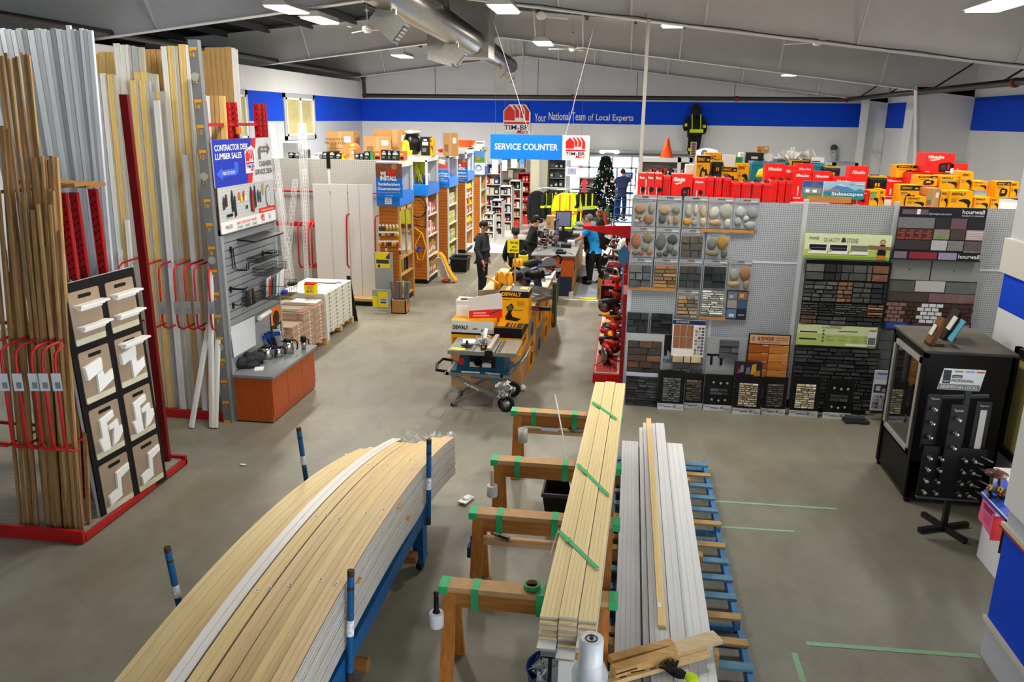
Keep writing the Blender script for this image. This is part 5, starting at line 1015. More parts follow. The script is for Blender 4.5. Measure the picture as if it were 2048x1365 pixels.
# quality stone bay
t, f=poster('header_sign', 1608, 469, 1782, 519, 'green header sign with a woman holding a stone panel', C('#b9cf62'), 'sign', YP-.12, .04)
f.rect(0, .35, 1, 1, C('#dfe6b8'));f.rect(0, 0, 1, .12, C('#8cab2c'));f.text('QUALITY', .22, .66, .18, C('#5a6150'), w=.19);f.text('STONE', .49, .66, .18, C('#5a6150'), w=.13);f.poly([(.42, .68), (.48, .68), (.465, .86), (.435, .86)], DGREY)
f.text('friendly', .05, .72, .18, C('#4a5a20'), w=.12, shear=.3)
for k in range(3):f.rect(.05+.24*k, .2, .27+.24*k, .6, WHITE);f.rect(.06+.24*k, .33, .26+.24*k, .57, BLACK if k<2 else C('#7a8060'));f.rect(.06+.24*k, .43, .26+.24*k, .445, GREY);f.disc(.07+.24*k, .33, .06, C('#cfa07a'), 8)
f.poly([(.86, .05), (.94, .05), (.95, .3), (.93, .62), (.87, .62), (.85, .3)], BLACK);f.poly([(.85, .05), (.95, .05), (.94, .2), (.86, .2)], C('#d8752a'));f.disc(.9, .74, .1, C('#8a5a38'), 12);f.disc(.9, .73, .07, C('#d9a882'), 12);f.poly([(.74, .45), (1, .42), (1, .55), (.74, .6)], mat('#8f6a4a', .6));f.done(t)
def stone_bay(px0, py0, px1, py1, lab, specs, Y=YP-.08):
 x0, z0, x1, z1=WR(px0, py0, px1, py1, Y);t=thing('stone_veneer_display', lab, 'stone panel', ((x0+x1)/2, Y, z0));obj('backing', MB().box(x0, Y, z0, x1, Y+.03, z1), mat('#1b1c1d', .8), t);r=random.Random(int(px0))
 w=x1-x0;h=z1-z0
 for a, b, c, d, rows, per, cols in specs:
  mb=MB();mm=SC_(*cols);stones(mb, x0+a*w, z0+b*h, x0+c*w, z0+d*h, Y-.002, rows, per, len(mm), r, .03, .4, .005);obj('stone_face', mb, mm, t)
G1=['#4e4f4b', '#5a5b56', '#3f4140'];B1=['#7c5a42', '#8a684c'];K1=['#262829', '#303334']
stone_bay(1606, 523, 1776, 650, 'large dark stone sample wall with mixed grey and brown blocks under the green sign',
  [(0, .70, .22, .95, 2, 1.0, ['#4a4b47', '#6a6a64']), (.22, .70, .42, .95, 2, 1.0, K1), (.42, .70, .78, .95, 2, 2.4, ['#5c5c56', '#4c4c48', '#62605a']), (.78, .70, .97, .95, 2, 1.4, B1),
  (0, .36, .4, .68, 5, 3, G1), (.4, .36, .58, .68, 5, 1.6, B1), (.58, .36, .8, .68, 4, 2, ['#5c5c56', '#4c4c48']), (.8, .36, .98, .68, 4, 1.5, K1),
  (0, .14, .2, .34, 5, 1.6, ['#5b5248', '#4c4842']), (.2, .14, .4, .34, 5, 1.6, K1), (.4, .14, .78, .34, 6, 2.6, G1), (.78, .14, .97, .34, 5, 1.4, B1), (0, -.0, .2, .13, 2, 1.5, ['#6a4a3a', '#5d4438']), (.2, 0, .55, .13, 2, 2, G1), (.55, 0, .97, .13, 2, 3, K1)])
t, f=poster('instruction_sign', 1594, 652, 1753, 693, 'green installation sign with small product drawings between the stone panels', C('#bccf70'), 'sign', YP-.10, .02)
f.rect(.0, .55, 1, 1, C('#d9e2b4'));f.text('QUALITY STONE', .3, .84, .09, DGREY, w=.25);f.rect(.03, .62, .25, .68, BLACK);f.rect(.03, .28, .25, .34, BLACK);f.rect(.52, .72, .76, .76, DGREY)
for k in range(4):f.rect(.32+.0*k, .2+.17*k, .34, .28+.17*k, DGREY);f.rect(.37+.16*k, .3, .47+.16*k, .33, C('#8ea060'));f.rect(.37+.16*k, .45, .47+.16*k, .47, C('#8ea060'))
f.rect(.62, .04, .9, .16, WHITE);f.rect(.89, .1, 1.0, .9, C('#e9e7de'));f.rect(.9, .15, .99, .5, C('#6b7078'));f.rect(.9, .78, .99, .88, C('#a59a1c'));f.done(t)
stone_bay(1583, 696, 1752, 818, 'large black ledgestone sample wall at the bottom of the stone bay', [(0, 0, 1, 1, 16, 6, ['#2f3233', '#3a3d3e', '#25282a', '#454543'])], YP-.07)
for k, (a, b) in enumerate([(1706, 816), (1728, 818)]):p=Yp(a, b, YP-.4);obj('loose_stone', MB().obb((p.x, p.y, .03), (.2-.06*k, .16, .05-.01*k), rot('Z', 10)).obb((p.x-.02, p.y, .07), (.15-.05*k, .13, .03), rot('Z', -14)), mat('#33373b', .8, 0, .2, 12), label='loose dark stone veneer pieces on the floor, %s one'%['bigger', 'smaller'][k], cat='stone')
# poly panel bay
t, f=poster('panel_header_sign', 1793, 415, 1967, 521, 'dark poster with a collage of brick and stone wall photos', mat('#22222c', .45), 'poster', YP-.1, .02)
NB=mat('#17182a', .45)
f.rect(0, .82, 1, 1, NB);f.text('lightweight poly panels', .34, .85, .045, OFFW, w=.26);f.text('hourwall', .72, .89, .075, WHITE, w=.25, bold=.01);f.text('modern in minutes', .72, .84, .035, OFFW, w=.25)
f.rect(.03, .86, .33, .95, C('#6e5c60'));f.rect(.2, .86, .24, .96, WHITE)
tl_=[(0, .60, .42, .8, '#77767a'), (0, .38, .42, .58, '#5c2f2a'), (0, .19, .40, .37, '#3a3536'), (.43, .6, .6, .8, '#2c2c2e'), (.61, .6, .79, .8, '#6a5058'), (.8, .6, 1, .8, '#232327'), (.43, .4, .61, .59, '#8d8478'), (.62, .4, .79, .59, '#4a4039'), (.8, .4, 1, .59, '#b09ba0'), (.42, .19, .6, .38, '#b7b6bb'), (.61, .19, .79, .38, '#7c7d80'), (.8, .19, 1, .38, '#5e5558'), (.46, .42, .57, .46, '#5da33a')]
for a, b, c, d, h in tl_:f.rect(a, b, c, d, mat(h, .5, 0, .1, 20))
BRKM=mat('#8a4338', .6)
for r_ in range(4):
 for c in range(4):f.rect(.01+.1*c+(.04 if r_%2 else 0), .39+.048*r_, .095+.1*c, .43+.048*r_, BRKM)
for k in range(5):f.rect(.81, .42+.032*k, .99, .438+.032*k, C('#d8cdd0'))
f.rect(-.02, 0, 1, .17, NB);f.rect(0, .02, .15, .15, C('#7c7480'));f.rect(.18, .02, .5, .15, C('#8c2f38'));f.rect(.52, .02, .73, .15, C('#9a8fb0'));f.text('hourwall', .75, .05, .08, WHITE, w=.24, bold=.01);f.text('hourwall.com', .8, .17, .03, OFFW, w=.18);f.done(t)
x0, z0, x1, z1=WR(1772, 520, 1952, 648, YP-.06);w=x1-x0;h=z1-z0
t=thing('siding_display', 'grey concrete, plank and brick look wall panels below the dark collage poster', 'panel display', ((x0+x1)/2, YP, z0));obj('backing', MB().box(x0, YP-.05, z0, x1, YP-.02, z1), mat('#34312f', .7), t)
f=Face((x0, YP-.05, z0), X_, Z_, w, h);GC=mat('#8c8f8b', .7, 0, .06, 4)
f.rect(0, .68, .46, .99, GC);f.rect(.475, .68, 1, .99, GC);f.disc(.23, .84, .012, DGREY, 8);f.disc(.72, .84, .012, DGREY, 8)
f.rect(0, .49, .31, .66, mat('#5b5c5a', .7, 0, .12, 9));f.rect(.32, .50, .65, .67, mat('#bcbcb8', .6));f.rect(.66, .49, 1, .66, mat('#666968', .7, 0, .12, 9));f.rect(0, .34, .48, .48, mat('#4c403a', .7, 0, .15, 9));f.rect(.49, .34, 1, .48, mat('#7c6062', .7, 0, .25, 9))
for r_ in range(5):
 for c in range(12):
  x_=c*.083+(.04 if r_%2 else 0);col=['#8c6c64', '#4a3028', '#dfe3e6', '#4d2f29'][0 if x_<.2 else 1 if x_<.36 else 2 if x_<.6 else 3]
  f.rect(x_+.004, .008+.064*r_, min(1, x_+.078), .062+.064*r_, mat(col, .7, 0, .12, 12))
f.done(t)
t, f=poster('purple_poster', 1762, 642, 1942, 662, 'narrow dark blue and purple picture strip under the brick look panels', mat('#23284a', .45), 'poster', YP-.05)
f.rect(.05, .1, .3, .8, C('#3a4aa0'));f.rect(.35, .2, .55, .9, C('#4b3a58'));f.rect(.7, .1, .98, .9, C('#8f97c9'));f.disc(.18, .5, .2, C('#1f3fb0'));f.done(t)
t, f=poster('grey_plank_siding', 1755, 664, 1860, 740, 'grey weathered plank look wall panel partly behind the black cabinet', mat('#55585a', .7, 0, .12, 7), 'wall panel', YP-.05)
for k in range(1, 4):f.rect(0, k*.25, 1, k*.25+.008, BLACK)
f.done(t)
t, f=poster('swatch_board', 1745, 742, 1782, 822, 'white and blue board with a grid of siding colour swatches standing by the black cabinet', C('#d5d8e4'), 'sample board', YP-.3, .02)
f.rect(0, .8, 1, 1, C('#b8c2e0'));f.text('RESERVE', .15, .9, .05, NAVY, w=.7, bold=.02);f.rect(.05, .45, .95, .66, C('#2e3540'));f.rect(.15, .5, .4, .62, C('#b8bcc0'));f.rect(.5, .47, .7, .56, C('#8c9096'))
for r_ in range(4):
 for c in range(5):f.rect(.06+.18*c, .05+.09*r_, .21+.18*c, .12+.09*r_, mat(['#8a7a72', '#5c4a48', '#9a9ca4', '#7484a0', '#b8a890', '#6a6e78', '#3f3c44', '#a4a4a0'][(r_*5+c)%8], .5))
f.done(t)
# ================================================================ black window cabinet and lock display
t=thing('black_display_cabinet', 'large black display cabinet with grey top and white framed glass side', 'cabinet', (3.75, 9.1, 0))
BX=C('#060606');x0, x1, y0, y1, zt=3.27, 4.14, 8.6, 9.66, 1.75
obj('front_panel', MB().box(x0+.02, y0, .12, x1, y0+.03, zt), BX, t);obj('back_panel', MB().box(x0+.02, y1-.03, .12, x1, y1, zt), BX, t);obj('right_side', MB().box(x1-.03, y0, .12, x1, y1, zt), BX, t)
obj('top', MB().box(x0-.03, y0-.03, zt, x1+.02, y1+.03, zt+.03), mat('#5a554c', .75, 0, .18, 4), t, bevel=.004);obj('base', MB().box(x0, y0, .06, x1, y1, .5), BX, t)
obj('leg', MB().box(x0, y0, 0, x0+.05, y0+.05, .1), BLACK, t);obj('leg', MB().box(x1-.05, y0, 0, x1, y0+.05, .1), BLACK, t);obj('leg', MB().box(x0, y1-.05, 0, x0+.05, y1, .1), BLACK, t)
obj('black_edge', MB().box(x0-.02, y0, .06, x0+.02, y0+.07, zt).box(x0-.02, y1-.06, .06, x0+.02, y1, zt).box(x0-.02, y0, zt-.06, x0+.02, y1, zt), BX, t)
mb=MB()
for q in((y0+.09, y0+.15, .55, 1.66), (y1-.13, y1-.07, .55, 1.66), (y0+.09, y1-.07, 1.6, 1.66), (y0+.09, y1-.07, .55, .6)):mb.box(x0-.025, q[0], q[2], x0+.015, q[1], q[3])
w_=obj('window_frame', mb, C('#a9a8a4'), t);obj('glass', MB().box(x0-.003, y0+.15, .6, x0+.003, y1-.13, 1.6), mat('#1d1c1a', .04, 0, coat=1), t)
t=thing('wood_plaque_display', 'brown wooden sample plaque leaning on the black cabinet top', 'sample', Zp(1868, 690, zt+.03));p=V3(t.location)
obj('plaque', MB().obb(p+V3((.0, .0, .16)), (.05, .16, .3), rot('Y', 20)), wood('#8a5a2c', '#5b3818', 'z'), t);obj('white_card', MB().obb(p+V3((-.035, .0, .17)), (.01, .09, .12), rot('Y', 20)), OFFW, t);obj('foot', MB().box(p.x-.08, p.y-.07, p.z, p.x+.08, p.y+.07, p.z+.03), wood('#5b3818', '#402510', 'x'), t)
t=thing('brochure_plaque', 'dark sample plaque with white and teal brochure on the black cabinet top', 'sample', Zp(1895, 680, zt+.03));p=V3(t.location)
obj('plaque', MB().obb(p+V3((.02, .06, .17)), (.04, .2, .34), rot('Y', 22)), mat('#2a211c', .6), t);obj('brochure', MB().obb(p+V3((.03, -.12, .14)), (.012, .13, .26), rot('Y', 24)), C('#5ba8bf'), t);obj('white_card', MB().obb(p+V3((.01, -.02, .2)), (.012, .1, .16), rot('Y', 24)), OFFW, t);obj('foot', MB().box(p.x-.06, p.y-.02, p.z, p.x+.08, p.y+.14, p.z+.03), BLACK, t)
c=Zp(1886, 1060, 0);ang=radians(22);t=thing('lock_display_stand', 'black rotating lock display stand with white RESIDENTIAL LOCKS sign', 'display stand', c)
BS=C('#0b0b0b');YL=c.y-.03;mb=MB()
for k in range(4):a=ang+k*pi/2;d=V3((cos(a), sin(a), 0));mb.bar(c+Z_*.03, c+d*.30+Z_*.03, .05, .05)
obj('foot', mb, C('#1f2022'), t);obj('pole', MB().box(c.x-.025, c.y-.025, .05, c.x+.025, c.y+.025, 1.56).bar((c.x-.3, c.y, 1.46), (c.x+.2, c.y, 1.5), .03, .03), C('#1f2022'), t)
obj('sign_board', MB().prism([(0, 0), (.39, 0), (.42, .215), (.035, .215)], (3.16, YL, 1.56), X_, Z_, .012), C('#d7d4cf'), t)
f=Face((3.16, YL-.013, 1.56), X_, Z_, .42, .215);f.rect(.08, .3, .25, .94, C('#1c2530'));f.text('Taymor', .09, .36, .1, WHITE, w=.14);f.rect(.32, .86, .5, .93, C('#857a3c'));f.rect(.55, .86, .75, .93, C('#6a9ad0'));f.rect(.8, .86, .97, .93, C('#b8402c'));f.rect(.28, .58, .5, .72, BLACK);f.text('Solutions', .3, .61, .08, WHITE, w=.18);f.text('PROFESSIONAL', .27, .38, .14, DGREY, w=.5, bold=.01);f.rect(.01, .02, .92, .28, C('#6f7072'));f.text('RESIDENTIAL LOCKS', .06, .08, .14, OFFW, w=.8);f.done(t)
K=mat('#b9b6b0', .25, 1);R90=rot('X', 90)
def knob(mb, q, d, s=1):mb.lathe([(0, 0), (.022, 0), (.022, .008), (.01, .012), (.01, .04), (.02, .05), (.024, .06), (.014, .07), (0, .072)], q, 12, 0, d)
for k, (xa, xb, za, zc, dy, lab) in enumerate([(3.08, 3.22, .92, 1.5, 0, 'tall black lock board at the left of the stand'), (3.27, 3.42, .62, 1.44, -.1, 'tall black lock board in front of the pole'), (3.53, 3.68, .90, 1.46, -.02, 'black lock board with long pale handle plate at the right')]):
 y=YL-.03+dy;hb=obj('hanging_board', MB().box(xa, y, za, xb, y+.02, zc), BS, t, label=lab, bevel=.004);xm=(xa+xb)/2
 f=Face((xa, y, za), X_, Z_, xb-xa, zc-za);f.text('Taymor', .2, .91, .04, OFFW, w=.6);obj('lettering', f.tm, f.tmats, hb)
 if k==2:obj('handle_plate', MB().box(xm-.03, y-.01, za+.06, xm+.03, y, zc-.08), mat('#c7bfb2', .4), hb)
 else:
  for j in range(3):mb=MB();knob(mb, (xm, y, zc-.14-.15*j), R90);obj('door_knob', mb, K, hb)
b_=obj('lower_panel', MB().box(3.10, YL-.08, .42, 3.70, YL-.06, .97), BS, t, bevel=.004);obj('panel_edge', MB().box(3.10, YL-.10, .40, 3.70, YL-.06, .42), mat('#5a5c5e', .4), b_)
for r_ in range(4):
 for cx_ in(3.16, 3.27, 3.49, 3.58):
  mb=MB();knob(mb, (cx_, YL-.08, .48+.125*r_), R90)
  if cx_>3.5:mb.tube([(cx_, YL-.14, .48+.125*r_), (cx_+.07, YL-.15, .46+.125*r_)], .008, 6)
  obj('door_knob', mb, K, b_)
 obj('door_lever', MB().tube([(3.65, YL-.08, .52+.125*r_), (3.67, YL-.13, .52+.125*r_), (3.74, YL-.14, .49+.125*r_)], .009, 6), K, b_)
# leaflet rack on the right
p=Zp(1985, 985, 1.0);q=Zp(1978, 950, 1.18)
t=thing('leaflet_rack', 'blue tray rack with colourful packets, pink notice and a round wooden knob', 'rack', (3.5, 6.9, .85))
A, B, C_, D_=Zp(1962, 992, 1.0), Zp(2016, 1050, 1.0), Zp(2022, 1010, 1.03), Zp(2010, 958, 1.05)
mb=MB().add([A, B, C_, D_]+[v+Z_*.035 for v in(A, B, C_, D_)], [(0, 3, 2, 1), (4, 5, 6, 7), (0, 1, 5, 4), (1, 2, 6, 5), (2, 3, 7, 6), (3, 0, 4, 7)])
obj('tray', mb, mat('#1d4cc0', .45), t);obj('tray_edge', MB().tube([A+Z_*.035, B+Z_*.035], .006, 6), OFFW, t)
r7=random.Random(5);mb=MB()
for k in range(12):v=A.lerp(C_, .25+.65*r7.random())+Z_*(.07+.03*r7.random());mb.obb(v, (.07, .05, .04), rot('Z', r7.uniform(0, 90))@rot('Y', 30), k%4)
obj('packets', mb, [C('#2c3a22'), C('#c8552a'), mat('#5a5d62', .4), C('#c9a43a')], t)
for a_, b_ in(((1986, 960), (1978, 1000)), ((2000, 965), (1996, 1010))):obj('post', MB().cyl(Zp(*b_, 1.03), Zp(a_[0], a_[1]-20, 1.18), .014, 8), C('#1b1412'), t)
k_=Zp(1992, 950, 1.2);obj('round_knob', MB().lathe([(.02, -.02), (.09, 0), (.095, .015), (.05, .035), (.02, .05), (0, .052)], k_, 20), wood('#5c3a2c', '#3f251b', 'x', rough=.3), t)
p1=A.lerp(B, .05)-V3((0, .012, 0));p2=A.lerp(B, .55)-V3((0, .012, 0));p2.z=p1.z=1.0
obj('pink_notice', MB().add([p1, p2, p2-Z_*.24+Y_*.02, p1-Z_*.20+Y_*.02], [(0, 3, 2, 1)]).add([v+V3((.003, .003, 0)) for v in(p1, p2, p2-Z_*.24+Y_*.02, p1-Z_*.20+Y_*.02)], [(0, 1, 2, 3)]), mat('#f2669c', .6), t)
f=Face(p1-Z_*.2+V3((-.004, -.004, 0)), (p2-p1), Z_, (p2-p1).length, .2);f.rect(.15, .82, .85, .88, BLACK);f.rect(.2, .70, .8, .76, BLACK)
for k in range(4):f.rect(.3, .5-.1*k, .8, .52-.1*k, C('#8c3a58'))
f.done(t)
p3=A.lerp(B, .72)-V3((0, .01, 0));obj('red_card', MB().box(p3.x-.05, p3.y-.004, .78, p3.x+.05, p3.y, 1.0), C('#b82320'), t);p4=A.lerp(B, .9)-V3((0, .01, 0));obj('black_rod', MB().cyl((p4.x, p4.y, .72), (p4.x, p4.y, 1.02), .013, 8), BLACK, t)
obj('dark_low_table', MB().box(4.0, 10.55, .9, 5.6, 11.2, .95).box(4.05, 10.6, 0, 4.1, 10.65, .9).box(5.5, 10.6, 0, 5.55, 10.65, .9), BX, label='dark table edge behind the black cabinet beside the office wall', cat='table')
# ================================================================ boxes
def carton(x0, z0, x1, z1, Y, dep, kind, label, group=None, name=None, cat=None, rz=0.0, seed=0):
 w=x1-x0;h=z1-z0;cx=(x0+x1)/2;r=random.Random(seed+int(x0*100)+int(z0*77))
 nm=name or{'mc':'tool_case', 'teal':'tool_case', 'blk':'tool_case'}.get(kind, 'tool_box' if kind in('mw', 'mws', 'dw', 'dws', 'dwt') else 'carton')
 ct=cat or{'tool_case':'tool case', 'tool_box':'box'}.get(nm, 'box')
 t=thing(nm, label, ct, (cx, Y+dep/2, z0), group, rz)
 hw=w/2;hd=dep/2;base={'mc':MRED, 'mw':MRED, 'mws':MRED, 'dw':DWY, 'dws':DWY, 'dwt':DWY, 'teal':TEAL, 'blk':BLACK, 'kraft':KRAFT, 'white':WHITE, 'grey':GREY, 'or':ORANGE, 'blkb':C('#1c1d1e'), 'grn':C('#2f8a4a'), 'green':C('#315c38')}[kind]
 L=dict(local=True)
 if kind in('mc', 'teal', 'blk'):
  obj('case_body', MB().box(-hw, -hd, 0, hw, hd, h*.97), base, t, bevel=min(.03, w*.16), **L)
  mb=MB().box(-hw*.98, -hd-.006, h*.80, hw*.98, hd, h*.83).box(-hw*.98, -hd-.006, h*.10, hw*.98, hd, h*.12)
  for k in(-.5, 0, .5):mb.box(k*hw-.006, -hd-.005, h*.14, k*hw+.006, -hd, h*.76)
  obj('ribs', mb, mat('#b81712' if kind=='mc' else '#0b6178' if kind=='teal' else '#232425', .5), t, **L)
  obj('handle', MB().tube([(-hw*.5, 0, h*.95), (-hw*.5, 0, h+.015), (hw*.5, 0, h+.015), (hw*.5, 0, h*.95)], .009, 6).box(-hw*.3, -hd*.4, h*.96, hw*.3, hd*.4, h*.985), BLACK, t, **L)
  if kind=='blk':
   f=Face((-hw, -hd, 0), X_, Z_, w, h);f.rect(.38, .62, .62, .76, YEL);
   for v in range(len(f.mb.v)):f.mb.v[v]=f.mb.v[v]
   obj('latch', f.mb, f.mats, t, local=True);obj('lid', MB().box(-hw*.9, -hd*.9, h*.97, hw*.9, hd*.9, h*1.03), C('#c9a822'), t, **L)
  return t
 obj('box', MB().box(-hw, -hd, 0, hw, hd, h), base, t, **L)
 f=Face((-hw, -hd, 0), X_, Z_, w, h)
 if kind=='mw':
  f.text('Milwaukee', .08, .74, .16, WHITE, w=.55, shear=.25, bold=.03);f.poly([(.1, .66), (.5, .72), (.48, .68), (.52, .69), (.2, .62), (.24, .65)], WHITE)
  f.poly([(.5, .08), (.86, .04), (.92, .14), (.93, .52), (.84, .56), (.55, .52), (.48, .42)], BLACK);f.poly([(.56, .18), (.74, .16), (.74, .42), (.57, .40)], C('#2b2c2e'));f.rect(.6, .34, .68, .38, MRED);f.rect(.8, .2, .84, .46, MRED);f.rect(.74, .06, .97, .11, OFFW);f.rect(.04, .06, .2, .10, OFFW)
 elif kind=='mws':
  f.text('Milwaukee', .14, .80, .10, WHITE, w=.7, shear=.25, bold=.02);f.poly([(.5, .55), (.8, .5), (.86, .35), (.7, .25), (.52, .34)], C('#7c1612'));f.disc(.68, .42, .09, BLACK, 12);f.rect(.1, .1, .5, .14, OFFW);f.rect(.3, .2, .36, .5, OFFW)
 elif kind in('dw', 'dwt'):
  f.rect(0, .78, 1, 1, BLACK);f.text('DEWALT', .07, .83, .11, DWY, w=.55, bold=.03);f.rect(.75, .84, .93, .9, DWY)
  f.poly([(.3, .12), (.45, .08), (.62, .1), (.8, .16), (.86, .4), (.78, .58), (.6, .56), (.5, .66), (.34, .56), (.28, .35)], BLACK);f.poly([(.42, .3), (.66, .28), (.68, .48), (.44, .5)], DWY);f.rect(.06, .66, .4, .69, DGREY);f.rect(.06, .60, .3, .62, DGREY);f.disc(.36, .3, .07, C('#4a4a48'), 10)
 elif kind=='dws':
  f.text('DEWALT', .08, .76, .14, BLACK, w=.6, bold=.03);f.poly([(.42, .52), (.62, .58), (.82, .56), (.94, .42), (.9, .12), (.84, .1), (.8, .3), (.6, .42), (.42, .46)], BLACK);f.rect(.08, .5, .34, .53, DGREY);f.rect(.08, .42, .3, .45, DGREY);f.rect(.08, .6, .36, .62, DGREY)
 elif kind=='kraft':f.rect(.44, 0, .56, 1, mat('#c79b67', .6));f.rect(.1, .2, .35, .5, mat('#8f6a3f', .8));f.rect(.65, .55, .9, .8, OFFW)
 elif kind=='white':f.rect(.05, .6, .95, .8, C('#2d2d30')) if r.random()<.4 else f.rect(.2, .3, .8, .6, LTGREY)
 elif kind=='blkb':f.rect(.15, .55, .85, .75, C('#b9bbbd'));f.rect(.15, .2, .6, .4, C('#6d6f70'));f.rect(.3, .8, .7, .88, OFFW)
 elif kind=='or':f.rect(.1, .1, .9, .4, BLACK);f.rect(.2, .6, .8, .7, OFFW)
# make faces local children
 if f.mb.f:obj('printed_panel', f.mb, f.mats, t, local=True)
 if f.tm.f:obj('lettering', f.tm, f.tmats, t, local=True)
 return t
def pxbox(x0, y0, x1, y1, Y, dep, kind, label, z0=None, **k):
 a=Yp(x0, (y0+y1)/2, Y);b=Yp(x1, (y0+y1)/2, Y);top=Yp((x0+x1)/2, y0, Y).z;bot=Yp((x0+x1)/2, y1, Y).z if z0 is None else z0
 return carton(a.x, bot, b.x-.004, top, Y, dep, kind, label, **k)
TOP=2.982
GR_='red tool cases on the pegboard gondola'
for k, (a, y, b, kd, lab) in enumerate([(1287, 347, 1303, 'mws', 'narrow red tool box, first from the left on top of the pegboard wall'), (1305, 347, 1320, 'mws', 'narrow red tool box, second from the left on top of the pegboard wall'), (1321, 348, 1337, 'mws', 'narrow red tool box, third from the left on top of the pegboard wall'),
  (1338, 351, 1355, 'mc', 'dark red plastic case just left of the big red box with a radio picture'), (1356, 349, 1400, 'mw', 'big red box with white script and a black radio picture above the stone cards'), (1401, 357, 1425, 'mws', 'dull red box directly right of the big box with a radio picture')]):
 pxbox(a, y, b, 0, 11.62, .32, kd, lab, z0=TOP)
for k, (a, y, b) in enumerate([(1427, 353, 1444), (1445, 354, 1461), (1462, 354, 1479)]):pxbox(a, y, b, 0, 11.75, .3, 'mc', 'tall red plastic tool case above the last river stone card, %s from the left'%ordinal(k), z0=TOP, group=GR_)
for k, (a, y, b) in enumerate([(1480, 363, 1500), (1501, 364, 1521), (1524, 365, 1543), (1545, 366, 1565)]):pxbox(a, y, b, 0, 11.58, .3, 'mc', 'shorter red plastic tool case in the middle of the row, %s from the left'%ordinal(k), z0=TOP, group=GR_)
for k, (a, y, b) in enumerate([(1560, 360, 1576), (1577, 361, 1592), (1593, 361, 1606)]):pxbox(a, y, b, 0, 11.9, .3, 'mc', 'red plastic tool case left of the mountain sign, %s from the left'%ordinal(k), z0=TOP, group=GR_)
t, f=poster('mountain_sign', 1604, 363, 1729, 398, 'wide sign with a house and a blue mountain lake', C('#9cc3d6'), 'sign', 11.56, .015)
f.rect(0, 0, .34, 1, C('#2f5aa0'));f.rect(0, 0, .34, .3, C('#4f8a5a'));f.poly([(.02, .3), (.32, .3), (.32, .65), (.2, .95), (.12, .7), (.02, .6)], C('#8f8e98'));f.poly([(.08, .62), (.2, .98), (.33, .6)], C('#5c6078'));f.rect(.06, .34, .12, .52, WHITE);f.rect(.17, .34, .24, .5, WHITE);f.rect(.335, 0, .345, 1, WHITE)
f.poly([(.345, .4), (.45, .55), (.6, .88), (.72, .7), (.85, .5), (.92, .62), (1, .5), (1, .42)], C('#4f86b5'));f.poly([(.55, .78), (.6, .88), (.72, .7), (.66, .72)], C('#c9d5de'));f.rect(.345, .22, 1, .42, C('#2f7f9a'));f.rect(.345, 0, 1, .22, C('#1f8a86'));f.poly([(.345, 0), (.5, 0), (.4, .3), (.345, .3)], C('#3a9a5c'))
f.text('Natural', .36, .42, .17, C('#d98a6a'), w=.24, bold=.01);f.text('Sidescapes', .48, .14, .26, WHITE, w=.5, bold=.02);f.text('CANEXEL', .74, .84, .06, C('#4a6a7a'), w=.08);f.rect(.86, .82, .98, .9, OFFW);f.done(t)
x0, z0, x1, z1=WR(1618, 398, 1707, 404, YP-.02);obj('sign_support', MB().box(x0, 11.55, z0-.02, x1, 11.58, z1+.02), WOODL, label='wood strip holding up the mountain lake sign', cat='ledge')
for k, (a, y, b, Y, kd, lab) in enumerate([(1548, 328, 1588, 12.5, 'mws', 'red box with a blade picture, back left of the red boxes'), (1587, 333, 1616, 12.5, 'mws', 'red box with small white print, second of the back red boxes'), (1612, 329, 1648, 12.75, 'mws', 'red box behind, with white script facing the front'),
  (1606, 342, 1645, 12.15, 'mws', 'red box with upright white print directly behind the mountain sign'), (1646, 344, 1686, 12.15, 'mws', 'long red box behind the right half of the mountain sign'), (1690, 355, 1732, 11.95, 'mws', 'red box just behind the right end of the mountain sign'),
  (1722, 334, 1761, 12.1, 'mws', 'tall red box with a triangle picture left of the black case')]):
 pxbox(a, y, b, 0, Y, .22, kd, lab, z0=TOP)
pxbox(1730, 382, 1765, 0, 11.6, .4, 'mws', 'low red box with a green tape patch right of the mountain sign', z0=TOP)
# yellow boxes on the right
pxbox(1766, 382, 1788, 0, 11.62, .28, 'dws', 'narrow yellow box leaning beside the low red box', z0=TOP)
pxbox(1786, 380, 1799, 0, 11.7, .3, 'dws', 'thin yellow and black box beside the radio box', z0=TOP)
t1=pxbox(1799, 371, 1838, 410, 11.58, .3, 'dw', 'yellow box with a radio picture in the front row above the dark collage poster', z0=TOP)
t2=pxbox(1842, 394, 1884, 0, 11.56, .3, 'dws', 'low yellow box with columns of small print', z0=TOP)
t3=pxbox(1885, 378, 1913, 0, 11.62, .3, 'kraft', 'plain brown carton between the yellow boxes', z0=TOP)
t4=pxbox(1914, 382, 1931, 0, 11.6, .3, 'dws', 'narrow yellow box left of the drill box', z0=TOP)
t5=pxbox(1932, 383, 1981, 0, 11.56, .26, 'dws', 'large yellow box with a corded drill picture', z0=TOP)
t6=pxbox(1984, 396, 2016, 0, 11.6, .3, 'dws', 'low yellow box at the right under the stacked pair', z0=TOP)
t7=pxbox(2018, 397, 2036, 0, 11.62, .3, 'dws', 'yellow box at the far right end of the row', z0=TOP)
pxbox(1992, 364, 2020, 396, 11.62, .25, 'dw', 'yellow and black box standing on the low yellow box at right');pxbox(2021, 364, 2037, 397, 11.63, .25, 'dws', 'upper yellow box at the far right end')
pxbox(1760, 355, 1802, 0, 12.2, .4, 'blk', 'black tool case with yellow lid and latch left of the radio box', z0=TOP+.02)
pxbox(1836, 352, 1875, 372, 11.95, .3, 'dwt', 'yellow box lying upside down on top of the middle yellow boxes', z0=None)
pxbox(1838, 372, 1876, 0, 11.93, .32, 'dw', 'brownish yellow box with a grinder picture under the upside down box', z0=TOP)
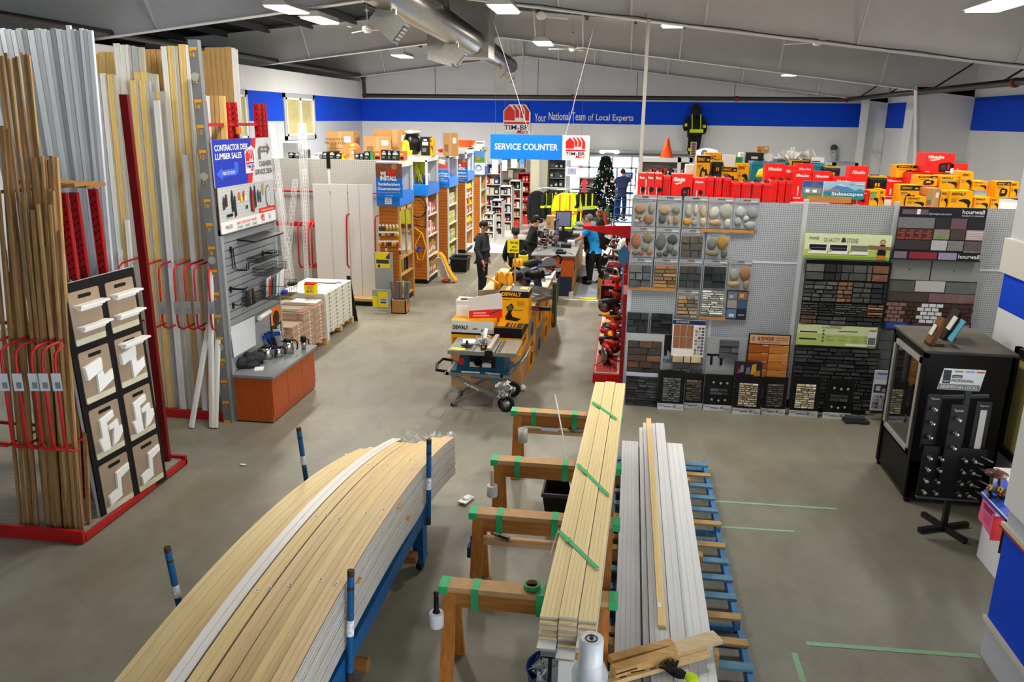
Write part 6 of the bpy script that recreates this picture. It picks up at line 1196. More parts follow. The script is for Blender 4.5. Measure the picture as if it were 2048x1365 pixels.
pxbox(1880, 352, 1918, 378, 11.95, .3, 'dws', 'yellow box with a green tape stripe across it', z0=None);pxbox(1880, 378, 1918, 0, 11.97, .3, 'kraft', 'brown carton under the box with a green tape stripe', z0=TOP)
pxbox(1921, 344, 1946, 381, 11.9, .3, 'dws', 'tall yellow box with light bar pictures', z0=None);pxbox(1915, 381, 1950, 0, 11.92, .3, 'dws', 'yellow box hidden behind the drill box', z0=TOP)
pxbox(1946, 363, 1976, 381, 11.85, .3, 'dws', 'small yellow box over the drill box', z0=None);pxbox(1951, 381, 1982, 0, 11.87, .3, 'blkb', 'dark box under the small yellow box', z0=TOP)
pxbox(1850, 307, 1909, 347, 12.6, .4, 'mw', 'big red box with a radio picture, highest of all the boxes on the right', z0=None);pxbox(1845, 347, 1912, 0, 12.62, .4, 'mws', 'long red box under the highest red box', z0=TOP)
pxbox(1925, 329, 1965, 0, 12.6, .3, 'mw', 'dark red box standing alone right of the highest red box', z0=TOP)
pxbox(1792, 331, 1848, 356, 12.9, .3, 'dw', 'yellow and black box pair behind, left of the highest red box', z0=None);pxbox(1790, 356, 1850, 0, 12.92, .3, 'mws', 'red box under the yellow and black pair', z0=TOP)
x=[(1790, 1799)]
for k, (a, b, c, d) in enumerate([(1883, 361, 1917, 364.5), (1855, 396, 1864, 400), (1743, 386, 1750, 396)]):
 p=Yp(a, b, 11.94 if k==0 else 11.555 if k==1 else 11.595);q=Yp(c, d, 11.94 if k==0 else 11.555 if k==1 else 11.595);obj('green_tape', MB().box(p.x, p.y-.002, q.z, q.x, p.y, p.z), C('#52b36c'), label='green tape on the %s'%['yellow box across its front', 'low yellow box with columns of print', 'low red box'][k], cat='tape')
# second gondola behind, with its boxes
t=thing('steel_gondola', 'steel shelf row behind the pegboard wall carrying mixed tool boxes', 'shelving', (3, 15.2, 0));obj('shelf_body', MB().box(.3, 14.4, 0, 7.0, 16.0, 2.93), GREY, t);obj('top_shelf', MB().box(.25, 14.3, 2.93, 7.05, 16.1, 2.98), LTGREY, t)
for a, y, b, y1, Y, kd, lab in[(1406, 312, 1434, 0, 14.5, 'dw', 'tall yellow box with four tool pictures behind the red boxes'), (1424, 322, 1440, 0, 14.9, 'dws', 'yellow box behind the tall yellow one'), (1438, 323, 1462, 0, 14.6, 'blk', 'rounded black case behind the red tool cases'),
  (1459, 335, 1490, 0, 14.45, 'dw', 'black and yellow box with a saw picture behind the red tool cases'), (1490, 328, 1515, 0, 14.6, 'dws', 'yellow box with lamp picture behind the shorter red cases'), (1520, 322, 1556, 0, 14.9, 'teal', 'teal tool case left of the red blade box'),
  (1558, 323, 1600, 0, 15.2, 'teal', 'long teal tool case in the middle behind the red boxes'), (1601, 323, 1638, 0, 15.0, 'dw', 'black and yellow box between the teal cases'), (1638, 326, 1671, 0, 15.0, 'teal', 'teal tool case at the right end of the rear row'),
  (1672, 335, 1703, 0, 14.7, 'blk', 'black case with yellow trim behind the red boxes'), (1422, 306, 1456, 0, 15.6, 'dws', 'yellow carton further back with white top'), (1458, 311, 1486, 0, 15.5, 'white', 'white box behind the rounded black case'), (1486, 315, 1500, 0, 15.5, 'grn', 'white and green box in the rear row'),
  (1494, 306, 1506, 0, 15.6, 'white', 'tall narrow white box left of the black and orange one'), (1507, 306, 1542, 0, 15.55, 'blkb', 'black box with orange edge in the rear row'), (1543, 308, 1562, 0, 15.65, 'white', 'white printer-like box with a dark slot'),
  (1563, 316, 1600, 0, 15.7, 'white', 'flat white box below the crumpled paper'), (1602, 318, 1640, 0, 15.75, 'kraft', 'open brown carton at the right of the rear row'), (1641, 316, 1668, 0, 15.7, 'white', 'white box at the right of the open carton'), (1514, 293, 1538, 306, 15.6, 'kraft', 'small brown open carton standing high at the back'), (1384, 330, 1402, 0, 15.0, 'white', 'white and blue upright box left of the tall yellow box')]:
 pxbox(a, y, b, y1, Y, .3 if Y<15.4 else .28, kd, lab, z0=None if y1 else TOP)
for k, (a, b) in enumerate([(1526, 346), (1540, 347)]):c=Yp(a, b, 14.2);obj('hard_hat', MB().lathe([(.0, -.07), (.12, -.07), (.11, -.02), (.07, .06), (0, .08)], c, 14), BRYEL, label='yellow hard hat hanging behind the red cases, %s one'%['left', 'right'][k], cat='hard hat')
mb=MB();r8=random.Random(4)
crumple(mb, Yp(1590, 311, 15.6), (.3, .15, .07), 40, r8, 0, .1)
obj('crumpled_paper', mb, WHITE, label='crumpled white paper on the boxes of the rear row', cat='paper')
# traffic cone and tall white shelving near the back wall
t=thing('white_shelving', 'white wall shelving with hard hats and red packages near the entrance', 'shelving', (2, 30, 0))
x0, z0, x1, z1=WR(1276, 316, 1384, 372, 24.0);obj('frame', MB().box(x0, 24, z1-.12, x1, 24.6, z1).box(x0, 24, 0, x0+.12, 24.6, z1).box((x0+x1)/2+.35, 24, 0, (x0+x1)/2+.45, 24.6, z1).box(x1-.1, 24, 0, x1, 24.6, z1).box(x0, 24.6, 0, x1, 24.65, z1, 1).box(x0, 24, z1-.75, x1, 24.6, z1-.7).box(x0, 24, z1-1.4, x1, 24.6, z1-1.35), [C('#dcdbd8'), LTGREY], t)
sx0, sz1, sx1=x0, z1, x1
for k in range(12):
 a=sx0+.2+k*(sx1-sx0-.35)/12;kd=['#b97a4a', '#c08a55', '#b03a2e', '#e6e2d8', '#d8342a', '#cc3b2e', '#c8c6c0', '#3a3a40', '#9aa0a4', '#8f9498', '#9ba1a5', '#6a6e72'][k]
 obj('packaged_good', MB().box(a, 24.1, sz1-.7, a+.14, 24.4, sz1-.7+.32+.04*(k%3)), mat(kd, .5), label='small %s package, top bay of the white shelving, %s from left'%(['brown', 'brown', 'red', 'white', 'red', 'red', 'white', 'black', 'grey', 'grey', 'grey', 'grey'][k], ordinal(k)), cat='package')
for k in range(8):
 a=sx0+.15+k*.26;obj('packaged_good', MB().box(a, 24.05, sz1-1.35, a+.2, 24.4, sz1-1.1), mat('#d9d6d0' if k%2 else '#c2332a', .5), label='%s package on the lower bay of the white shelving, %s from the left'%('white' if k%2 else 'red', ordinal(k)), cat='package')
for k in range(2):obj('hard_hat', MB().lathe([(.0, -.0), (.15, 0), (.14, .06), (.08, .16), (0, .18)], (sx1-.75+.42*k, 24.2, sz1-1.35), 14), WHITE, label='white hard hat on the white shelving, %s one'%['left', 'right'][k], cat='hard hat')
c=Yp(1333, 316, 24.2);obj('traffic_cone', MB().lathe([(.22, 0), (.22, .03), (.18, .03), (.05, .52), (.04, .55), (0, .55)], (c.x, 24.25, sz1), 20), C('#ea4a1e'), label='orange traffic cone standing on the white shelving', cat='cone')
# hi-vis suit on the wall stand
def Y34(a, b):return Yp(a, b, 35.2)
t=thing('hi_vis_suit_display', 'hanging black and yellow reflective coverall with hood against the blue wall stripe', 'clothing display', (Y34(1390, 318).x, 35.2, 2.5))
S=.0231
def T(a, b, y=0):p=Y34(a, b);return V3((p.x, 35.2+y, p.z))
mb=MB();mb.tube([T(1391, 232), T(1391, 245), T(1391, 262), T(1392, 271)], [.16, .36, .34, .38], 14);mb.tube([T(1381, 236), T(1374, 245), T(1370, 255), T(1371, 262)], [.12, .12, .1, .07], 10);mb.tube([T(1401, 236), T(1408, 248), T(1409, 258), T(1408, 266)], [.12, .13, .1, .08], 10)
obj('jacket', mb, mat('#1b1c1e', .8), t);mb=MB();mb.blob(T(1392, 222), (.22, .2, .3));obj('hood', mb, mat('#26272a', .8), t)
mb=MB();mb.tube([T(1386, 268), T(1383, 290), T(1379, 312)], [.2, .16, .14], 10).tube([T(1395, 268), T(1393, 290), T(1388, 314)], [.2, .16, .14], 10);obj('trousers', mb, mat('#161719', .8), t)
HV=C('#d7f01e');mb=MB()
for a in(1383, 1400):mb.bar(T(a, 229, -.34), T(a, 262, -.37), .1, .03)
mb.bar(T(1378, 262, -.37), T(1405, 262, -.37), .03, .14);mb.bar(T(1369, 250, -.13), T(1374, 250, -.13), .1, .12);mb.bar(T(1405, 253, -.14), T(1411, 253, -.14), .1, .12);mb.bar(T(1376, 299, -.16), T(1384, 299, -.16), .05, .12)
obj('reflective_bands', mb, HV, t)
t, f=poster('colour_card_rack', 1381, 284, 1393, 312, 'tall narrow picture card standing at the foot of the reflective suit', C('#b99c72'), 'card rack', 24.2, .05)
for k in range(5):f.rect(.2, .06+.18*k, .8, .2+.18*k, C('#4a3440'))
f.done(t)
x0, z0, x1, z1=WR(1381, 312, 1393, 320, 24.2);obj('card_pillar', MB().box(x1, 24.0, 0, x1+.5, 24.8, sz1+.1), C('#d7d7d5'), label='white end pillar of the shelving under the reflective suit', cat='pillar')
c=Yp(1414, 306, 24.5);obj('wall_lamp', MB().blob(c, (.35, .2, .14)).cyl(c+V3((-.1, -.2, 0)), c+V3((-.1, -.24, 0)), .1, 12, 1), [mat('#eef3fa', .4, emit=.6), GREY], label='white lamp housing beside the reflective suit', cat='lamp')
obj('lamp_post', MB().box(c.x+.12, c.y-.05, 0, c.x+.2, c.y+.05, c.z-.1), GREY, label='grey support under the white lamp housing', cat='post')
c=Yp(1219, 303, 34.9);mb=MB().box(c.x-.35, 34.9, c.z-.03, c.x+.35, 35.05, c.z+.04)
for s in(-.3, .3):mb.blob((c.x+s, 34.85, c.z-.02), (.13, .1, .08))
obj('emergency_light', mb, mat('#fffdf2', .4, emit=2.5), label='white twin spotlight fixed to the wall above the entrance', cat='light')
c=Yp(1667, 300, 35.3);t=thing('white_cutout_figure', 'white stand with a small grey figure in front of the back wall', 'ornament', (c.x, 35.3, 2.6))
obj('stem', MB().tube([Yp(1668, 322, 35.3), Yp(1668, 308, 35.3), Yp(1666, 300, 35.3)], [.1, .16, .12], 8), mat('#b9bdb8', .6), t);obj('head', MB().blob(Yp(1668, 296, 35.3), (.15, .14, .14)), mat('#4a4d50', .6), t);obj('hose', MB().tube([Yp(1664, 304, 35.2), Yp(1674, 312, 35.2), Yp(1672, 325, 35.2)], .03, 6), C('#5f8f8a'), t)
x0, z0, x1, z1=WR(1665, 326, 1716, 346, 26.0);obj('metal_table', MB().box(x0, 26, z1-.08, x1, 27, z1).box(x0, 26, 0, x0+.1, 26.1, z1).box(x1-.1, 26, 0, x1, 26.1, z1), mat('#c2c6cb', .4), label='tall grey metal table behind the teal cases', cat='table')
# ================================================================ red tool aisle on the left flank of the gondola
t=thing('red_tool_shelving', 'red shelving flank with power tools hanging above a white slotted deck', 'shelving', (-.1, 15, 0))
obj('deck', MB().box(-.38, 12.2, .1, .1, 18.0, .16), C('#d5d0c2'), t);obj('kick', MB().box(-.40, 12.15, 0, .1, 12.2, .15).box(-.40, 12.2, .0, -.38, 18, .14), RED, t);obj('back_panel', MB().box(.08, 12.1, .1, .12, 18.0, 1.6), C('#7c1a1c'), t);obj('end_panel', MB().box(.02, 11.5, 0, .12, 12.2, 1.62), DKRED, t)
for y in(13.2, 14.6, 16.2, 17.6):obj('upright', MB().box(.02, y, .1, .08, y+.05, 1.6), RED, t)
DM=Zp(1195, 740, .17);f=Face((-.36, 12.25, .162), X_, Y_, .34, 1.0);f.rect(0, 0, 1, .95, C('#c93a30'));
for r_ in range(6):
 for c in range(5):f.disc(.12+.16*c, .1+.1*r_, .012, OFFW, 6)
f.disc(.5, .8, .05, DGREY, 10);f.done(t, 'printed_mat')
def canopy():
 a=Yp(1166, 458, 17.0);mb=MB().prism([(0, 0), (1.05, -.18), (1.05, .10), (0, .06)], (a.x, 17.0, a.z), X_, Z_, .02);mb.prism([(0, 0), (1.05, -.18), (1.05, -.14), (0, .03)], (a.x, 17.7, a.z), X_, Z_, .7)
 return obj('red_canopy', mb, mat('#c4161c', .4), label='red wedge shaped canopy over the far end of the tool aisle', cat='canopy')
canopy()
c=Zp(1230, 640, 0);cc=V3((-.16, 14.2, .17));t=thing('jobsite_radio', 'red and black jobsite radio on top of the tool pile', 'radio', (-.12, 14.3, .95));x0, z0, x1, z1=WR(1203, 572, 1244, 602, 14.2)
obj('body', MB().box(x0, 14.2, z0, x1, 14.75, z1), mat('#c9201c', .4), t, bevel=.03);obj('speaker_grille', MB().box(x0-.01, 14.17, z0-.01, x0+.20, 14.22, z1+.0).box(x0+.05, 14.165, z0+.1, x0+.16, 14.172, z1-.08, 1), [BLACK, mat('#a31815', .4)], t, bevel=.02);obj('carry_handle', MB().tube([(x0+.02, 14.3, z1), (x0+.02, 14.3, z1+.05), (x0+.02, 14.7, z1+.05), (x0+.02, 14.7, z1)], .014, 8), BLACK, t)
def drill(loc, sc, base, rz, lab, shape=0, grp=None):
 t=thing('power_tool', lab, 'power tool', loc, grp, rz);s=sc
 mb=MB();mb.lathe([(0, -.11), (.034, -.1), (.038, -.02), (.036, .05), (.022, .07), (.018, .1), (0, .1)], (0, 0, .17), 12, 0, rot('Y', 90));mb.bar((-.03, 0, .15), (-.055, 0, .03), .04, .035)
 mb.v=[v*s for v in mb.v];obj('body', mb, base, t, local=True)
 mb=MB();mb.box(-.1, -.03, -.0, -.0, .03, .035);mb.v=[v*s for v in mb.v];obj('battery', mb, BLACK, t, local=True);mb=MB().cyl((.1, 0, .17), (.15, 0, .17), .016, 10)
 if shape==1:mb.lathe([(0, -.01), (.09, -.01), (.09, .01), (0, .01)], (.06, -.05, .1), 20, 1, rot('X', 90))
 if shape==2:mb.tube([(-.1, .0, .2), (-.05, 0, .28), (.05, 0, .28), (.08, 0, .2)], .014, 8)
 mb.v=[v*s for v in mb.v];obj('chuck', mb, STEEL, t, local=True);return t
r9=random.Random(12);n=0
spec=[(12.75, .17, 'r', 1), (13.05, .17, 'r', 0), (13.3, .17, 'b', 1), (13.55, .17, 'y', 0), (13.8, .17, 'r', 2), (14.1, .17, 'b', 1), (14.4, .17, 'y', 0), (14.7, .17, 'r', 2), (15.2, .17, 'y', 1), (15.6, .17, 'y', 0), (16.0, .17, 'b', 0), (16.5, .17, 'y', 2)]
for k, (y, z, c, s) in enumerate(spec):
 drill((-.20+.08*(k%2), y, z), 1.5, {'r':mat('#c7201c', .4), 'b':mat('#26282a', .4), 'y':DWY}[c], radians(-70+40*(k%3)), '%s power tool standing on the white deck, %s from the near end'%({'r':'red', 'b':'black', 'y':'yellow'}[c], ordinal(k)), s, 'display tools on the deck')
for k in range(22):
 y=12.9+.235*k;row=k%3;z=.55+.36*row;c='rbry'[k%4] if y<15 else 'yyb'[k%3]
 drill((-.12-.07*(k%2), y, z), 1.35, {'r':mat('#c7201c', .4), 'b':mat('#26282a', .4), 'y':DWY}[c], radians(180 if k%2 else 120), '%s power tool hung on the red flank, %s row, %s from front'%({'r':'red', 'b':'black', 'y':'yellow'}[c], ['lower', 'middle', 'upper'][row], ordinal(k)), k%3, 'display tools hanging on the red flank')
 obj('tool_hook', MB().cyl((.1, y, z+.24), (-.24, y, z+.24), .006, 5), STEEL, label='thin steel hook holding a power tool, %s from the near end'%ordinal(k), cat='hook', group='steel hooks on the red flank')
obj('orange_post', MB().box(-.26, 17.3, .16, -.2, 17.36, 1.9), C('#e2481e'), label='tall orange post at the far end of the tool aisle', cat='post')
for k, z in enumerate((1.5, 1.15, .85)):
 obj('black_bracket', MB().obb((-.42, 17.2, z), (.16, .04, .26), rot('Y', 25)).cyl((-.62, 17.2, z+.05), (-.2, 17.3, z+.1), .008, 5), BLACK, label='black clip strip on the orange post, %s from the top'%ordinal(k), cat='clip')
pxbox(1207, 556, 1224, 0, 17.6, .4, 'kraft', 'open brown carton on the floor beside the tool aisle', z0=.17)
c=V3((-.1, 16.8, 0));obj('white_canister', MB().lathe([(0, 1.2), (.14, 1.2), (.15, 1.45), (.08, 1.62), (.04, 1.7), (0, 1.7)], (-.05, 16.6, 0), 14), OFFW, label='white sprayer canister in the upper tool aisle', cat='canister');obj('canister_shelf', MB().box(-.3, 16.3, 1.16, .08, 17.2, 1.2), DKRED, label='small red shelf under the white canister', cat='shelf')
obj('blue_spade', MB().prism([(0, -.0), (.09, .12), (.1, .26), (0, .38), (-.1, .26), (-.09, .12)], (.0, 13.0, 1.75), X_, Z_, .02).box(-.012, 13.0, 1.0, .012, 13.02, 1.8), mat('#4f8fc4', .4), label='small blue pointed sign on a stick in the tool aisle', cat='sign')
obj('extension_cable', MB().tube([V3((-.2+.07*cos(a*1.3), 12.65+.14*sin(a), .18+.012*a/3)) for a in[i*.5 for i in range(26)]]+[V3((-.38, 12.5, .18))], .008, 6), BLACK, label='coiled black power cord at the near end of the tool deck', cat='cord')
# ================================================================ flooring pallets
def wpallet(x0, y0, x1, y1, lab):
 t=thing('wood_pallet', lab, 'pallet', ((x0+x1)/2, (y0+y1)/2, 0));P_=wood('#d9b27a', '#c1955a', 'x')
 for y in(y0, (y0+y1)/2-.05, y1-.1):obj('stringer', MB().box(x0, y, .02, x1, y+.1, .11), P_, t)
 for k in range(6):a=y0+(y1-y0-.09)*k/5;obj('deck_board', MB().box(x0, a, .11, x1, a+.09, .13), P_, t)
 obj('bottom_board', MB().box(x0, y0, 0, x1, y0+.1, .02).box(x0, y1-.1, 0, x1, y1, .02), P_, t)
wpallet(-6.4, 12.05, -5.40, 13.55, 'wooden pallet under the brown flooring cartons');wpallet(-6.5, 13.7, -5.46, 15.15, 'wooden pallet under the white flooring cartons')
FB=mat('#b49a82', .7, 0, .06, 6);FB2=mat('#a68b74', .7, 0, .06, 6)
def floor_carton(x0, y0, z0, x1, y1, z1, m, lab, grp, red=True, name='flooring_carton'):
 t=thing(name, lab, 'carton', ((x0+x1)/2, (y0+y1)/2, z0), grp);obj('box', MB().box(x0, y0, z0, x1, y1, z1-.003), m, t)
 f=Face((x1, y0, z0), Y_, Z_, y1-y0, z1-z0);f.rect(.5, .25, .62, .8, OFFW if red else C('#3c4a3a'));
 if not red:
  for k in range(4):f.rect(.12+.22*k, .3, .18+.22*k, .6, mat('#6d7466', .6))
 f.done(t, 'end_label')
 f=Face((x0, y0, z0), X_, Z_, x1-x0, z1-z0)
 if red:f.rect(.02, .2, .14, .9, RED);f.text('20', .85, .25, .5, DGREY, w=.07)
 else:f.rect(.05, .2, .3, .8, C('#b0a53a'));f.rect(.4, .3, .8, .6, LTGREY)
 f.done(t, 'front_label');return t
for k in range(9):floor_carton(-6.3, 12.08, .132+.062*k, -5.44, 12.55, .132+.062*(k+1), FB if k%2 else FB2, 'brown flooring carton in the front stack of the near pallet, %s from the bottom'%ordinal(k), 'brown flooring cartons')
for k in range(11):
 for j in range(2):floor_carton(-6.3, 12.57+.49*j, .132+.062*k, -5.44, 13.04+.49*j, .132+.062*(k+1), FB if(k+j)%2 else FB2, 'brown flooring carton in the %s stack of the near pallet, %s from the bottom'%(['second', 'third'][j], ordinal(k)), 'brown flooring cartons')
for j in range(2):
 obj('sample_planks', MB().box(-6.1, 12.62+.49*j, .815, -5.6, 12.8+.49*j, .822, 0).box(-5.6, 12.62+.49*j, .815, -5.46, 13.0+.49*j, .822, 1), [mat('#5f524c', .6), mat('#8c5f4a', .6)], label='dark sample planks on top of the brown cartons, %s'%['front', 'back'][j], cat='sample')
WF=mat('#dcdcd2', .6, 0, .05, 20)
for k in range(10):
 for j in range(4):floor_carton(-6.42, 13.72+.355*j, .132+.077*k, -5.48, 14.065+.355*j, .132+.077*(k+1), WF, 'white flooring carton, %s column of far pallet, %s from bottom'%(ordinal(j), ordinal(k)), 'white flooring cartons', False)
obj('corner_board', MB().box(-5.47, 13.60, .02, -5.43, 13.68, .92), OFFW, label='white corner post between the two carton pallets', cat='corner post')
obj('black_board', MB().prism([(0, 0), (.28, 0), (.1, .95), (0, .95)], (-5.62, 15.3, 0), (.7, .0, 0), Z_, .03), BLACK, label='thin black board leaning behind the white flooring cartons', cat='board')
obj('white_sheet', MB().box(-6.3, 13.7, .905, -5.5, 14.2, .915).box(-6.0, 13.3, .82, -5.5, 13.6, .83), C('#f3f2e6'), label='white and yellow printed sheet on the pallets', cat='sheet')
for k, (a, b, c, d) in enumerate([(602, 576, 628, 600), (608, 574, 631, 597)]):
 p=Xp(a, d, -5.75);Yq=p.y;p1=Yp(a, b, 13.5+.1*k);p2=Yp(c, d, 13.5+.1*k);w=p2.x-p1.x;h=p1.z-p2.z;zb_=.915
 t=thing('price_sign', 'yellow price sign with red header on the flooring cartons, %s'%['left one facing away', 'front one reading $2.91'][k], 'price sign', ((p1.x+p2.x)/2, 13.5+.1*k, zb_));obj('sheet', MB().box(p1.x, 13.7-.1*k, zb_, p2.x, 13.705-.1*k, zb_+h), C('#f5d90f'), t)
 f=Face((p1.x, 13.7-.1*k, zb_), X_, Z_, w, h);f.rect(0, .85, 1, 1, RED)
 if k:f.text('$2.91', .2, .14, .26, BLACK, w=.55, bold=.02);f.rect(.3, .7, .8, .73, DGREY);f.rect(.25, .6, .85, .63, DGREY);f.rect(.3, .5, .75, .53, DGREY)
 f.done(t)
obj('black_bar_tool', MB().tube([(-6.0, 14.6, .925), (-5.6, 14.6, .93), (-5.55, 14.6, .95), (-5.5, 14.65, .93)], .012, 6), mat('#55585c', .4), label='grey flooring pull bar on the white cartons', cat='tool')
# ================================================================ back left pegboard bay with white wire racks and doors
YB=17.7
PG2=pegmat('#b4b2aa', '#7d7c76', 'xz', .0508, .16)
t=thing('storage_gondola', 'beige pegboard gondola at the back left carrying small boxes on top', 'shelving', (-7.4, YB, 0))
xl=Yp(545, 330, YB).x;xr=-5.40
obj('pegboard', MB().box(-9.3, YB, 0, xr, YB+.03, 3.16), PG2, t);obj('top_shelf', MB().box(-9.3, YB+.03, 3.1, xr, 18.6, 3.15), OFFW, t)
for px_ in(540, 661):x=Yp(px_, 400, YB).x;obj('upright', MB().box(x-.03, YB-.02, 0, x+.03, YB, 3.0).box(x-.04, YB-.03, 2.95, x+.04, YB, 3.3, 1), [OFFW, BLACK], t)
for a, b, z in((9.3, 5.6, 2.1),):obj('red_rail', MB().cyl((-9.3, YB-.05, 2.42), (-5.6, YB-.05, 2.42), .02, 8).box(-9.3, YB-.16, 1.62, -7.2, YB-.08, 1.72), RACKRED, t)
for px_ in(598, 612, 618, 625):p=Yp(px_, 440, 17.2);obj('divider_arm', MB().tube([(p.x, 17.65, 1.75), (p.x, 17.2, 1.75), (p.x, 17.1, 1.65), (p.x, 17.06, .85), (p.x, 17.15, .72), (p.x, 17.65, .72)], .02, 8), RACKRED, t)
WIRE=mat('#eceeee', .4)
def wire_panel(x0, x1, dxb, zt, yb, yt, lab):
 mb=MB();n=int(zt/.085)
 for k in range(n+1):
  f_=k/n;y=yb+(yt-yb)*f_;z=zt*f_;o=dxb*(1-f_);mb.bar((x0+o, y, z), (x1+o, y, z), .006, .006)
 for k in range(5):f_=k/4;x=x0+(x1-x0)*f_;mb.bar((x+dxb, yb, 0), (x, yt, zt), .006, .006)
 obj('wire_shelf', mb, WIRE, label=lab, cat='wire shelf', group='white wire shelf panels')
def XT(a, z, Y):return Yp(a, 300, Y).x
wire_panel(Yp(540, 260, 17.2).x, Yp(549, 260, 17.2).x, .55, 3.95, 16.6, 17.2, 'white wire shelf panel leaning at the far left of the bay')
wire_panel(Yp(548, 390, 17.0).x, Yp(560, 390, 17.0).x, .45, 2.9, 16.4, 17.0, 'white wire shelf panel just right of the red sign rack edge')
wire_panel(Yp(596, 260, 17.4).x, Yp(604, 260, 17.4).x, .15, 3.95, 16.9, 17.4, 'tallest white wire shelf panel, left of the matched pair');wire_panel(Yp(605, 260, 17.5).x, Yp(613, 260, 17.5).x, .12, 3.95, 17.0, 17.5, 'tallest white wire shelf panel, right of the matched pair')
wire_panel(Yp(588, 397, 17.0).x, Yp(598, 397, 17.0).x, -.25, 2.75, 16.5, 17.0, 'shorter white wire shelf panel leaning to the left')
wire_panel(Yp(606, 370, 17.3).x, Yp(614, 370, 17.3).x, .1, 2.95, 16.8, 17.3, 'white wire shelf panel half hidden beside the pair')
wire_panel(Yp(555, 430, 16.8).x, Yp(566, 430, 16.8).x, .4, 2.55, 16.2, 16.8, 'front white wire shelf panel low at the left')
DW_=mat('#eeeae4', .45)
for k, (a, b, yt) in enumerate([(630, 664, 367), (665, 699, 367), (700, 722, 368), (722, 750, 368)]):
 p=Yp(a, yt, 17.0);q=Yp(b, yt, 17.0);pb_=Yp(a, 575, 16.85)
 obj('melamine_sheet', MB().box(p.x, 16.85-.0*k, .17, q.x-.02, 16.88, p.z), DW_, label='tall white melamine panel, %s of four standing left of the first tower'%ordinal(k), cat='panel')
t=thing('panel_platform', 'low platform with wood edge and black kick under the white panels', 'platform', (-6.3, 16.9, 0));obj('deck', MB().box(-7.2, 16.6, .11, -5.45, 17.6, .17), wood('#d8b47c', '#c49a5e', 'x'), t);obj('kick', MB().box(-7.2, 16.65, 0, -5.45, 17.6, .11), BLACK, t)
obj('red_pull', MB().tube([Yp(699, 428, 16.8), Yp(694, 431, 16.78), Yp(693, 440, 16.78), Yp(695, 530, 16.78), Yp(699, 536, 16.8)], .018, 8), RACKRED, label='red bent steel arm in front of the white panels', cat='arm')
obj('red_pull', MB().tube([Yp(757, 430, 16.55), Yp(751, 434, 16.5), Yp(750, 445, 16.5), Yp(751, 505, 16.5)], .018, 8), RACKRED, label='red bent steel arm between the white panels and the first tower', cat='arm')
# small boxes on that gondola
TB=3.152
row=[(556, 585, 286, 'grey', 'grey tool case at the left end of the top shelf', 'tool_case'), (567, 579, 305, 'blkb', 'small black box in front of the grey case', None), (579, 590, 306, 'blkb', 'black box, second at the left of the top shelf', None), (590, 602, 300, 'blkb', 'black box left of the wire panels', None),
 (619, 630, 307, 'white', 'white and black box right of the wire panels', None), (631, 637, 312, 'blkb', 'low black box with white print', None), (637, 649, 304, 'blkb', 'black box with a round green mark', None), (650, 663, 303, 'blkb', 'black box with white wave marks', None), (664, 675, 307, 'blkb', 'black box with curved white print left of the yellow one', None),
 (676, 684, 308, 'dws', 'yellow narrow box on the left top shelf', None), (686, 702, 298, 'kraft', 'upright light brown carton on the left top shelf', None), (703, 712, 308, 'blkb', 'black box right of the brown carton', None), (713, 721, 307, 'blkb', 'black box with upright white letters', None), (722, 734, 303, 'blkb', 'dark box beside the green box', None),
 (735, 742, 304, 'grn', 'green box on the left top shelf', None), (743, 756, 302, 'or', 'orange box on the left top shelf', None), (757, 769, 300, 'blkb', 'black case beside the orange box', None), (770, 778, 301, 'blkb', 'black box with white letters above the first tower', None), (779, 794, 301, 'blkb', 'wide black box above the first tower', None), (795, 804, 302, 'or', 'orange and black box above the first tower', None)]
for a, b, yt, kd, lab, nm in row:
 if a>755:continue
 pxbox(a, yt, b, 0, 17.85, .3, kd, lab, z0=TB, name=nm)
obj('orange_helmet', MB().blob(Yp(708, 298, 18.3), (.16, .16, .14)), ORANGE, label='round orange object behind the upright brown carton', cat='helmet')
t=thing('carton_gondola', 'grey shelf block behind the left gondola carrying large flattened cartons', 'shelving', (-6, 21, 0));obj('shelf_body', MB().box(-9, 20.4, 0, -5.42, 21.6, 3.1), OFFW, t)
t=pxbox(646, 263, 701, 0, 20.5, .5, 'kraft', 'big brown upright carton with black print', z0=3.105)
f=Face((Yp(646, 263, 20.5).x, 20.5, 3.105), X_, Z_, 1.0, .6);f.text('STANDARD', .05, .66, .1, mat('#4a3420', .7), w=.5);f.text('BACKER ROD', .04, .5, .1, mat('#4a3420', .7), w=.55)
for k in range(3):f.rect(.08, .1+.1*k, .5, .12+.1*k, mat('#6d5030', .7))
f.done(t)
pxbox(722, 273, 778, 0, 20.6, .1, 'kraft', 'flat taped brown carton leaning behind the small boxes', z0=3.105);pxbox(741, 259, 831, 0, 21.0, .3, 'kraft', 'large brown carton behind the taped one', z0=3.105)
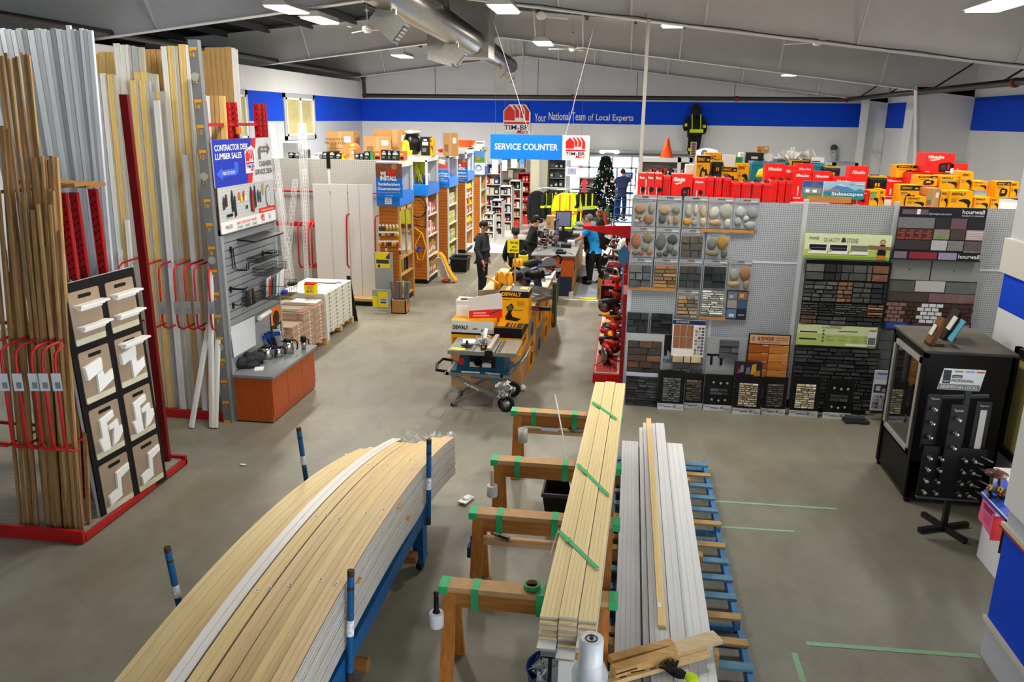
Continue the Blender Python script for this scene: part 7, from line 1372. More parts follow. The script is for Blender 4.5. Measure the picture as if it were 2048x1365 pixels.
# ================================================================ slatwall end towers
SLW=wood('#c5772c', '#ad611d', 'x', 6, .45);TRM=wood('#cfa062', '#b98548', 'z', 5);GRV=mat('#6d3a14', .6);TBL=mat('#1877dd', .45)
TY=[16.75, 19.25, 21.65, 24.1, 26.6];TX0, TX1=-5.36, -4.92
TLAB=['first slatwall tower with WE INSTALL sign, small jars and a glass door', 'second slatwall tower with yellow cords on top and a black cable on its face', 'third slatwall tower with hi-vis packs on its side shelves', 'fourth slatwall tower with yellow hard hats on its side shelves', 'fifth slatwall tower, furthest back']
def tower(k):
 y0=TY[k];y1=y0+1.15;t=thing('slatwall_tower', TLAB[k], 'display tower', ((TX0+TX1)/2, y0, 0));mb=MB();z=.12
 while z<2.24:mb.box(TX0, y0, z, TX1-.02, y0+.03, z+.072, 0);mb.box(TX0, y0+.008, z+.072, TX1-.02, y0+.03, z+.08, 1);z+=.08
 obj('slatwall', mb, [SLW, GRV], t);obj('kick', MB().box(TX0+.02, y0+.03, 0, TX1-.02, y1, .12), BLACK, t)
 obj('side_frame', MB().box(TX1-.02, y0, .1, TX1+.02, y0+.05, 2.25).box(TX1-.02, y1-.05, 0, TX1+.02, y1, 2.25), TRM if k==0 else OFFW, t)
 obj('back_panel', MB().box(TX0, y0+.03, .1, TX0+.03, y1, 2.25), TRM, t, label='light wood back inside the shelves');obj('rear_panel', MB().box(TX0, y1-.03, .1, TX1, y1, 2.25), TRM, t)
 obj('blue_band', MB().box(TX0-.03, y0-.04, 2.24, TX1+.05, y1, 2.5), TBL, t)
 obj('top_cubby', MB().box(TX0, y0+.1, 2.5, TX0+.02, y1, 3.1).box(TX0, y1-.03, 2.5, TX1+.02, y1, 3.1).box(TX0-.02, y0, 3.06, TX1+.04, y1, 3.18).box(TX1-.02, y0, 2.5, TX1+.03, y0+.06, 3.1).box(TX1-.02, y1-.06, 2.5, TX1+.03, y1, 3.1), OFFW, t)
 for j in range(4):
  z=.14+.52*j
  if k==0 and j>1:continue
  obj('shelf', MB().box(TX0+.03, y0+.05, z, TX1+.01, y1-.05, z+.03), OFFW if k else TRM, t)
 if k==0:
  d_=obj('glass_door', MB().box(TX1-.01, y0+.06, 1.1, TX1+.02, y0+.12, 2.2).box(TX1-.01, y0+.55, 1.1, TX1+.02, y0+.63, 2.2).box(TX1-.01, y1-.1, 1.1, TX1+.02, y1-.05, 2.2).box(TX1-.01, y0+.06, 1.05, TX1+.02, y1-.05, 1.12).box(TX1-.01, y0+.06, 2.12, TX1+.02, y1-.05, 2.22), TRM, t);obj('pane', MB().box(TX1, y0+.12, 1.12, TX1+.004, y1-.1, 2.12), GLASS, d_);obj('door_knob', MB().blob((TX1+.03, y0+.56, 1.6), (.015, .015, .015)).blob((TX1+.03, y0+.64, 1.6), (.015, .015, .015)), CHROME, d_)
 return t
for k in range(5):tower(k)
def wsign(y, x0, x1, z0, z1, lab, kind):
 t=thing('tower_sign', lab, 'sign', ((x0+x1)/2, y, z0));obj('sheet', MB().box(x0, y, z0, x1, y+.015, z1), TBL if kind!=2 else WHITE, t);f=Face((x0, y, z0), X_, Z_, x1-x0, z1-z0);BR=mat('#7d4a33', .6, 0, .3, 9)
 if kind==0:
  f.rect(0, .58, 1, 1, BR);f.disc(.7, .9, .08, mat('#b57a54', .6));f.text('WE', .17, .64, .12, WHITE, w=.22, bold=.04);f.text('INSTALL', .17, .50, .13, WHITE, w=.63, bold=.04);logo_house(f, .46, .62, .34, .2, 0);f.text('Satisfaction', .08, .35, .09, WHITE, w=.82, bold=.02);f.text('Guaranteed', .06, .22, .09, WHITE, w=.86, bold=.02);f.text('Our Project Experts Are Ready To Help', .06, .14, .03, WHITE, w=.86);f.rect(.35, .06, .65, .07, LTGREY)
 elif kind==1:
  f.rect(0, .52, 1, 1, C('#8d8a92'));f.poly([(.1, .6), (.9, .58), (.95, .8), (.5, .85)], C('#c4484a'));f.poly([(.2, .8), (.7, .72), (.75, .9), (.3, .95)], OFFW);f.text('Your Dream', .03, .36, .08, WHITE, w=.9, bold=.02);f.text('Home or Cottage', .0, .26, .08, WHITE, w=.98, bold=.02);f.text('Plans Are', .05, .17, .07, WHITE, w=.55);f.text('Just a Click Away', .03, .08, .07, WHITE, w=.9, shear=.2)
 else:
  f.rect(0, .5, 1, 1, C('#3f8ac9'));f.rect(0, .5, 1, .72, C('#4f8a2f'));f.disc(.4, .68, .08, ORANGE, 12);f.disc(.4, .28, .14, C('#3a66b0'), 14);f.disc(.4, .26, .1, WHITE, 14);f.text('kidsports', .15, .16, .08, C('#3a66b0'), w=.7)
 f.done(t)
a=Yp(748, 327, 16.6);b=Yp(804, 397, 16.6);wsign(16.693, a.x, Yp(802, 360, 16.6).x, b.z, a.z, 'blue and brown WE INSTALL Satisfaction Guaranteed sign on the first tower', 0)
a=Yp(869, 315, 21.5);b=Yp(896, 369, 21.5);wsign(21.593, a.x, b.x, b.z, a.z, 'blue sign about dream home plans on the third tower', 1)
a=Yp(912, 317, 23.95);b=Yp(934, 365, 23.95);wsign(24.043, a.x, b.x, b.z, a.z, 'second WE INSTALL sign on the fourth tower', 0);a=Yp(948, 302, 26.45);b=Yp(968, 350, 26.45);wsign(26.543, a.x, b.x, b.z, a.z, 'white sign with a green field photo on the fifth tower', 2)
t=thing('paper_notice', 'white notice on the blue band of the first tower', 'notice', (-5.12, 16.68, 2.3));obj('sheet', MB().box(-5.20, 16.70, 2.28, -5.05, 16.706, 2.48), OFFW, t);f=Face((-5.20, 16.70, 2.28), X_, Z_, .15, .2);f.rect(.1, .8, .9, .9, DGREY)
for k in range(5):f.rect(.12, .15+.12*k, .85, .19+.12*k, GREY)
f.done(t)
# jars and packs hanging on tower one
JC=['#b8a85a', '#8a3a2a', '#3a3f44', '#d8c64a', '#c9c04a', '#b83a2a']
n=0
for r_, (py_, cnt, h, z_) in enumerate([(452, 6, .11, 0), (466, 9, .07, 0), (484, 8, .09, 0), (500, 2, .10, 0)]):
 for k in range(cnt):
  px_=760+k*(39/max(cnt-1, 1))*.9+(6 if r_==3 else 0);px_=[763, 790][k]+10 if r_==3 else px_;p=Yp(px_, py_, 16.66);col=JC[(k+r_*2)%6] if r_ else('#b3a45c' if 1<k else '#4a3a34')
  t=thing('hanging_pack', 'small pack hanging on the first tower, row %s from the top, %s from the left'%(['one', 'two', 'three', 'four'][r_], ordinal(k)), 'pack', (p.x, p.y, p.z-h), 'packs hanging on the first tower')
  obj('jar', MB().lathe([(0, 0), (.028, 0), (.03, h*.7), (.02, h), (0, h)], (p.x, p.y, p.z-h), 10), mat(col, .4), t);obj('white_tag', MB().box(p.x-.025, p.y-.03, p.z, p.x+.025, p.y-.026, p.z+.035), WHITE, t)
# tower contents
CT=[(0, [('#2f3540', '#c83a2c', '#d8c23a')], .7), ]
r10=random.Random(6)
for k, y0 in enumerate(TY[:4]):
 for j in range(4):
  if k==0 and j>1:continue
  zs=.175+.52*j
  if k==3 and j==0:continue
  for q in range(5 if k in(0, 1) else 6):
   y=y0+.12+q*(.19 if k in(0, 1) else .16);hh=r10.uniform(.22, .38)
   if k==0:col=['#2d3c6e', '#8f2a22', '#c9b22e', '#35506e', '#1f1f22'][q];nm='paint_tube'
   elif k==1:col=['#b98a56', '#d23a52', '#e6c9d0', '#b98a56', '#cf4358'][q] if j>1 else '#b98a56';nm='packaged_good'
   elif k==2:col=['#d8df2a', '#e6e6e0', '#cdd62a', '#9aa39a', '#dbe33a', '#c9c9c4'][(q+j)%6];nm='glove_pack';hh=.3
   else:col=['#c83a2c', '#d9d4ce', '#c9a03a', '#b0353a', '#d8d0c8', '#a86a4a'][q];nm='packaged_good';hh=.2
   cl='%s tower, side shelf %s, %s from front'%(['first', 'second', 'third', 'fourth'][k], ['one', 'two', 'three', 'four'][j], ordinal(q))
   if nm=='paint_tube':obj(nm, MB().lathe([(0, zs), (.04, zs), (.04, zs+hh), (.015, zs+hh+.03), (0, zs+hh+.03)], (TX1-.09, y, 0), 10), mat(col, .4), label='coloured tube on the '+cl, cat='tube', group='goods on the tower shelves')
   elif nm=='glove_pack':obj(nm, MB().obb((TX1-.1, y, zs+hh/2), (.14, .12, hh), rot('Z', 8)).obb((TX1-.025, y, zs+hh*.6), (.01, .1, hh*.25), rot('Z', 8), 1), [mat(col, .5), WHITE], label='hi-vis pack on the '+cl, cat='pack', group='goods on the tower shelves')
   else:obj(nm, MB().box(TX1-.2, y-.06, zs, TX1-.03, y+.07, zs+hh).box(TX1-.03, y-.05, zs+hh*.3, TX1-.028, y+.05, zs+hh*.6, 1), [mat(col, .6), WHITE], label='package on the '+cl, cat='package', group='goods on the tower shelves')
for j in(1, 2, 3):
 for q in range(2):obj('hard_hat', MB().lathe([(.16, 0), (.14, .03), (.13, .1), (.07, .17), (0, .185)], (TX1-.1, TY[3]+.3+.42*q, .2+.52*j+.24 if j<3 else 2.0), 14), mat('#f0b51a', .35), label='yellow hard hat on the side of the fourth tower, shelf %s up, %s one'%(['one', 'two', 'three'][j-1], ['front', 'rear'][q]), cat='hard hat', group='yellow hard hats')
# cables and clutter on the towers
c=Yp(836, 414, 19.2);t=thing('hanging_cable', 'coiled black cable with blue and yellow ends hanging on the second tower', 'cable', c)
pts=[c+V3((.22*cos(a), -.02, .26*sin(a))) for a in[i*2*pi/16 for i in range(17)]];obj('black_coil', MB().tube(pts, .016, 6).tube([c+V3((.21, -.02, 0)), c+V3((.2, -.02, -.5)), c+V3((-.2, -.02, -.42))], .016, 6), BLACK, t)
obj('yellow_lead', MB().tube([c+V3((-.2, -.03, -.45)), c+V3((.1, -.03, -.65)), c+V3((.2, -.03, -1.0)), c+V3((.1, -.03, -1.35)), c+V3((-.03, -.03, -1.3)), c+V3((-.08, -.03, -.95)), c+V3((.08, -.03, -.65))], .018, 6), YEL, t)
for q in((-.15, -.5), (.0, -1.05)):obj('blue_plug', MB().obb(c+V3((q[0], -.04, q[1])), (.07, .05, .16), rot('Y', 40)), mat('#2a55c0', .4), t)
c=Yp(836, 340, 19.6);mb=MB();r11=random.Random(3)
for k in range(7):mb.tube([c+V3((r11.uniform(-.22, .22), r11.uniform(-.1, .3), .3)), c+V3((r11.uniform(-.25, .1), r11.uniform(-.1, .2), 0)), c+V3((r11.uniform(-.1, .3), r11.uniform(-.1, .2), -.33)), c+V3((r11.uniform(-.1, .3), 0, .25))], .018, 6)
obj('yellow_cable_tangle', mb, C('#d6cf1f'), label='tangle of yellow extension cords in the top bay of the second tower', cat='cord')
for k in range(4):p=Yp(848+k*5, 380, 19.5);obj('aerosol_can', MB().lathe([(0, 2.5), (.04, 2.5), (.04, 2.72), (0, 2.74)], (TX1-.12-.0*k, 19.5+.14*k, 0), 10), mat(['#2a3a8a', '#e6e6e6', '#35408c', '#d9dade'][k], .4), label='blue and white can in the top bay of the second tower, %s from the front'%ordinal(k), cat='can')
obj('black_cap_tool', MB().blob((TX1-.15, 17.4, 2.6), (.08, .12, .1)), BLACK, label='small black tool in the top bay of the first tower', cat='tool')
def topbox(px0, y, px1, Y, kd, lab, nm=None, z0=3.185):pxbox(px0, y, px1, 0, Y, .28, kd, lab, z0=z0, name=nm)
for a, b, yt, kd, lab, nm in row:
 if a>755:topbox(a, yt, b, 17.2, kd, lab)
topbox(822, 312, 850, 19.35, 'kraft', 'light brown box on the second tower');topbox(839, 274, 857, 19.7, 'blkb', 'tall black box with a yellow side on the second tower');topbox(857, 276, 864, 19.72, 'dws', 'tall thin yellow box beside the tall black box')
obj('yellow_bucket', MB().lathe([(.0, 3.185), (.15, 3.185), (.17, 3.3), (.1, 3.3), (.08, 3.5), (.03, 3.55), (0, 3.56)], (-5.6, 19.9, 0), 14), BRYEL, label='yellow floor sign or bucket on the top shelf beside the brown box', cat='bucket');obj('bucket_plinth', MB().box(-5.9, 19.6, 2.9, -5.38, 20.2, 3.184), OFFW, label='white shelf end under the yellow bucket', cat='shelf')
c=Yp(868, 285, 21.2);obj('black_bag', MB().blob((-5.72, 21.0, 3.42), (.28, .25, .33), j=.1).blob((-5.72, 21.0, 3.72), (.22, .18, .06), 1, None, 8, .25), [mat('#0e0e0f', .3), OFFW], label='large black plastic bag against the cartons on the rear shelf', cat='bag')
pxbox(884, 266, 915, 0, 21.5, .1, 'kraft', 'tall plain carton behind the black bag', z0=3.105)
for k in range(3):topbox(874+8*k, 298, 881+8*k, 21.8, 'mws', 'small red carton on the third tower, %s from the left'%ordinal(k));
topbox(898, 298, 904, 21.85, 'blkb', 'black and red carton on the third tower');topbox(905, 318, 912, 22.2, 'white', 'white box on the third tower')
c=Yp(930, 300, 24.5);t=thing('red_wheelbarrow', 'red wheelbarrow tray standing on the fourth tower', 'wheelbarrow', (c.x, 24.5, 3.185))
mb=MB();mb.add([(c.x-.3, 24.3, 3.45), (c.x+.3, 24.3, 3.45), (c.x+.3, 24.8, 3.45), (c.x-.3, 24.8, 3.45), (c.x-.15, 24.4, 3.25), (c.x+.18, 24.4, 3.25), (c.x+.18, 24.7, 3.25), (c.x-.15, 24.7, 3.25)], [(4, 7, 6, 5), (0, 4, 5, 1), (1, 5, 6, 2), (2, 6, 7, 3), (3, 7, 4, 0)]);obj('tray', mb, ORANGE, t);obj('frame', MB().tube([(c.x+.15, 24.4, 3.28), (c.x+.24, 24.4, 3.2), (c.x+.1, 24.4, 3.2)], .02, 6).tube([(c.x+.15, 24.7, 3.28), (c.x+.24, 24.7, 3.2), (c.x+.1, 24.7, 3.2)], .02, 6), BLACK, t)
topbox(951, 283, 968, 26.9, 'white', 'white box on the fifth tower');topbox(955, 296, 969, 26.7, 'grey', 'grey box on the fifth tower')
obj('red_bag', MB().blob((TX1-.18, 22.2, 2.68), (.12, .25, .18)), RED, label='red bag in the top bay of the third tower', cat='bag');obj('orange_tag', MB().box(TX1+.03, 24.3, 1.55, TX1+.05, 24.5, 1.75).box(TX1+.03, 24.35, 1.3, TX1+.05, 24.45, 1.45), ORANGE, label='orange tag hanging beside the fourth tower', cat='tag')
# items at the feet of the towers
t, f=poster('perforated_display', 750, 505, 786, 602, 'tall perforated grey panel with yellow header standing before the first tower', pegmat('#a9acaa', '#74777a', 'xz', .03, .2), 'sample panel', 16.3, .02)
f.rect(.05, .68, .85, 1.0, BRYEL);f.rect(.1, .77, .8, .85, DGREY);f.disc(.25, .72, .03, BLACK, 12);f.poly([(.6, .88), (.85, .86), (.85, 1)], DGREY);f.done(t)
t, f=poster('perforated_display', 745, 580, 781, 618, 'low perforated grey panel with yellow card on the floor before the first tower', pegmat('#a9acaa', '#74777a', 'xz', .03, .2), 'sample panel', 16.0, .02)
f.rect(0, .05, .25, .65, BRYEL);f.rect(.3, .1, .85, .9, BRYEL);f.rect(.4, .25, .8, .6, LTGREY);f.rect(.45, .3, .75, .38, DGREY);f.rect(.45, .45, .75, .5, DGREY);f.done(t)
x0, z0, x1, z1=WR(782, 592, 811, 620, 16.05);t=thing('open_carton', 'open brown carton of grey rolls at the foot of the first tower', 'carton', ((x0+x1)/2, 16.2, 0));obj('box', MB().box(x0, 16.05, 0, x1, 16.08, .3).box(x0, 16.32, 0, x1, 16.35, .3).box(x0, 16.05, 0, x0+.02, 16.35, .3).box(x1-.02, 16.05, 0, x1, 16.35, .3).box(x0, 16.05, 0, x1, 16.35, .02), KRAFT, t)
for k, (a, lean) in enumerate([(.05, -.12), (.12, -.02), (.18, 0), (.24, .1), (.28, .14)]):obj('grey_roll', MB().cyl((x0+a, 16.2, .03), (x0+a+lean*.6, 16.22, .68), .035, 10), mat('#6d7174', .6), label='grey roll standing in the open carton, %s from the left'%ordinal(k), cat='roll', group='grey rolls in the carton')
c=Zp(903, 565, 0);t=thing('yellow_sled_shovel', 'yellow curved plastic scoop leaning at the second tower', 'scoop', c)
mb=MB();P=[(-.42, .72), (-.3, .74), (-.2, .62), (-.12, .4), (0, .18), (.12, .03)]
for i in range(5):a, b=P[i], P[i+1];mb.add([c+V3((a[0], -.12, a[1])), c+V3((b[0], -.12, b[1])), c+V3((b[0], .12, b[1])), c+V3((a[0], .12, a[1])), c+V3((a[0]+.02, -.12, a[1]+.03)), c+V3((b[0]+.02, -.12, b[1]+.03)), c+V3((b[0]+.02, .12, b[1]+.03)), c+V3((a[0]+.02, .12, a[1]+.03))], [(0, 3, 2, 1), (4, 5, 6, 7), (0, 1, 5, 4), (2, 3, 7, 6), (1, 2, 6, 5), (3, 0, 4, 7)])
obj('scoop', mb, YEL, t);obj('red_pad', MB().blob(c+V3((-.14, 0, .05)), (.12, .12, .05)), C('#c03a22'), t)
obj('white_bag', MB().prism([(-.35, .6), (-.2, .62), (-.0, .1), (-.2, .08)], c+V3((-.1, .2, 0)), X_, Z_, .1), OFFW, label='white sack leaning behind the yellow scoop', cat='sack')
def tote(px0, px1, pyb, pyt, Y, lab):
 x0, z0, x1, z1=WR(px0, pyt, px1, pyb, Y);t=thing('storage_tote', lab, 'tote', ((x0+x1)/2, Y+.25, 0));mb=MB();mb.add([(x0+.03, Y+.02, 0), (x1-.03, Y+.02, 0), (x1-.03, Y+.5, 0), (x0+.03, Y+.5, 0), (x0, Y, z1), (x1, Y, z1), (x1, Y+.55, z1), (x0, Y+.55, z1)], [(0, 3, 2, 1), (0, 1, 5, 4), (1, 2, 6, 5), (2, 3, 7, 6), (3, 0, 4, 7)])
 obj('body', mb, BLACK, t);obj('rim', MB().box(x0-.02, Y-.02, z1-.05, x1+.02, Y+.02, z1).box(x0-.02, Y+.53, z1-.05, x1+.02, Y+.57, z1).box(x0-.02, Y, z1-.05, x0+.02, Y+.55, z1).box(x1-.02, Y, z1-.05, x1+.02, Y+.55, z1), DGREY, t)
tote(900, 934, 542, 516, 21.0, 'black plastic tote at the foot of the third tower')
# ================================================================ tool island
def art_carton(name, x0, y0, z0, x1, y1, z1, m, lab, front=None, side=None, cat='box', rz=0):
 t=thing(name, lab, cat, ((x0+x1)/2, (y0+y1)/2, z0));obj('box', MB().box(x0, y0, z0, x1, y1, z1), m, t)
 if front:f=Face((x0, y0, z0), X_, Z_, x1-x0, z1-z0);front(f);f.done(t)
 if side:f=Face((x1, y0, z0), Y_, Z_, y1-y0, z1-z0);side(f);f.done(t, 'side_print')
 return t
IX0, IX1=-2.62, -1.50
def fr1(f):f.rect(.28, .25, .85, .8, WHITE);f.rect(.28, .25, .85, .31, C('#2a66b8'));f.text('BOSCH', .6, .4, .16, C('#2a3a8a'), w=.2, bold=.02);f.rect(.35, .4, .45, .75, C('#b59b1c'));f.rect(.46, .5, .5, .75, BLACK)
art_carton('brown_carton', IX0, 11.62, 0, IX1, 12.5, .56, KRAFT, 'large brown carton at the bottom front of the tool island', fr1)
def fr2(f):f.rect(0, .60, 1, 1, C('#d9d8cf'));f.rect(0, .56, 1, .62, BLACK);f.text('DEWALT', .04, .72, .13, BLACK, w=.36, bold=.04);f.rect(.5, .72, .62, .78, GREY);f.text('FLEX', .70, .66, .08, BLACK, w=.13, bold=.02);f.text('VOLT', .83, .66, .08, RED, w=.15, bold=.02);f.rect(.04, .42, .45, .44, DGREY);f.rect(.04, .35, .5, .37, DGREY);f.rect(.04, .1, .5, .3, BLACK);f.disc(.2, .2, .07, YEL, 12);f.disc(.38, .2, .06, YEL, 12);f.rect(.5, .12, .55, .28, BRYEL)
a=Yp(900, 625, 11.62)
art_carton('saw_carton', IX0, 11.66, .56, IX0+.68, 12.3, 1.06, DWY, 'yellow and white table saw carton at the front left of the tool island', fr2)
def fr3(f):f.rect(0, .62, 1, 1, BLACK);f.disc(.4, .25, .14, DGREY, 14)
art_carton('saw_carton', -1.94, 11.64, .56, IX1, 12.45, .98, DWY, 'black topped yellow carton at the front right of the tool island', fr3, lambda f:(f.rect(0, .62, 1, 1, BLACK), f.text('DEWALT', .1, .3, .2, BLACK, w=.6, bold=.03)))
TBK=C('#3c3b38')
obj('printed_cover', MB().box(-1.93, 11.65, .981, -1.51, 12.44, .984, 0).box(-1.91, 11.7, .985, -1.78, 12.0, .987, 1).box(-1.72, 11.68, .985, -1.70, 12.3, .987, 1).box(-1.67, 11.68, .985, -1.65, 12.3, .987, 1).box(-1.62, 11.68, .985, -1.60, 12.3, .987, 1), [TBK, DWY], label='grey printed top of the black topped yellow carton', cat='box lid')
def fr4(f):f.rect(0, .80, 1, 1, BLACK);f.text('DEWALT', .08, .84, .12, DWY, w=.66, bold=.04);f.poly([(.32, .85), (.5, .83), (.58, .88), (.52, .95), (.36, .95)], BLACK);f.poly([(.2, .1), (.6, .06), (.75, .14), (.45, .2), (.4, .32), (.5, .5), (.42, .62), (.3, .55), (.22, .5), (.3, .35), (.2, .2)], BLACK);f.disc(.36, .48, .09, C('#5a5a55'), 12);f.rect(.5, .4, .8, .42, DGREY);f.rect(.1, .72, .4, .74, DGREY);f.rect(.6, .55, .85, .7, C('#c98a10'))
p=Yp(1013, 645, 11.9)
t=art_carton('mitre_saw_box', -1.90, 11.95, .985, -1.44, 12.35, 1.50, DWY, 'yellow mitre saw box with black band standing on the island', fr4, lambda f:(f.rect(0, .8, 1, 1, BLACK), f.rect(.1, .2, .9, .5, C('#d99410'))))
obj('printed_top', MB().box(-1.89, 11.96, 1.50, -1.45, 12.34, 1.503, 0).box(-1.6, 12.1, 1.504, -1.48, 12.3, 1.506, 1).box(-1.82, 12.0, 1.504, -1.75, 12.3, 1.506, 1), [TBK, DWY], t)
for i in range(4):
 y0=12.55+.92*i;y1=y0+.88
 for j in range(2):
  z0=.0+.52*j;m=[DWY, C('#8f8d84'), DWY, DWY][i] if j==0 else[C('#8f8d84'), DWY, DWY, WHITE][i]
  art_carton('tool_carton', -2.55, y0, z0, IX1+.02+.03*i, y1, z0+.515, m, '%s carton in the %s layer along the island, %s from the front'%('yellow' if m is DWY else 'grey printed' if m is not WHITE else 'white', ['lower', 'upper'][j], ordinal(i+1)), None, lambda f:(f.rect(.05, .7, .5, .85, BLACK), f.text('DEWALT', .08, .72, .1, DWY, w=.35), f.rect(.6, .2, .9, .6, C('#c98a10')), f.poly([(.1, .15), (.4, .1), (.5, .4), (.3, .55), (.12, .4)], BLACK)))
def frg(f):f.rect(.2, .1, .8, .3, ORANGE)
x0, z0, x1, z1=WR(1109, 594, 1118, 648, 15.9);art_carton('green_box', IX1-.0, 15.55, 0, IX1+.18, 15.9, .95, C('#2f5a40'), 'narrow green and orange box at the far right corner of the island', frg)
# red and white blade package
t=thing('blade_package', 'tall white and red saw package leaning on the white carton top', 'package', (-2.3, 11.9, 1.06))
p0=V3((-2.52, 12.0, 1.06));u=V3((1, -.38, 0)).normalized();
obj('carton_body', MB().box(-2.6, 11.95, 1.06, -2.2, 12.25, 1.22), WHITE, t)
A=Yp(933, 662, 11.9);W_=.66;f=Face(V3((-2.38, 11.82, 1.065)), V3((1, .25, 0)), Z_, .55, .40);obj('flap', MB().prism([(0, 0), (.55, 0), (.55, .40), (0, .32)], f.o, f.u, Z_, -.02), C('#d8d2cb'), t)
f.poly([(0.02, .0), (.98, .0), (.98, .36), (.02, .30)], RED);f.rect(.15, .18, .5, .22, OFFW);f.rect(.15, .08, .6, .11, OFFW);f.poly([(.6, .12), (.92, .28), (.9, .33), (.58, .18)], DGREY);f.done(t)
obj('white_appliance', MB().box(-2.62, 12.0, 1.22, -2.38, 12.3, 1.30).cyl((-2.5, 12.1, 1.3), (-2.5, 12.1, 1.31), .06, 14, 1), [OFFW, BLACK], label='small white appliance behind the red blade package', cat='appliance')
# island top surface goods
obj('pale_sheet', MB().box(-2.55, 12.5, 1.04, -1.45, 16.2, 1.06), mat('#c8b98f', .6), label='pale board surface over the cartons of the island', cat='board')
def mitre(x, y, rz, lab, yel=True, s=1.0):
 t=thing('mitre_saw', lab, 'mitre saw', (x, y, 1.06), None, rz);L=dict(local=True);HOUS=DWY if yel else mat('#24406a', .4)
 def A_(n, mb, m):mb.v=[v*s for v in mb.v];obj(n, mb, m, t, local=True)
 A_('base', MB().box(-.28, -.16, 0, .28, .16, .04).lathe([(0, .04), (.2, .04), (.19, .07), (0, .07)], (0, 0, 0), 24).box(-.3, .1, .06, .3, .14, .15), mat('#a9a7a0', .35, .8))
 A_('arm', MB().bar((0, .2, .08), (0, .12, .38), .07, .08).bar((0, .14, .38), (0, -.15, .34), .06, .05).tube([(-.12, .3, .3), (-.12, -.2, .3)], .014, 8).tube([(.12, .3, .3), (.12, -.2, .3)], .014, 8), HOUS)
 A_('blade', MB().lathe([(0, -.003), (.155, -.003), (.155, .003), (0, .003)], (0, -.12, .27), 32, 0, rot('Y', 90)), mat('#b8b8b4', .2, 1))
 mb=MB();pts=[(.17*cos(a), .17*sin(a)) for a in[radians(10+16*k) for k in range(11)]]
 mb.prism(pts+[(-.17, .0)], (.03, -.12, .27), (0, -1, 0), (0, 0, 1), .07);A_('blade_guard', mb, HOUS if yel else mat('#8b8d8e', .4))
 A_('motor', MB().cyl((.05, -.08, .32), (.24, -.05, .36), .065, 16).cyl((.24, -.05, .36), (.27, -.045, .365), .055, 16), BLACK)
 A_('handle', MB().tube([(.0, -.2, .42), (.0, -.32, .46), (.0, -.4, .40), (.0, -.36, .30)], .02, 8), HOUS if yel else BLACK)
 return t
mitre(-2.05, 13.1, .5, 'yellow and black mitre saw with raised arm at the left of the island', True, 1.25);mitre(-1.62, 13.5, -.6, 'mitre saw with grey blade guard behind the yellow sign', False, 1.3);mitre(-1.95, 14.3, .3, 'second yellow mitre saw further back on the island', True, 1.3);mitre(-1.55, 14.9, 2.2, 'silver mitre saw with round blade at the right of the island', False, 1.1)
t=thing('try_me_sign', 'yellow TRY ME sign on a thin wooden stick', 'sign', (-1.85, 13.0, 1.06));a=Yp(1015, 478, 12.9);b=Yp(1038, 507, 12.9)
obj('stick', MB().box((a.x+b.x)/2+.02, 12.92, 1.06, (a.x+b.x)/2+.045, 12.94, b.z+.1), wood('#d0a45c', '#b98a45', 'z'), t);obj('sheet', MB().box(a.x, 12.9, b.z, b.x, 12.91, a.z), BRYEL, t)
f=Face((a.x, 12.9, b.z), X_, Z_, b.x-a.x, a.z-b.z);f.text('TRY ME', .2, .65, .16, BLACK, w=.72, bold=.02);f.text('BOSCH', .4, .38, .12, BLACK, w=.4, bold=.02);f.text('MITRE SAW', .22, .12, .14, BLACK, w=.7, bold=.02);f.done(t)
def tripod(px_, pyt, pyb, Y, lab, lv):
 a=Yp(px_, pyt, Y);zb_=0;t=thing('laser_tripod', lab, 'tripod', (a.x, Y, 0));z=a.z-.34
 for k in range(3):an=2*pi*k/3+.5;obj('leg', MB().bar((a.x+.03*cos(an), Y+.03*sin(an), z), (a.x+.36*cos(an), Y+.36*sin(an), 0.01), .03, .04), mat('#d9d9d6', .4), t)
 obj('head_plate', MB().lathe([(0, z-.05), (.12, z-.05), (.1, z+.04), (0, z+.04)], (a.x, Y, 0), 14), ORANGE, t)
 for k in range(3):an=2*pi*k/3+.5;obj('orange_clamp', MB().obb((a.x+.2*cos(an), Y+.2*sin(an), z*.46), (.06, .06, .08)), ORANGE, t)
 if lv==0:obj('level_instrument', MB().box(a.x-.10, Y-.08, z+.04, a.x+.10, Y+.08, z+.2).box(a.x-.07, Y-.06, z+.2, a.x+.07, Y+.06, z+.27, 1).lathe([(0, z+.27), (.05, z+.27), (.05, z+.3), (0, z+.3)], (a.x, Y, 0), 12, 1), [BRYEL, BLACK], t, bevel=.01)
 else:obj('level_instrument', MB().blob((a.x, Y, z+.13), (.1, .1, .1)).cyl((a.x, Y-.12, z+.15), (a.x, Y+.12, z+.15), .04, 12, 1).cyl((a.x, Y, z+.2), (a.x, Y, z+.25), .03, 10, 1), [BRYEL, BLACK], t)
tripod(1047, 497, 0, 16.6, 'yellow boxy laser level on a white and orange tripod', 0);tripod(1076, 515, 0, 16.75, 'yellow round laser level on a white and orange tripod, right one', 1)
art_carton('flat_carton', -1.75, 13.9, 1.062, -1.35, 15.7, 1.14, C('#e4e0d2'), 'flat white and yellow carton lying along the right edge of the island', None, lambda f:(f.rect(0, .2, .3, .8, RED), f.rect(.3, .2, .9, .8, DWY)))
obj('black_level_bar', MB().box(-1.62, 12.55, 1.062, -1.15, 12.62, 1.12, 0).box(-1.62, 12.545, 1.08, -1.35, 12.55, 1.1, 1), [BLACK, RED], label='black and red bar lying behind the mitre saw box', cat='bar')
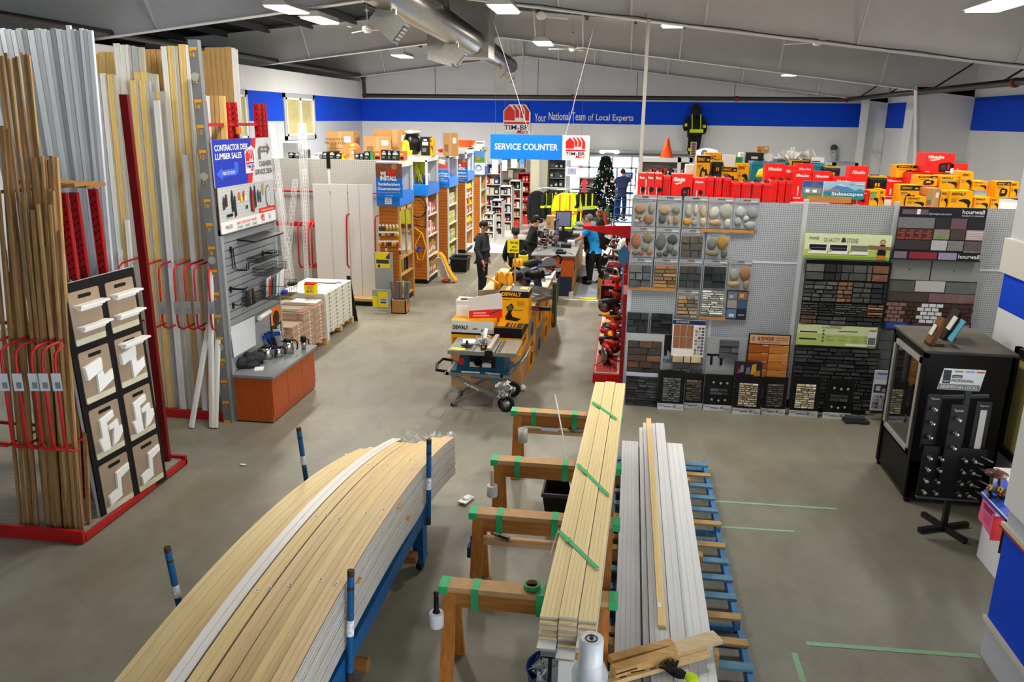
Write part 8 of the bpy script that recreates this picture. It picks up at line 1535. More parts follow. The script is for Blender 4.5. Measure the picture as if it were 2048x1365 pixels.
# table saw on its stand
TX, TYy=-1.98, 10.95
t=thing('table_saw', 'teal table saw with silver top on the folding stand', 'table saw', (TX, TYy, .53));TT=mat('#0f4f66', .4, 0, .05, 5);AL=mat('#a8a7a1', .3, .8, .06, 14)
mb=MB();mb.add([(TX-.36, TYy-.26, .56), (TX+.38, TYy-.26, .56), (TX+.38, TYy+.26, .56), (TX-.36, TYy+.26, .56), (TX-.29, TYy-.23, .84), (TX+.34, TYy-.23, .84), (TX+.34, TYy+.23, .84), (TX-.29, TYy+.23, .84)], [(0, 3, 2, 1), (4, 5, 6, 7), (0, 1, 5, 4), (1, 2, 6, 5), (2, 3, 7, 6), (3, 0, 4, 7)])
obj('body', mb, TT, t, bevel=.012);obj('base_skirt', MB().box(TX-.42, TYy-.29, .53, TX+.42, TYy+.29, .57), TT, t)
obj('front_recess', MB().box(TX-.16, TYy-.262, .62, TX+.22, TYy-.24, .83), BLACK, t);obj('red_switch', MB().box(TX-.31, TYy-.275, .66, TX-.24, TYy-.25, .76), RED, t)
f=Face((TX-.42, TYy-.292, .53), X_, Z_, .84, .31);f.text('Makita', .6, .03, .1, OFFW, w=.26, shear=.25, bold=.03);f.rect(.18, .04, .5, .12, LTGREY);f.done(t);f=Face((TX-.16, TYy-.263, .62), X_, Z_, .38, .21);f.rect(.02, .05, .4, .4, OFFW);f.rect(.5, .05, .85, .35, OFFW)
for k in range(14):a=radians(200+9*k);f.poly([(.62+.3*cos(a), .9+.55*sin(a)), (.63+.3*cos(a), .9+.55*sin(a)), (.63+.26*cos(a), .9+.48*sin(a)), (.62+.26*cos(a), .9+.48*sin(a))], OFFW)
f.done(t, 'scale_plate');obj('hand_wheel', MB().lathe([(.05, 0), (.07, 0), (.07, .02), (.05, .02), (.05, 0)], (TX-.02, TYy-.28, .72), 18, 0, R90).cyl((TX-.02, TYy-.27, .72), (TX-.02, TYy-.33, .75), .012, 8), BLACK, t)
obj('table_top', MB().box(TX-.46, TYy-.34, .85, TX+.22, TYy+.36, .885).box(TX+.24, TYy-.34, .85, TX+.54, TYy+.36, .885).box(TX-.46, TYy-.35, .83, TX+.54, TYy-.34, .875).box(TX-.1, TYy-.32, .886, TX-.08, TYy+.34, .8865, 1), [AL, DGREY], t);obj('rip_fence', MB().box(TX+.12, TYy-.38, .886, TX+.18, TYy+.38, .96).box(TX+.09, TYy-.4, .84, TX+.2, TYy-.36, .92, 1), [mat('#c9c8c3', .3, .7), BLACK], t);obj('mitre_gauge', MB().box(TX+.26, TYy-.3, .886, TX+.30, TYy+.3, .892), DGREY, t)
obj('manual_bundle', MB().obb((TX-.2, TYy+.12, .90), (.26, .2, .02), rot('Z', 10)).obb((TX-.02, TYy+.18, .97), (.05, .2, .16), rot('X', 30)@rot('Y', 20)), WHITE, label='white manual papers lying on the table saw', cat='paper')
mb=MB()
crumple(mb, (TX-.04, TYy+.08, .95), (.12, .12, .08), 60, r10, 0, .04)
obj('plastic_bag', mb, mat('#d9dadb', .25), label='crumpled clear plastic bag on the table saw', cat='plastic bag');obj('gauge', MB().blob((TX-.22, TYy-.12, .91), (.1, .06, .02)).cyl((TX-.22, TYy-.12, .91), (TX-.22, TYy-.12, .98), .018, 8), BLACK, label='black mitre gauge with knob on the left of the saw table', cat='gauge')
obj('tape_measure', MB().box(TX+.0, TYy-.22, .887, TX+.08, TYy-.14, .95, 0).box(TX+.02, TYy-.222, .91, TX+.06, TYy-.219, .94, 1), [BLACK, YEL], label='small black and yellow tape measure on the saw table', cat='tape measure', bevel=.01);obj('yellow_card', MB().box(TX-.42, TYy-.3, .886, TX-.22, TYy-.2, .889), BRYEL, label='yellow card lying at the front left of the saw table', cat='card')
t=thing('saw_stand', 'grey folding saw stand with two wheels and crossed legs', 'stand', (TX, TYy, 0));SG=mat('#8b8f8c', .35, .6)
obj('top_frame', MB().box(TX-.52, TYy-.3, .49, TX+.45, TYy-.26, .53).box(TX-.52, TYy+.26, .49, TX+.45, TYy+.30, .53).box(TX-.5, TYy-.3, .5, TX-.46, TYy+.3, .53).box(TX+.3, TYy-.3, .5, TX+.34, TYy+.3, .53), SG, t)
for s in(-.28, .26):
 obj('leg', MB().bar((TX-.42, TYy+s, .49), (TX+.40, TYy+s, .12), .03, .05), SG, t);obj('leg', MB().bar((TX+.36, TYy+s+.04, .49), (TX-.40, TYy+s+.04, .03), .03, .05), SG, t);obj('rubber_foot', MB().cyl((TX-.42, TYy+s+.02, .02), (TX-.42, TYy+s+.08, .02), .025, 10), BLACK, t)
 wx, wy=TX+.40, TYy+s-(.07 if s<0 else-.04);wl=obj('wheel', MB().lathe([(.07, -.022), (.118, -.022), (.125, 0), (.118, .022), (.07, .022), (.07, -.022)], (wx, wy, .125), 26, 0, rot('X', 90)), BLACK, t);obj('hub', MB().lathe([(0, -.018), (.072, -.012), (.072, .012), (0, .018)], (wx, wy, .125), 18, 0, rot('X', 90)), mat('#b8b9b5', .3, .7), wl)
obj('cross_bar', MB().cyl((TX-.40, TYy-.28, .04), (TX-.40, TYy+.3, .04), .015, 8).cyl((TX+.4, TYy-.3, .125), (TX+.4, TYy+.34, .125), .012, 8), SG, t)
obj('push_bar', MB().tube([(TX+.40, TYy-.24, .5), (TX+.52, TYy-.24, .62), (TX+.66, TYy-.22, .82), (TX+.68, TYy+.2, .84), (TX+.54, TYy+.24, .62), (TX+.42, TYy+.24, .5)], .017, 8), SG, t);obj('carry_loop', MB().tube([(TX-.5, TYy-.22, .52), (TX-.66, TYy-.2, .53), (TX-.70, TYy, .56), (TX-.66, TYy+.2, .58), (TX-.5, TYy+.22, .56)], .024, 8), BLACK, t)
f=Face(V3((TX-.26, TYy-.312, .385)), V3((.82, 0, -.37)), V3((.37, 0, .82)), .3, .045);f.text('Makita', .1, .2, .6, WHITE, w=.8, bold=.03, shear=.2);f.done(t)
mb=MB();r12=random.Random(2)
crumple(mb, (TX+.36, TYy-.36, .33), (.1, .03, .17), 70, r12, 0, .05)
b_=obj('parts_bag', mb, mat('#d0d0cc', .25), label='clear white parts bag hanging on the saw stand beside the wheel', cat='plastic bag')
obj('loose_wrap', MB().blob((-1.46, 11.56, .05), (.05, .05, .05), j=.3), mat('#dcdcdc', .2), label='scrap of clear wrap at the bottom right corner of the brown carton', cat='plastic wrap')
# ================================================================ service counter
t=thing('service_counter', 'orange wood and navy service counter with grey top', 'counter', (-1.65, 20.5, 0));CX0, CX1, CY0, CY1=-2.15, -1.16, 18.5, 22.9;NV=mat('#232c48', .6, 0, .1, 30)
obj('front_lower', MB().box(CX0, CY0, 0, CX1-.06, CY0+.05, .48), NV, t);obj('front_upper', MB().box(CX0, CY0, .48, CX1, CY0+.05, .96), wood('#c9602a', '#b0501f', 'x', 5, .4), t);obj('body', MB().box(CX0, CY0+.05, 0, CX1-.08, CY1, .95), wood('#b98548', '#9c6c36', 'z'), t);obj('side_panel', MB().box(CX1-.08, CY0+.05, 0, CX1-.05, CY1, .95), NV, t)
for k in range(5):obj('door', MB().box(CX1-.05, CY0+.1+.86*k, .1, CX1-.03, CY0+.9+.86*k, .9), wood('#c8914e', '#ab763a', 'z'), t)
obj('counter_top', MB().box(CX0-.04, CY0-.04, .96, CX1+.03, CY1, 1.0), mat('#8b8f90', .3), t, bevel=.005);obj('kick', MB().box(CX1-.1, CY0-.002, 0, CX1, CY0+.06, .12), LTGREY, t)
def mon(x, y, z, w, h, rz, lab, face=1):
 t=thing('computer_monitor', lab, 'monitor', (x, y, z), None, rz);obj('screen', MB().box(-w/2, -.02, .12, w/2, .02, .12+h), BLACK, t, bevel=.006, local=True);obj('display_glass', MB().box(-w/2+.03, -.024, .15, w/2-.03, -.021, .09+h), mat('#6d7290', .3), t, local=True);obj('foot', MB().box(-.03, -.02, 0, .03, .05, .14).box(-.12, -.09, 0, .12, .1, .02), BLACK, t, local=True)
mon(-1.62, 20.8, 1.25, .42, .42, .0, 'tilted black monitor with a lit bluish screen on the counter');mon(-1.72, 19.9, 1.0, .4, .55, radians(82), 'black monitor seen edge-on on the counter')
obj('monitor_box', MB().box(-1.75, 20.65, 1.0, -1.45, 20.95, 1.25), BLACK, label='black terminal base under the tilted monitor', cat='terminal')
for k, (x, y, w, h, c) in enumerate([(-1.45, 19.7, .25, .1, '#1a1a1c'), (-1.35, 20.1, .2, .12, '#e4e2dc'), (-1.4, 20.6, .3, .1, '#2a2a2c'), (-1.3, 21.1, .2, .16, '#3a3c40'), (-1.55, 21.4, .3, .2, '#1c1d20')]):obj('counter_item', MB().box(x-w/2, y-.12, 1.0, x+w/2, y+.12, 1.0+h), mat(c, .5), label='%s device on the service counter, %s from the front'%(['black', 'white', 'dark keyboard-like', 'grey', 'black boxy'][k], ordinal(k)), cat='device', bevel=.01)
mb=MB();r13=random.Random(5)
for k in range(60):mb.obb((-1.95+r13.uniform(-.1, .25), 18.95+r13.uniform(-.1, 1.0), 1.06+r13.random()*.38), (.05, .04, .06), rot('Z', r13.uniform(0, 90)), k%4)
t=thing('rotating_goods_rack', 'wire rack of small mixed goods at the near end of the counter', 'goods rack', (-1.9, 19.3, 1.0));obj('small_goods', mb, [BLACK, C('#7a3230'), mat('#8f9296', .4), C('#4a3a34')], t, kind='stuff')
wf=MB()
for q in(-2.08, -1.65):
 for y in(18.8, 19.5):wf.cyl((q, y, 1.0), (q, y, 1.52), .008, 5)
for z in(1.15, 1.33, 1.52):wf.tube([(-2.08, 18.8, z), (-1.65, 18.8, z), (-1.65, 19.5, z), (-2.08, 19.5, z), (-2.08, 18.8, z)], .006, 5)
obj('wire_frame', wf, STEEL, t);obj('leaflet_tray', MB().prism([(0, 0), (.42, 0), (.42, .14)], (-2.14, 18.5, 1.0), X_, Z_, -.02), LTGREY, label='grey wedge tray at the near left corner of the counter', cat='tray')
t=thing('desk_phone', 'black desk phone at the front of the counter', 'phone', (-1.5, 18.75, 1.0));obj('phone_base', MB().box(-1.62, 18.62, 1.0, -1.38, 18.86, 1.06), BLACK, t, bevel=.01);obj('handset', MB().tube([(-1.6, 18.66, 1.09), (-1.52, 18.66, 1.1), (-1.44, 18.66, 1.09)], .022, 8), BLACK, t);obj('cord', MB().tube([(-1.38, 18.7, 1.04), (-1.22, 18.6, 1.02), (-1.14, 18.46, .9), (-1.15, 18.44, .65)], .008, 6), BLACK, t)
obj('papers', MB().obb((-1.85, 18.66, 1.004), (.24, .2, .006), rot('Z', 12)), OFFW, label='papers lying on the near left of the counter', cat='paper')
a=Yp(1062, 532, 17.6);t=thing('waste_bin', 'large black square waste bin in front of the service counter', 'bin', (-1.72, 17.75, 0));mb=MB();x0, x1=-1.97, -1.42
mb.add([(x0+.05, 17.5, 0), (x1-.05, 17.5, 0), (x1-.05, 18.0, 0), (x0+.05, 18.0, 0), (x0, 17.45, .78), (x1, 17.45, .78), (x1, 18.05, .78), (x0, 18.05, .78)], [(0, 3, 2, 1), (4, 5, 6, 7), (0, 1, 5, 4), (1, 2, 6, 5), (2, 3, 7, 6), (3, 0, 4, 7)]);obj('bin_body', mb, C('#191a1c'), t);obj('rim', MB().box(x0-.02, 17.43, .74, x1+.02, 17.46, .80).box(x0-.02, 18.04, .74, x1+.02, 18.07, .80).box(x0-.02, 17.43, .74, x0+.01, 18.07, .80).box(x1-.01, 17.43, .74, x1+.02, 18.07, .80), C('#26282a'), t);obj('label_plate', MB().box(-1.84, 17.45, .3, -1.74, 17.46, .62, 0).box(-1.82, 17.445, .4, -1.76, 17.45, .5, 1), [WHITE, RED], t)
obj('door_mat_edge', MB().box(-1.35, 18.12, 0, .0, 18.2, .012), mat('#d9d8c8', .6), label='cream floor strip across the gap right of the service counter', cat='floor strip');obj('yellow_floor_strip', MB().box(-.98, 18.3, .004, -.42, 18.42, .014), mat('#d8cb2a', .6), label='yellow warning strip on the floor beside the counter', cat='floor strip')
A=Zp(925, 600);B=Zp(1000, 515);obj('floor_stripe', MB().bar((A.x, A.y, .004), (B.x, B.y, .004), .005, .22, side=(0, 0, 1)), mat('#d6d3c4', .6), label='wide cream floor stripe running diagonally behind the standing man', cat='floor stripe')
# ================================================================ signs overhead and on the back wall
SY=18.4;a=Yp(981, 268, SY);b=Yp(1124, 318, SY);c=Yp(1178, 321, SY);zt, zb1=(a.z+Yp(1178, 272, SY).z)/2, (Yp(981, 318, SY).z+c.z)/2
t=thing('hanging_sign', 'large hanging SERVICE COUNTER sign, bright blue with a white logo end', 'sign', ((a.x+c.x)/2, SY, zb1));obj('blue_board', MB().box(a.x, SY, zb1, b.x, SY+.03, zt), SIGNBLUE, t);obj('white_board', MB().box(b.x, SY-.01, zb1, c.x, SY+.03, zt), WHITE, t)
f=Face((a.x, SY, zb1), X_, Z_, b.x-a.x, zt-zb1);f.text('SERVICE COUNTER', .06, .38, .26, WHITE, w=.88, bold=.015);f.done(t);f=Face((b.x, SY-.01, zb1), X_, Z_, c.x-b.x, zt-zb1);logo_house(f, .12, .1, .74, .82);f.done(t)
w0=Yp(980, 60, SY);w1=Yp(1192, 20, SY)
obj('hanger_wire', MB().tube([(a.x+.9, SY+.01, zt), (w0.x, SY, 6.4)], .005, 4).tube([(c.x-.55, SY+.01, zt), (w1.x+.1, SY, 6.6)], .005, 4), OFFW, t)
YW=35.46;a=Yp(1008, 266, YW);b=Yp(1060, 211, YW);t=thing('wall_logo', 'red gabled logo with lettering on the back wall', 'logo', ((a.x+b.x)/2, YW, a.z));w=b.x-a.x;h=b.z-a.z
obj('backing', MB().prism([(-.03*w, .02*h), (1.03*w, .02*h), (1.03*w, .75*h), (.85*w, 1.03*h), (.2*w, 1.03*h), (-.03*w, .8*h)], (a.x, YW, a.z), X_, Z_, .01), WHITE, t);f=Face((a.x, YW-.012, a.z), X_, Z_, w, h);logo_house(f, 0, .0, 1, 1);f.done(t)
a=Yp(1069, 240, YW);b=Yp(1267, 231, YW);t=thing('wall_slogan', 'white slogan lettering on the blue stripe of the back wall', 'lettering', ((a.x+b.x)/2, YW, a.z));W_=b.x-a.x;z=a.z-.0
f=Face((a.x, YW+.02, z), X_, Z_, W_, .34)
x=0
for wd, bd in(('Your', 0), ('National Team', .01), ('of', 0), ('Local Experts', .01)):
 _, _, tw, th=text_geo(wd, bd, 0, 1);ln={'Your':.118, 'National Team':.375, 'of':.055, 'Local Experts':.375}[wd];f.text(wd, x, -.2 if wd[0] in 'Y' or 'p' in wd else 0, 1.0 if wd!='of' else .85, WHITE, w=ln, bold=bd);x+=ln+.026
f.done(t)
# exit signs and frames near the doors
def flat(px0, py0, px1, py1, Y, m, lab, nm, cat, th=.05, txt=None, tm=None):
 x0, z0, x1, z1=WR(px0, py0, px1, py1, Y);t=thing(nm, lab, cat, ((x0+x1)/2, Y, z0));obj('board', MB().box(x0, Y, z0, x1, Y+th, z1), m, t)
 f=Face((x0, Y, z0), X_, Z_, x1-x0, z1-z0)
 if cat!='sign' or txt=='EXIT' and px0<1200:obj('hanger', MB().cyl(((x0+x1)/2, Y+.02, z1), ((x0+x1)/2, Y+.02, ztp((x0+x1)/2)), .004, 4), GREY, t)
 if txt:f.text(txt, .15, .25, .5, tm, w=.7, bold=.02);f.done(t)
 return t, f
flat(1157, 331, 1165, 337, 33, mat('#c9302a', .5, emit=.4), 'small red EXIT sign hanging left of the tree', 'exit_sign', 'sign', .08, 'EXIT', WHITE);flat(1243, 345, 1266, 358, 34, C('#2548b8'), 'blue EXIT sign board beside the ladder', 'exit_sign', 'sign', .05, 'EXIT', WHITE)
obj('exit_rail', MB().box(Yp(1232, 350, 34).x, 34.05, 1.1, 1.2, 34.1, 1.16).box(-.6, 34.05, 0, -.55, 34.1, 1.16).box(1.15, 34.05, 0, 1.2, 34.1, 1.9), C('#2548b8'), label='blue rail carrying the EXIT board at the doors', cat='rail')
t, f=flat(1131, 334, 1156, 352, 27, WHITE, 'white framed picture of a person in a hat hanging right of the columns', 'framed_picture', 'picture')
f.rect(.14, .16, .86, .84, C('#8f9ad0'));f.poly([(.35, .2), (.65, .2), (.68, .5), (.5, .62), (.36, .5)], C('#a89a84'));f.disc(.5, .6, .14, C('#7c8070'), 10);f.done(t)
for px_, w_, Y, l_ in((1060, 17, 30.5, 'front'), (1082, 12, 33.5, 'rear')):
 a=Yp(px_, 400, Y);b=Yp(px_+w_, 400, Y);c_=struct('trim_9', MB().box(a.x, Y, 0, b.x, Y+.35, 3.3), C('#d3cfb8'))
# ================================================================ clothes rack, tree, shelves, ladder in the shop
t=thing('clothes_rail', 'round clothes rail with jackets behind the service counter', 'clothes rail', Zp(1125, 478, 0));c=V3(t.location);zr=1.75
obj('rail', MB().tube([c+V3((-.9, 0, zr)), c+V3((-.1, -.5, zr+.02)), c+V3((.9, .1, zr))], .02, 8).tube([c+V3((-.8, .3, zr)), c+V3((.9, .4, zr))], .02, 8), CHROME, t);obj('stand_pole', MB().cyl(c+Z_*.0, c+Z_*zr, .025, 8).bar(c+V3((-.5, 0, .03)), c+V3((.5, 0, .03)), .05, .05).bar(c+V3((0, -.5, .03)), c+V3((0, .5, .03)), .05, .05), CHROME, t)
HVY=mat('#dcf51c', .55);ORB=C('#ee6a3a');JB=mat('#1d1e20', .8);SIL=mat('#c8cbc6', .4)
def coat(dx, dy, rz, m, bands, lab, L_=.95, wd=.5, grp='jackets on the clothes rail'):
 q=c+V3((dx, dy, 0));t=thing('jacket', lab, 'jacket', (q.x, q.y, zr-L_-.08), grp, rz);K=dict(local=True)
 mb=MB();w=wd/2;P=[(-.08, L_), (-w, L_-.08), (-w*1.05, L_*.5), (-w*.95, 0), (w*.95, 0), (w*1.05, L_*.5), (w, L_-.08), (.08, L_)]
 for s_ in(1,):mb.prism(P, (0, .07, 0), X_, Z_, .14)
 obj('coat_body', mb, m, t, bevel=.05, local=True)
 for s_ in(-1, 1):obj('sleeve', MB().tube([(s_*(w-.02), 0, L_-.12), (s_*(w+.08), -.02, L_*.55), (s_*(w+.05), -.04, L_*.12)], [.085, .075, .055], 10), m, t, local=True)
 if bands:
  mb=MB();mb.box(-w*1.02, -.078, L_*.40, w*1.02, .078, L_*.52, 0).box(-w*1.03, -.08, L_*.435, w*1.03, .08, L_*.485, 1)
  for s_ in(-1, 1):mb.box(s_*w*.55-.03, -.078, L_*.5, s_*w*.55+.03, -.07, L_*.95, 0);mb.tube([(s_*(w+.075), -.02, L_*.5), (s_*(w+.075), -.025, L_*.42)], .083, 10, 0)
  obj('reflective_bands', mb, bands, t, local=True)
 obj('hanger', MB().tube([(0, 0, L_), (0, 0, L_+.08)], .008, 6), CHROME, t, local=True)
coat(-.95, 0, .5, JB, None, 'long black hooded jacket at the left end of the clothes rail', 1.15, .5);coat(-.6, -.1, 1.2, JB, [HVY, SIL], 'black jacket with yellow edging, second on the clothes rail');coat(-.4, -.2, 1.3, JB, [HVY, SIL], 'black jacket with yellow edging, third on the clothes rail', .9)
coat(.08, -.5, .1, HVY, [ORB, SIL], 'bright yellow jacket with orange bands at the front of the clothes rail', 1.25, .62);coat(.32, -.4, .5, HVY, [ORB, SIL], 'bright yellow jacket with orange bands, right of the front one', 1.2);coat(.62, -.2, 1.0, JB, [HVY, SIL], 'black jacket with yellow reflective stripes, right side of the rail', 1.05);coat(.85, .0, .7, JB, [HVY, SIL], 'black jacket with wide yellow stripes at the right end of the rail', 1.0)
x0, z0, x1, z1=WR(1095, 426, 1117, 449, 23.6);carton(x0, 1.0, x1, 1.0+(z1-z0), 23.3, .35, 'kraft', 'brown cardboard box standing in front of the yellow jackets');obj('box_stand', MB().box(x0-.1, 23.2, 0, x1+.1, 23.8, .995), GREY, label='grey table under the brown box beside the counter', cat='table')
# tree
tc=Zp(1208, 437, 0);tc.y=31.0;tc=V3((Yp(1208, 400, 31.0).x, 31.0, 0))
t=thing('christmas_tree', 'decorated dark green christmas tree with white lights near the entrance', 'christmas tree', tc);r14=random.Random(11);mb=MB();HT=2.75;zb0=.35
for k in range(2600):
 f_=r14.random()**.8;z=zb0+(HT-zb0)*(f_);R_=(1-f_)*.86+.05;a=r14.uniform(0, 2*pi);r_=R_*sqrt(r14.uniform(.25, 1));d=V3((cos(a), sin(a), -.35+.25*r14.random()));p=tc+V3((r_*cos(a)*.8, r_*sin(a)*.8, z));q=p+d*.2
 s=V3((-sin(a), cos(a), 0))*.05;mb.add([p-s, p+s, q, p+Z_*.04], [(0, 1, 2), (0, 2, 3), (1, 3, 2)], k%3)
obj('branches', mb, [mat('#14261c', .8), mat('#1b3222', .8), mat('#0d1a15', .8)], t);obj('trunk', MB().cyl(tc+Z_*.0, tc+Z_*(HT-.2), .06, 8, 0, .02), mat('#3a2a1c', .8), t)
mb=MB()
for k in range(95):
 f_=r14.random();z=zb0+(HT-zb0)*f_;R_=(1-f_)*.9+.06;a=r14.uniform(pi, 2*pi);mb.blob(tc+V3((R_*cos(a), R_*sin(a), z)), (.015, .015, .015), 0, None, 5)
obj('fairy_lights', mb, mat('#dfeaff', .4, emit=4), t, kind='stuff');mb=MB()
for k in range(90):
 f_=r14.random();z=zb0+(HT-zb0)*f_;R_=(1-f_)*.88+.05;a=r14.uniform(pi, 2*pi);mb.blob(tc+V3((R_*cos(a), R_*sin(a), z)), (.04, .035, .05), k%4, None, 6)
obj('baubles', mb, [mat('#8a1f1c', .3), mat('#8f6a4a', .4), mat('#c9b89a', .4), mat('#a3a8a8', .3)], t, kind='stuff')
for k, (dx, z) in enumerate([(-.28, 2.15), (.3, 1.85), (-.05, 1.5), (.42, 1.2), (-.4, .9), (.15, .75)]):obj('white_ornament', MB().obb(tc+V3((dx, -.9*(1-z/2.9), z)), (.16, .03, .06), rot('Y', 30*(k%3-1))).obb(tc+V3((dx+.06, -.9*(1-z/2.9), z+.06)), (.04, .03, .1)), WHITE, t)
obj('display_plinth', MB().box(-2.6, 29.4, 0, -.55, 31.8, .25, 0).box(-2.62, 29.38, .25, -.53, 31.8, .3, 1), [mat('#1b1c1e', .6), WHITE], label='black display plinth with white cloth under the christmas tree', cat='plinth')
for k, (x, y, c1, h) in enumerate([(-1.95, 30.0, '#a5201c', .75), (-1.75, 29.9, '#c9c2b4', .5), (-1.45, 29.8, '#8c1f1f', .45), (-1.1, 29.8, '#3f5a44', .6), (-.8, 29.9, '#b83a34', .5), (-2.2, 29.9, '#e4ded4', .4), (-.7, 30.3, '#3a6a3a', .7)]):
 obj('gift_figure', MB().lathe([(.0, .3), (.12, .3), (.13, .3+h*.4), (.07, .3+h*.6), (.09, .3+h*.78), (.04, .3+h), (0, .3+h)], (x, y, 0), 12), mat(c1, .6), label='%s christmas figure on the plinth, %s from the camera side'%(['tall red', 'pale', 'dark red', 'green', 'red', 'cream', 'small green tree like'][k], ordinal(k)), cat='figure')
# shop shelving
def shop_shelf(x0, x1, y, h, lab, rows, cols, dep=.5, frame=OFFW, grp='goods in the shop aisles', solid=True, back=None):
 t=thing('shop_shelving', lab, 'shelving', ((x0+x1)/2, y, 0));mb=MB().box(x0, y+dep-.03, 0, x1, y+dep, h);mb.box(x0, y, 0, x1, y+dep, .12)
 for k in range(rows):z=.12+(h-.12)*k/rows;mb.box(x0, y, z, x1, y+dep, z+.03)
 mb.box(x0-.03, y, 0, x0, y+dep, h);mb.box(x1, y, 0, x1+.03, y+dep, h);mb.box(x0-.03, y, h-.03, x1+.03, y+dep, h);obj('frame', mb, back or frame, t)
 n=max(3, int((x1-x0)/.22))
 for k in range(rows):
  z=.155+(h-.12)*k/rows;hh=(h-.12)/rows-.08
  for q in range(n):
   if r14.random()<.12:continue
   a=x0+.03+(x1-x0-.06)*q/n;cc=cols[r14.randrange(len(cols))];f_=r14.uniform(.5, .98)
   obj('packaged_good', MB().box(a, y+.06, z, a+(x1-x0-.06)/n*.86, y+dep-.08, z+hh*f_, 0).box(a+.02, y+.055, z+hh*.2*f_, a+(x1-x0-.06)/n*.6, y+.06, z+hh*.6*f_, 1), [mat(cc[0], .5), OFFW], label='%s package, %s, level %s, %s from left'%(cc[1], lab.split(' with ')[0], ['one', 'two', 'three', 'four', 'five', 'six', 'seven'][k], ordinal(q)), cat='package', group=grp)
 return t
CW=[('#e4e4e2', 'white'), ('#c8c8c8', 'light grey'), ('#3a3c44', 'dark'), ('#c2302a', 'red'), ('#d9c9b0', 'beige'), ('#2b3a78', 'navy')];CR=[('#c8261f', 'red'), ('#e9e9e6', 'white'), ('#26272a', 'black'), ('#b98a56', 'brown')];CK=[('#1d1d20', 'black'), ('#2b2c30', 'charcoal'), ('#3c3e42', 'dark grey')]
X1=Yp(1099, 350, 33.8).x;X2=Yp(1130, 350, 33.8).x;shop_shelf(X1, X2, 33.6, 2.5, 'dark boot shelf with grey backing right of the columns', 6, CK, .5, GREY, back=C('#8f9094'))
X1=Yp(1160, 370, 32.6).x;X2=Yp(1188, 370, 32.6).x;shop_shelf(X1, X2, 32.4, 1.85, 'low shelf with small jars left of the christmas tree', 5, [('#6a4a3a', 'brown'), ('#a8392f', 'red'), ('#3f5a7a', 'blue'), ('#d9d4c8', 'cream')])
for k, (px0, px1, Y, h, cs) in enumerate([(968, 986, 26.5, 1.0, CW[:2]), (984, 1003, 27.5, 1.35, CW), (1000, 1022, 28.6, 1.75, CW), (1020, 1040, 30.0, 1.85, CR), (1036, 1058, 32.0, 2.0, CR), (968, 1000, 33.0, 2.3, CW), (1003, 1050, 34.6, 2.5, CW[:5])]):
 x0, x1=Yp(px0, 400, Y).x, Yp(px1, 400, Y).x;shop_shelf(x0, x1, Y, h, '%s bright aisle shelf with household goods'%ordinal(k), 5 if h>1.2 else 4, cs, .6, frame=OFFW if k%2 else C('#d8423a') if k in(4,) else OFFW)
 if k in(3, 4):obj('red_plinth', MB().box(x0, Y-.35, 0, x1, Y-.02, .3), C('#d83a2c'), label='red shelf foot of the %s shelf in the bright aisle'%ordinal(k), cat='shelf base')
for k, (a, b, c_, d) in enumerate([(984, 320, 996, 348), (1004, 320, 1014, 342), (1022, 318, 1034, 336), (1040, 318, 1048, 328)]):flat(a, b, c_, d, 31.5+k*.4, mat(['#cfe3f5', '#e8eef6', '#d6e7f7', '#3f8fe0'][k], .4, emit=.8), 'bright banner with painted glow hanging over the far aisle, %s from the left'%ordinal(k), 'hanging_banner', 'banner', .04)  # banner brightness is a faint glow in the material, nothing lit behind
t=thing('black_bench', 'small black bench with twigs behind at the end of the aisle', 'bench', Zp(958, 466, 0));c2=V3(t.location);obj('seat', MB().box(c2.x-.3, c2.y, .35, c2.x+.28, c2.y+.5, .42), BLACK, t)
for s_ in(-.28, .22):obj('leg', MB().box(c2.x+s_, c2.y+.03, 0, c2.x+s_+.05, c2.y+.08, .35).box(c2.x+s_, c2.y+.42, 0, c2.x+s_+.05, c2.y+.47, .35), BLACK, t)
mb=MB();
for k in range(70):p=c2+V3((-.12+r14.uniform(-.1, .1), .8, 0));mb.tube([p, p+V3((r14.uniform(-.16, .16), 0, r14.uniform(1.2, 2.2)))], .008, 4)
obj('twig_branches', mb, mat('#5b5450', .8), label='bundle of grey twigs standing behind the black bench', cat='branches', kind='stuff')
obj('pink_sign', MB().box(Yp(1164, 370, 30).x, 30, 1.35, Yp(1173, 370, 30).x, 30.04, 1.95), C('#e63a55'), label='pink red sale sign left of the christmas tree', cat='sign');obj('sign_pole', MB().cyl((Yp(1168, 370, 30).x, 30.05, 0), (Yp(1168, 370, 30).x, 30.05, 1.95), .02, 6), GREY, label='thin pole holding the pink red sign', cat='pole')
mb=MB()
for k in range(6):mb.blob((Yp(1172, 430, 26).x+.05*(k%2), 26, .12+.14*k), (.42, .3, .09))
obj('folded_fabric', mb, mat('#7c7e82', .8), label='stack of folded grey fabric behind the people at the counter', cat='fabric')
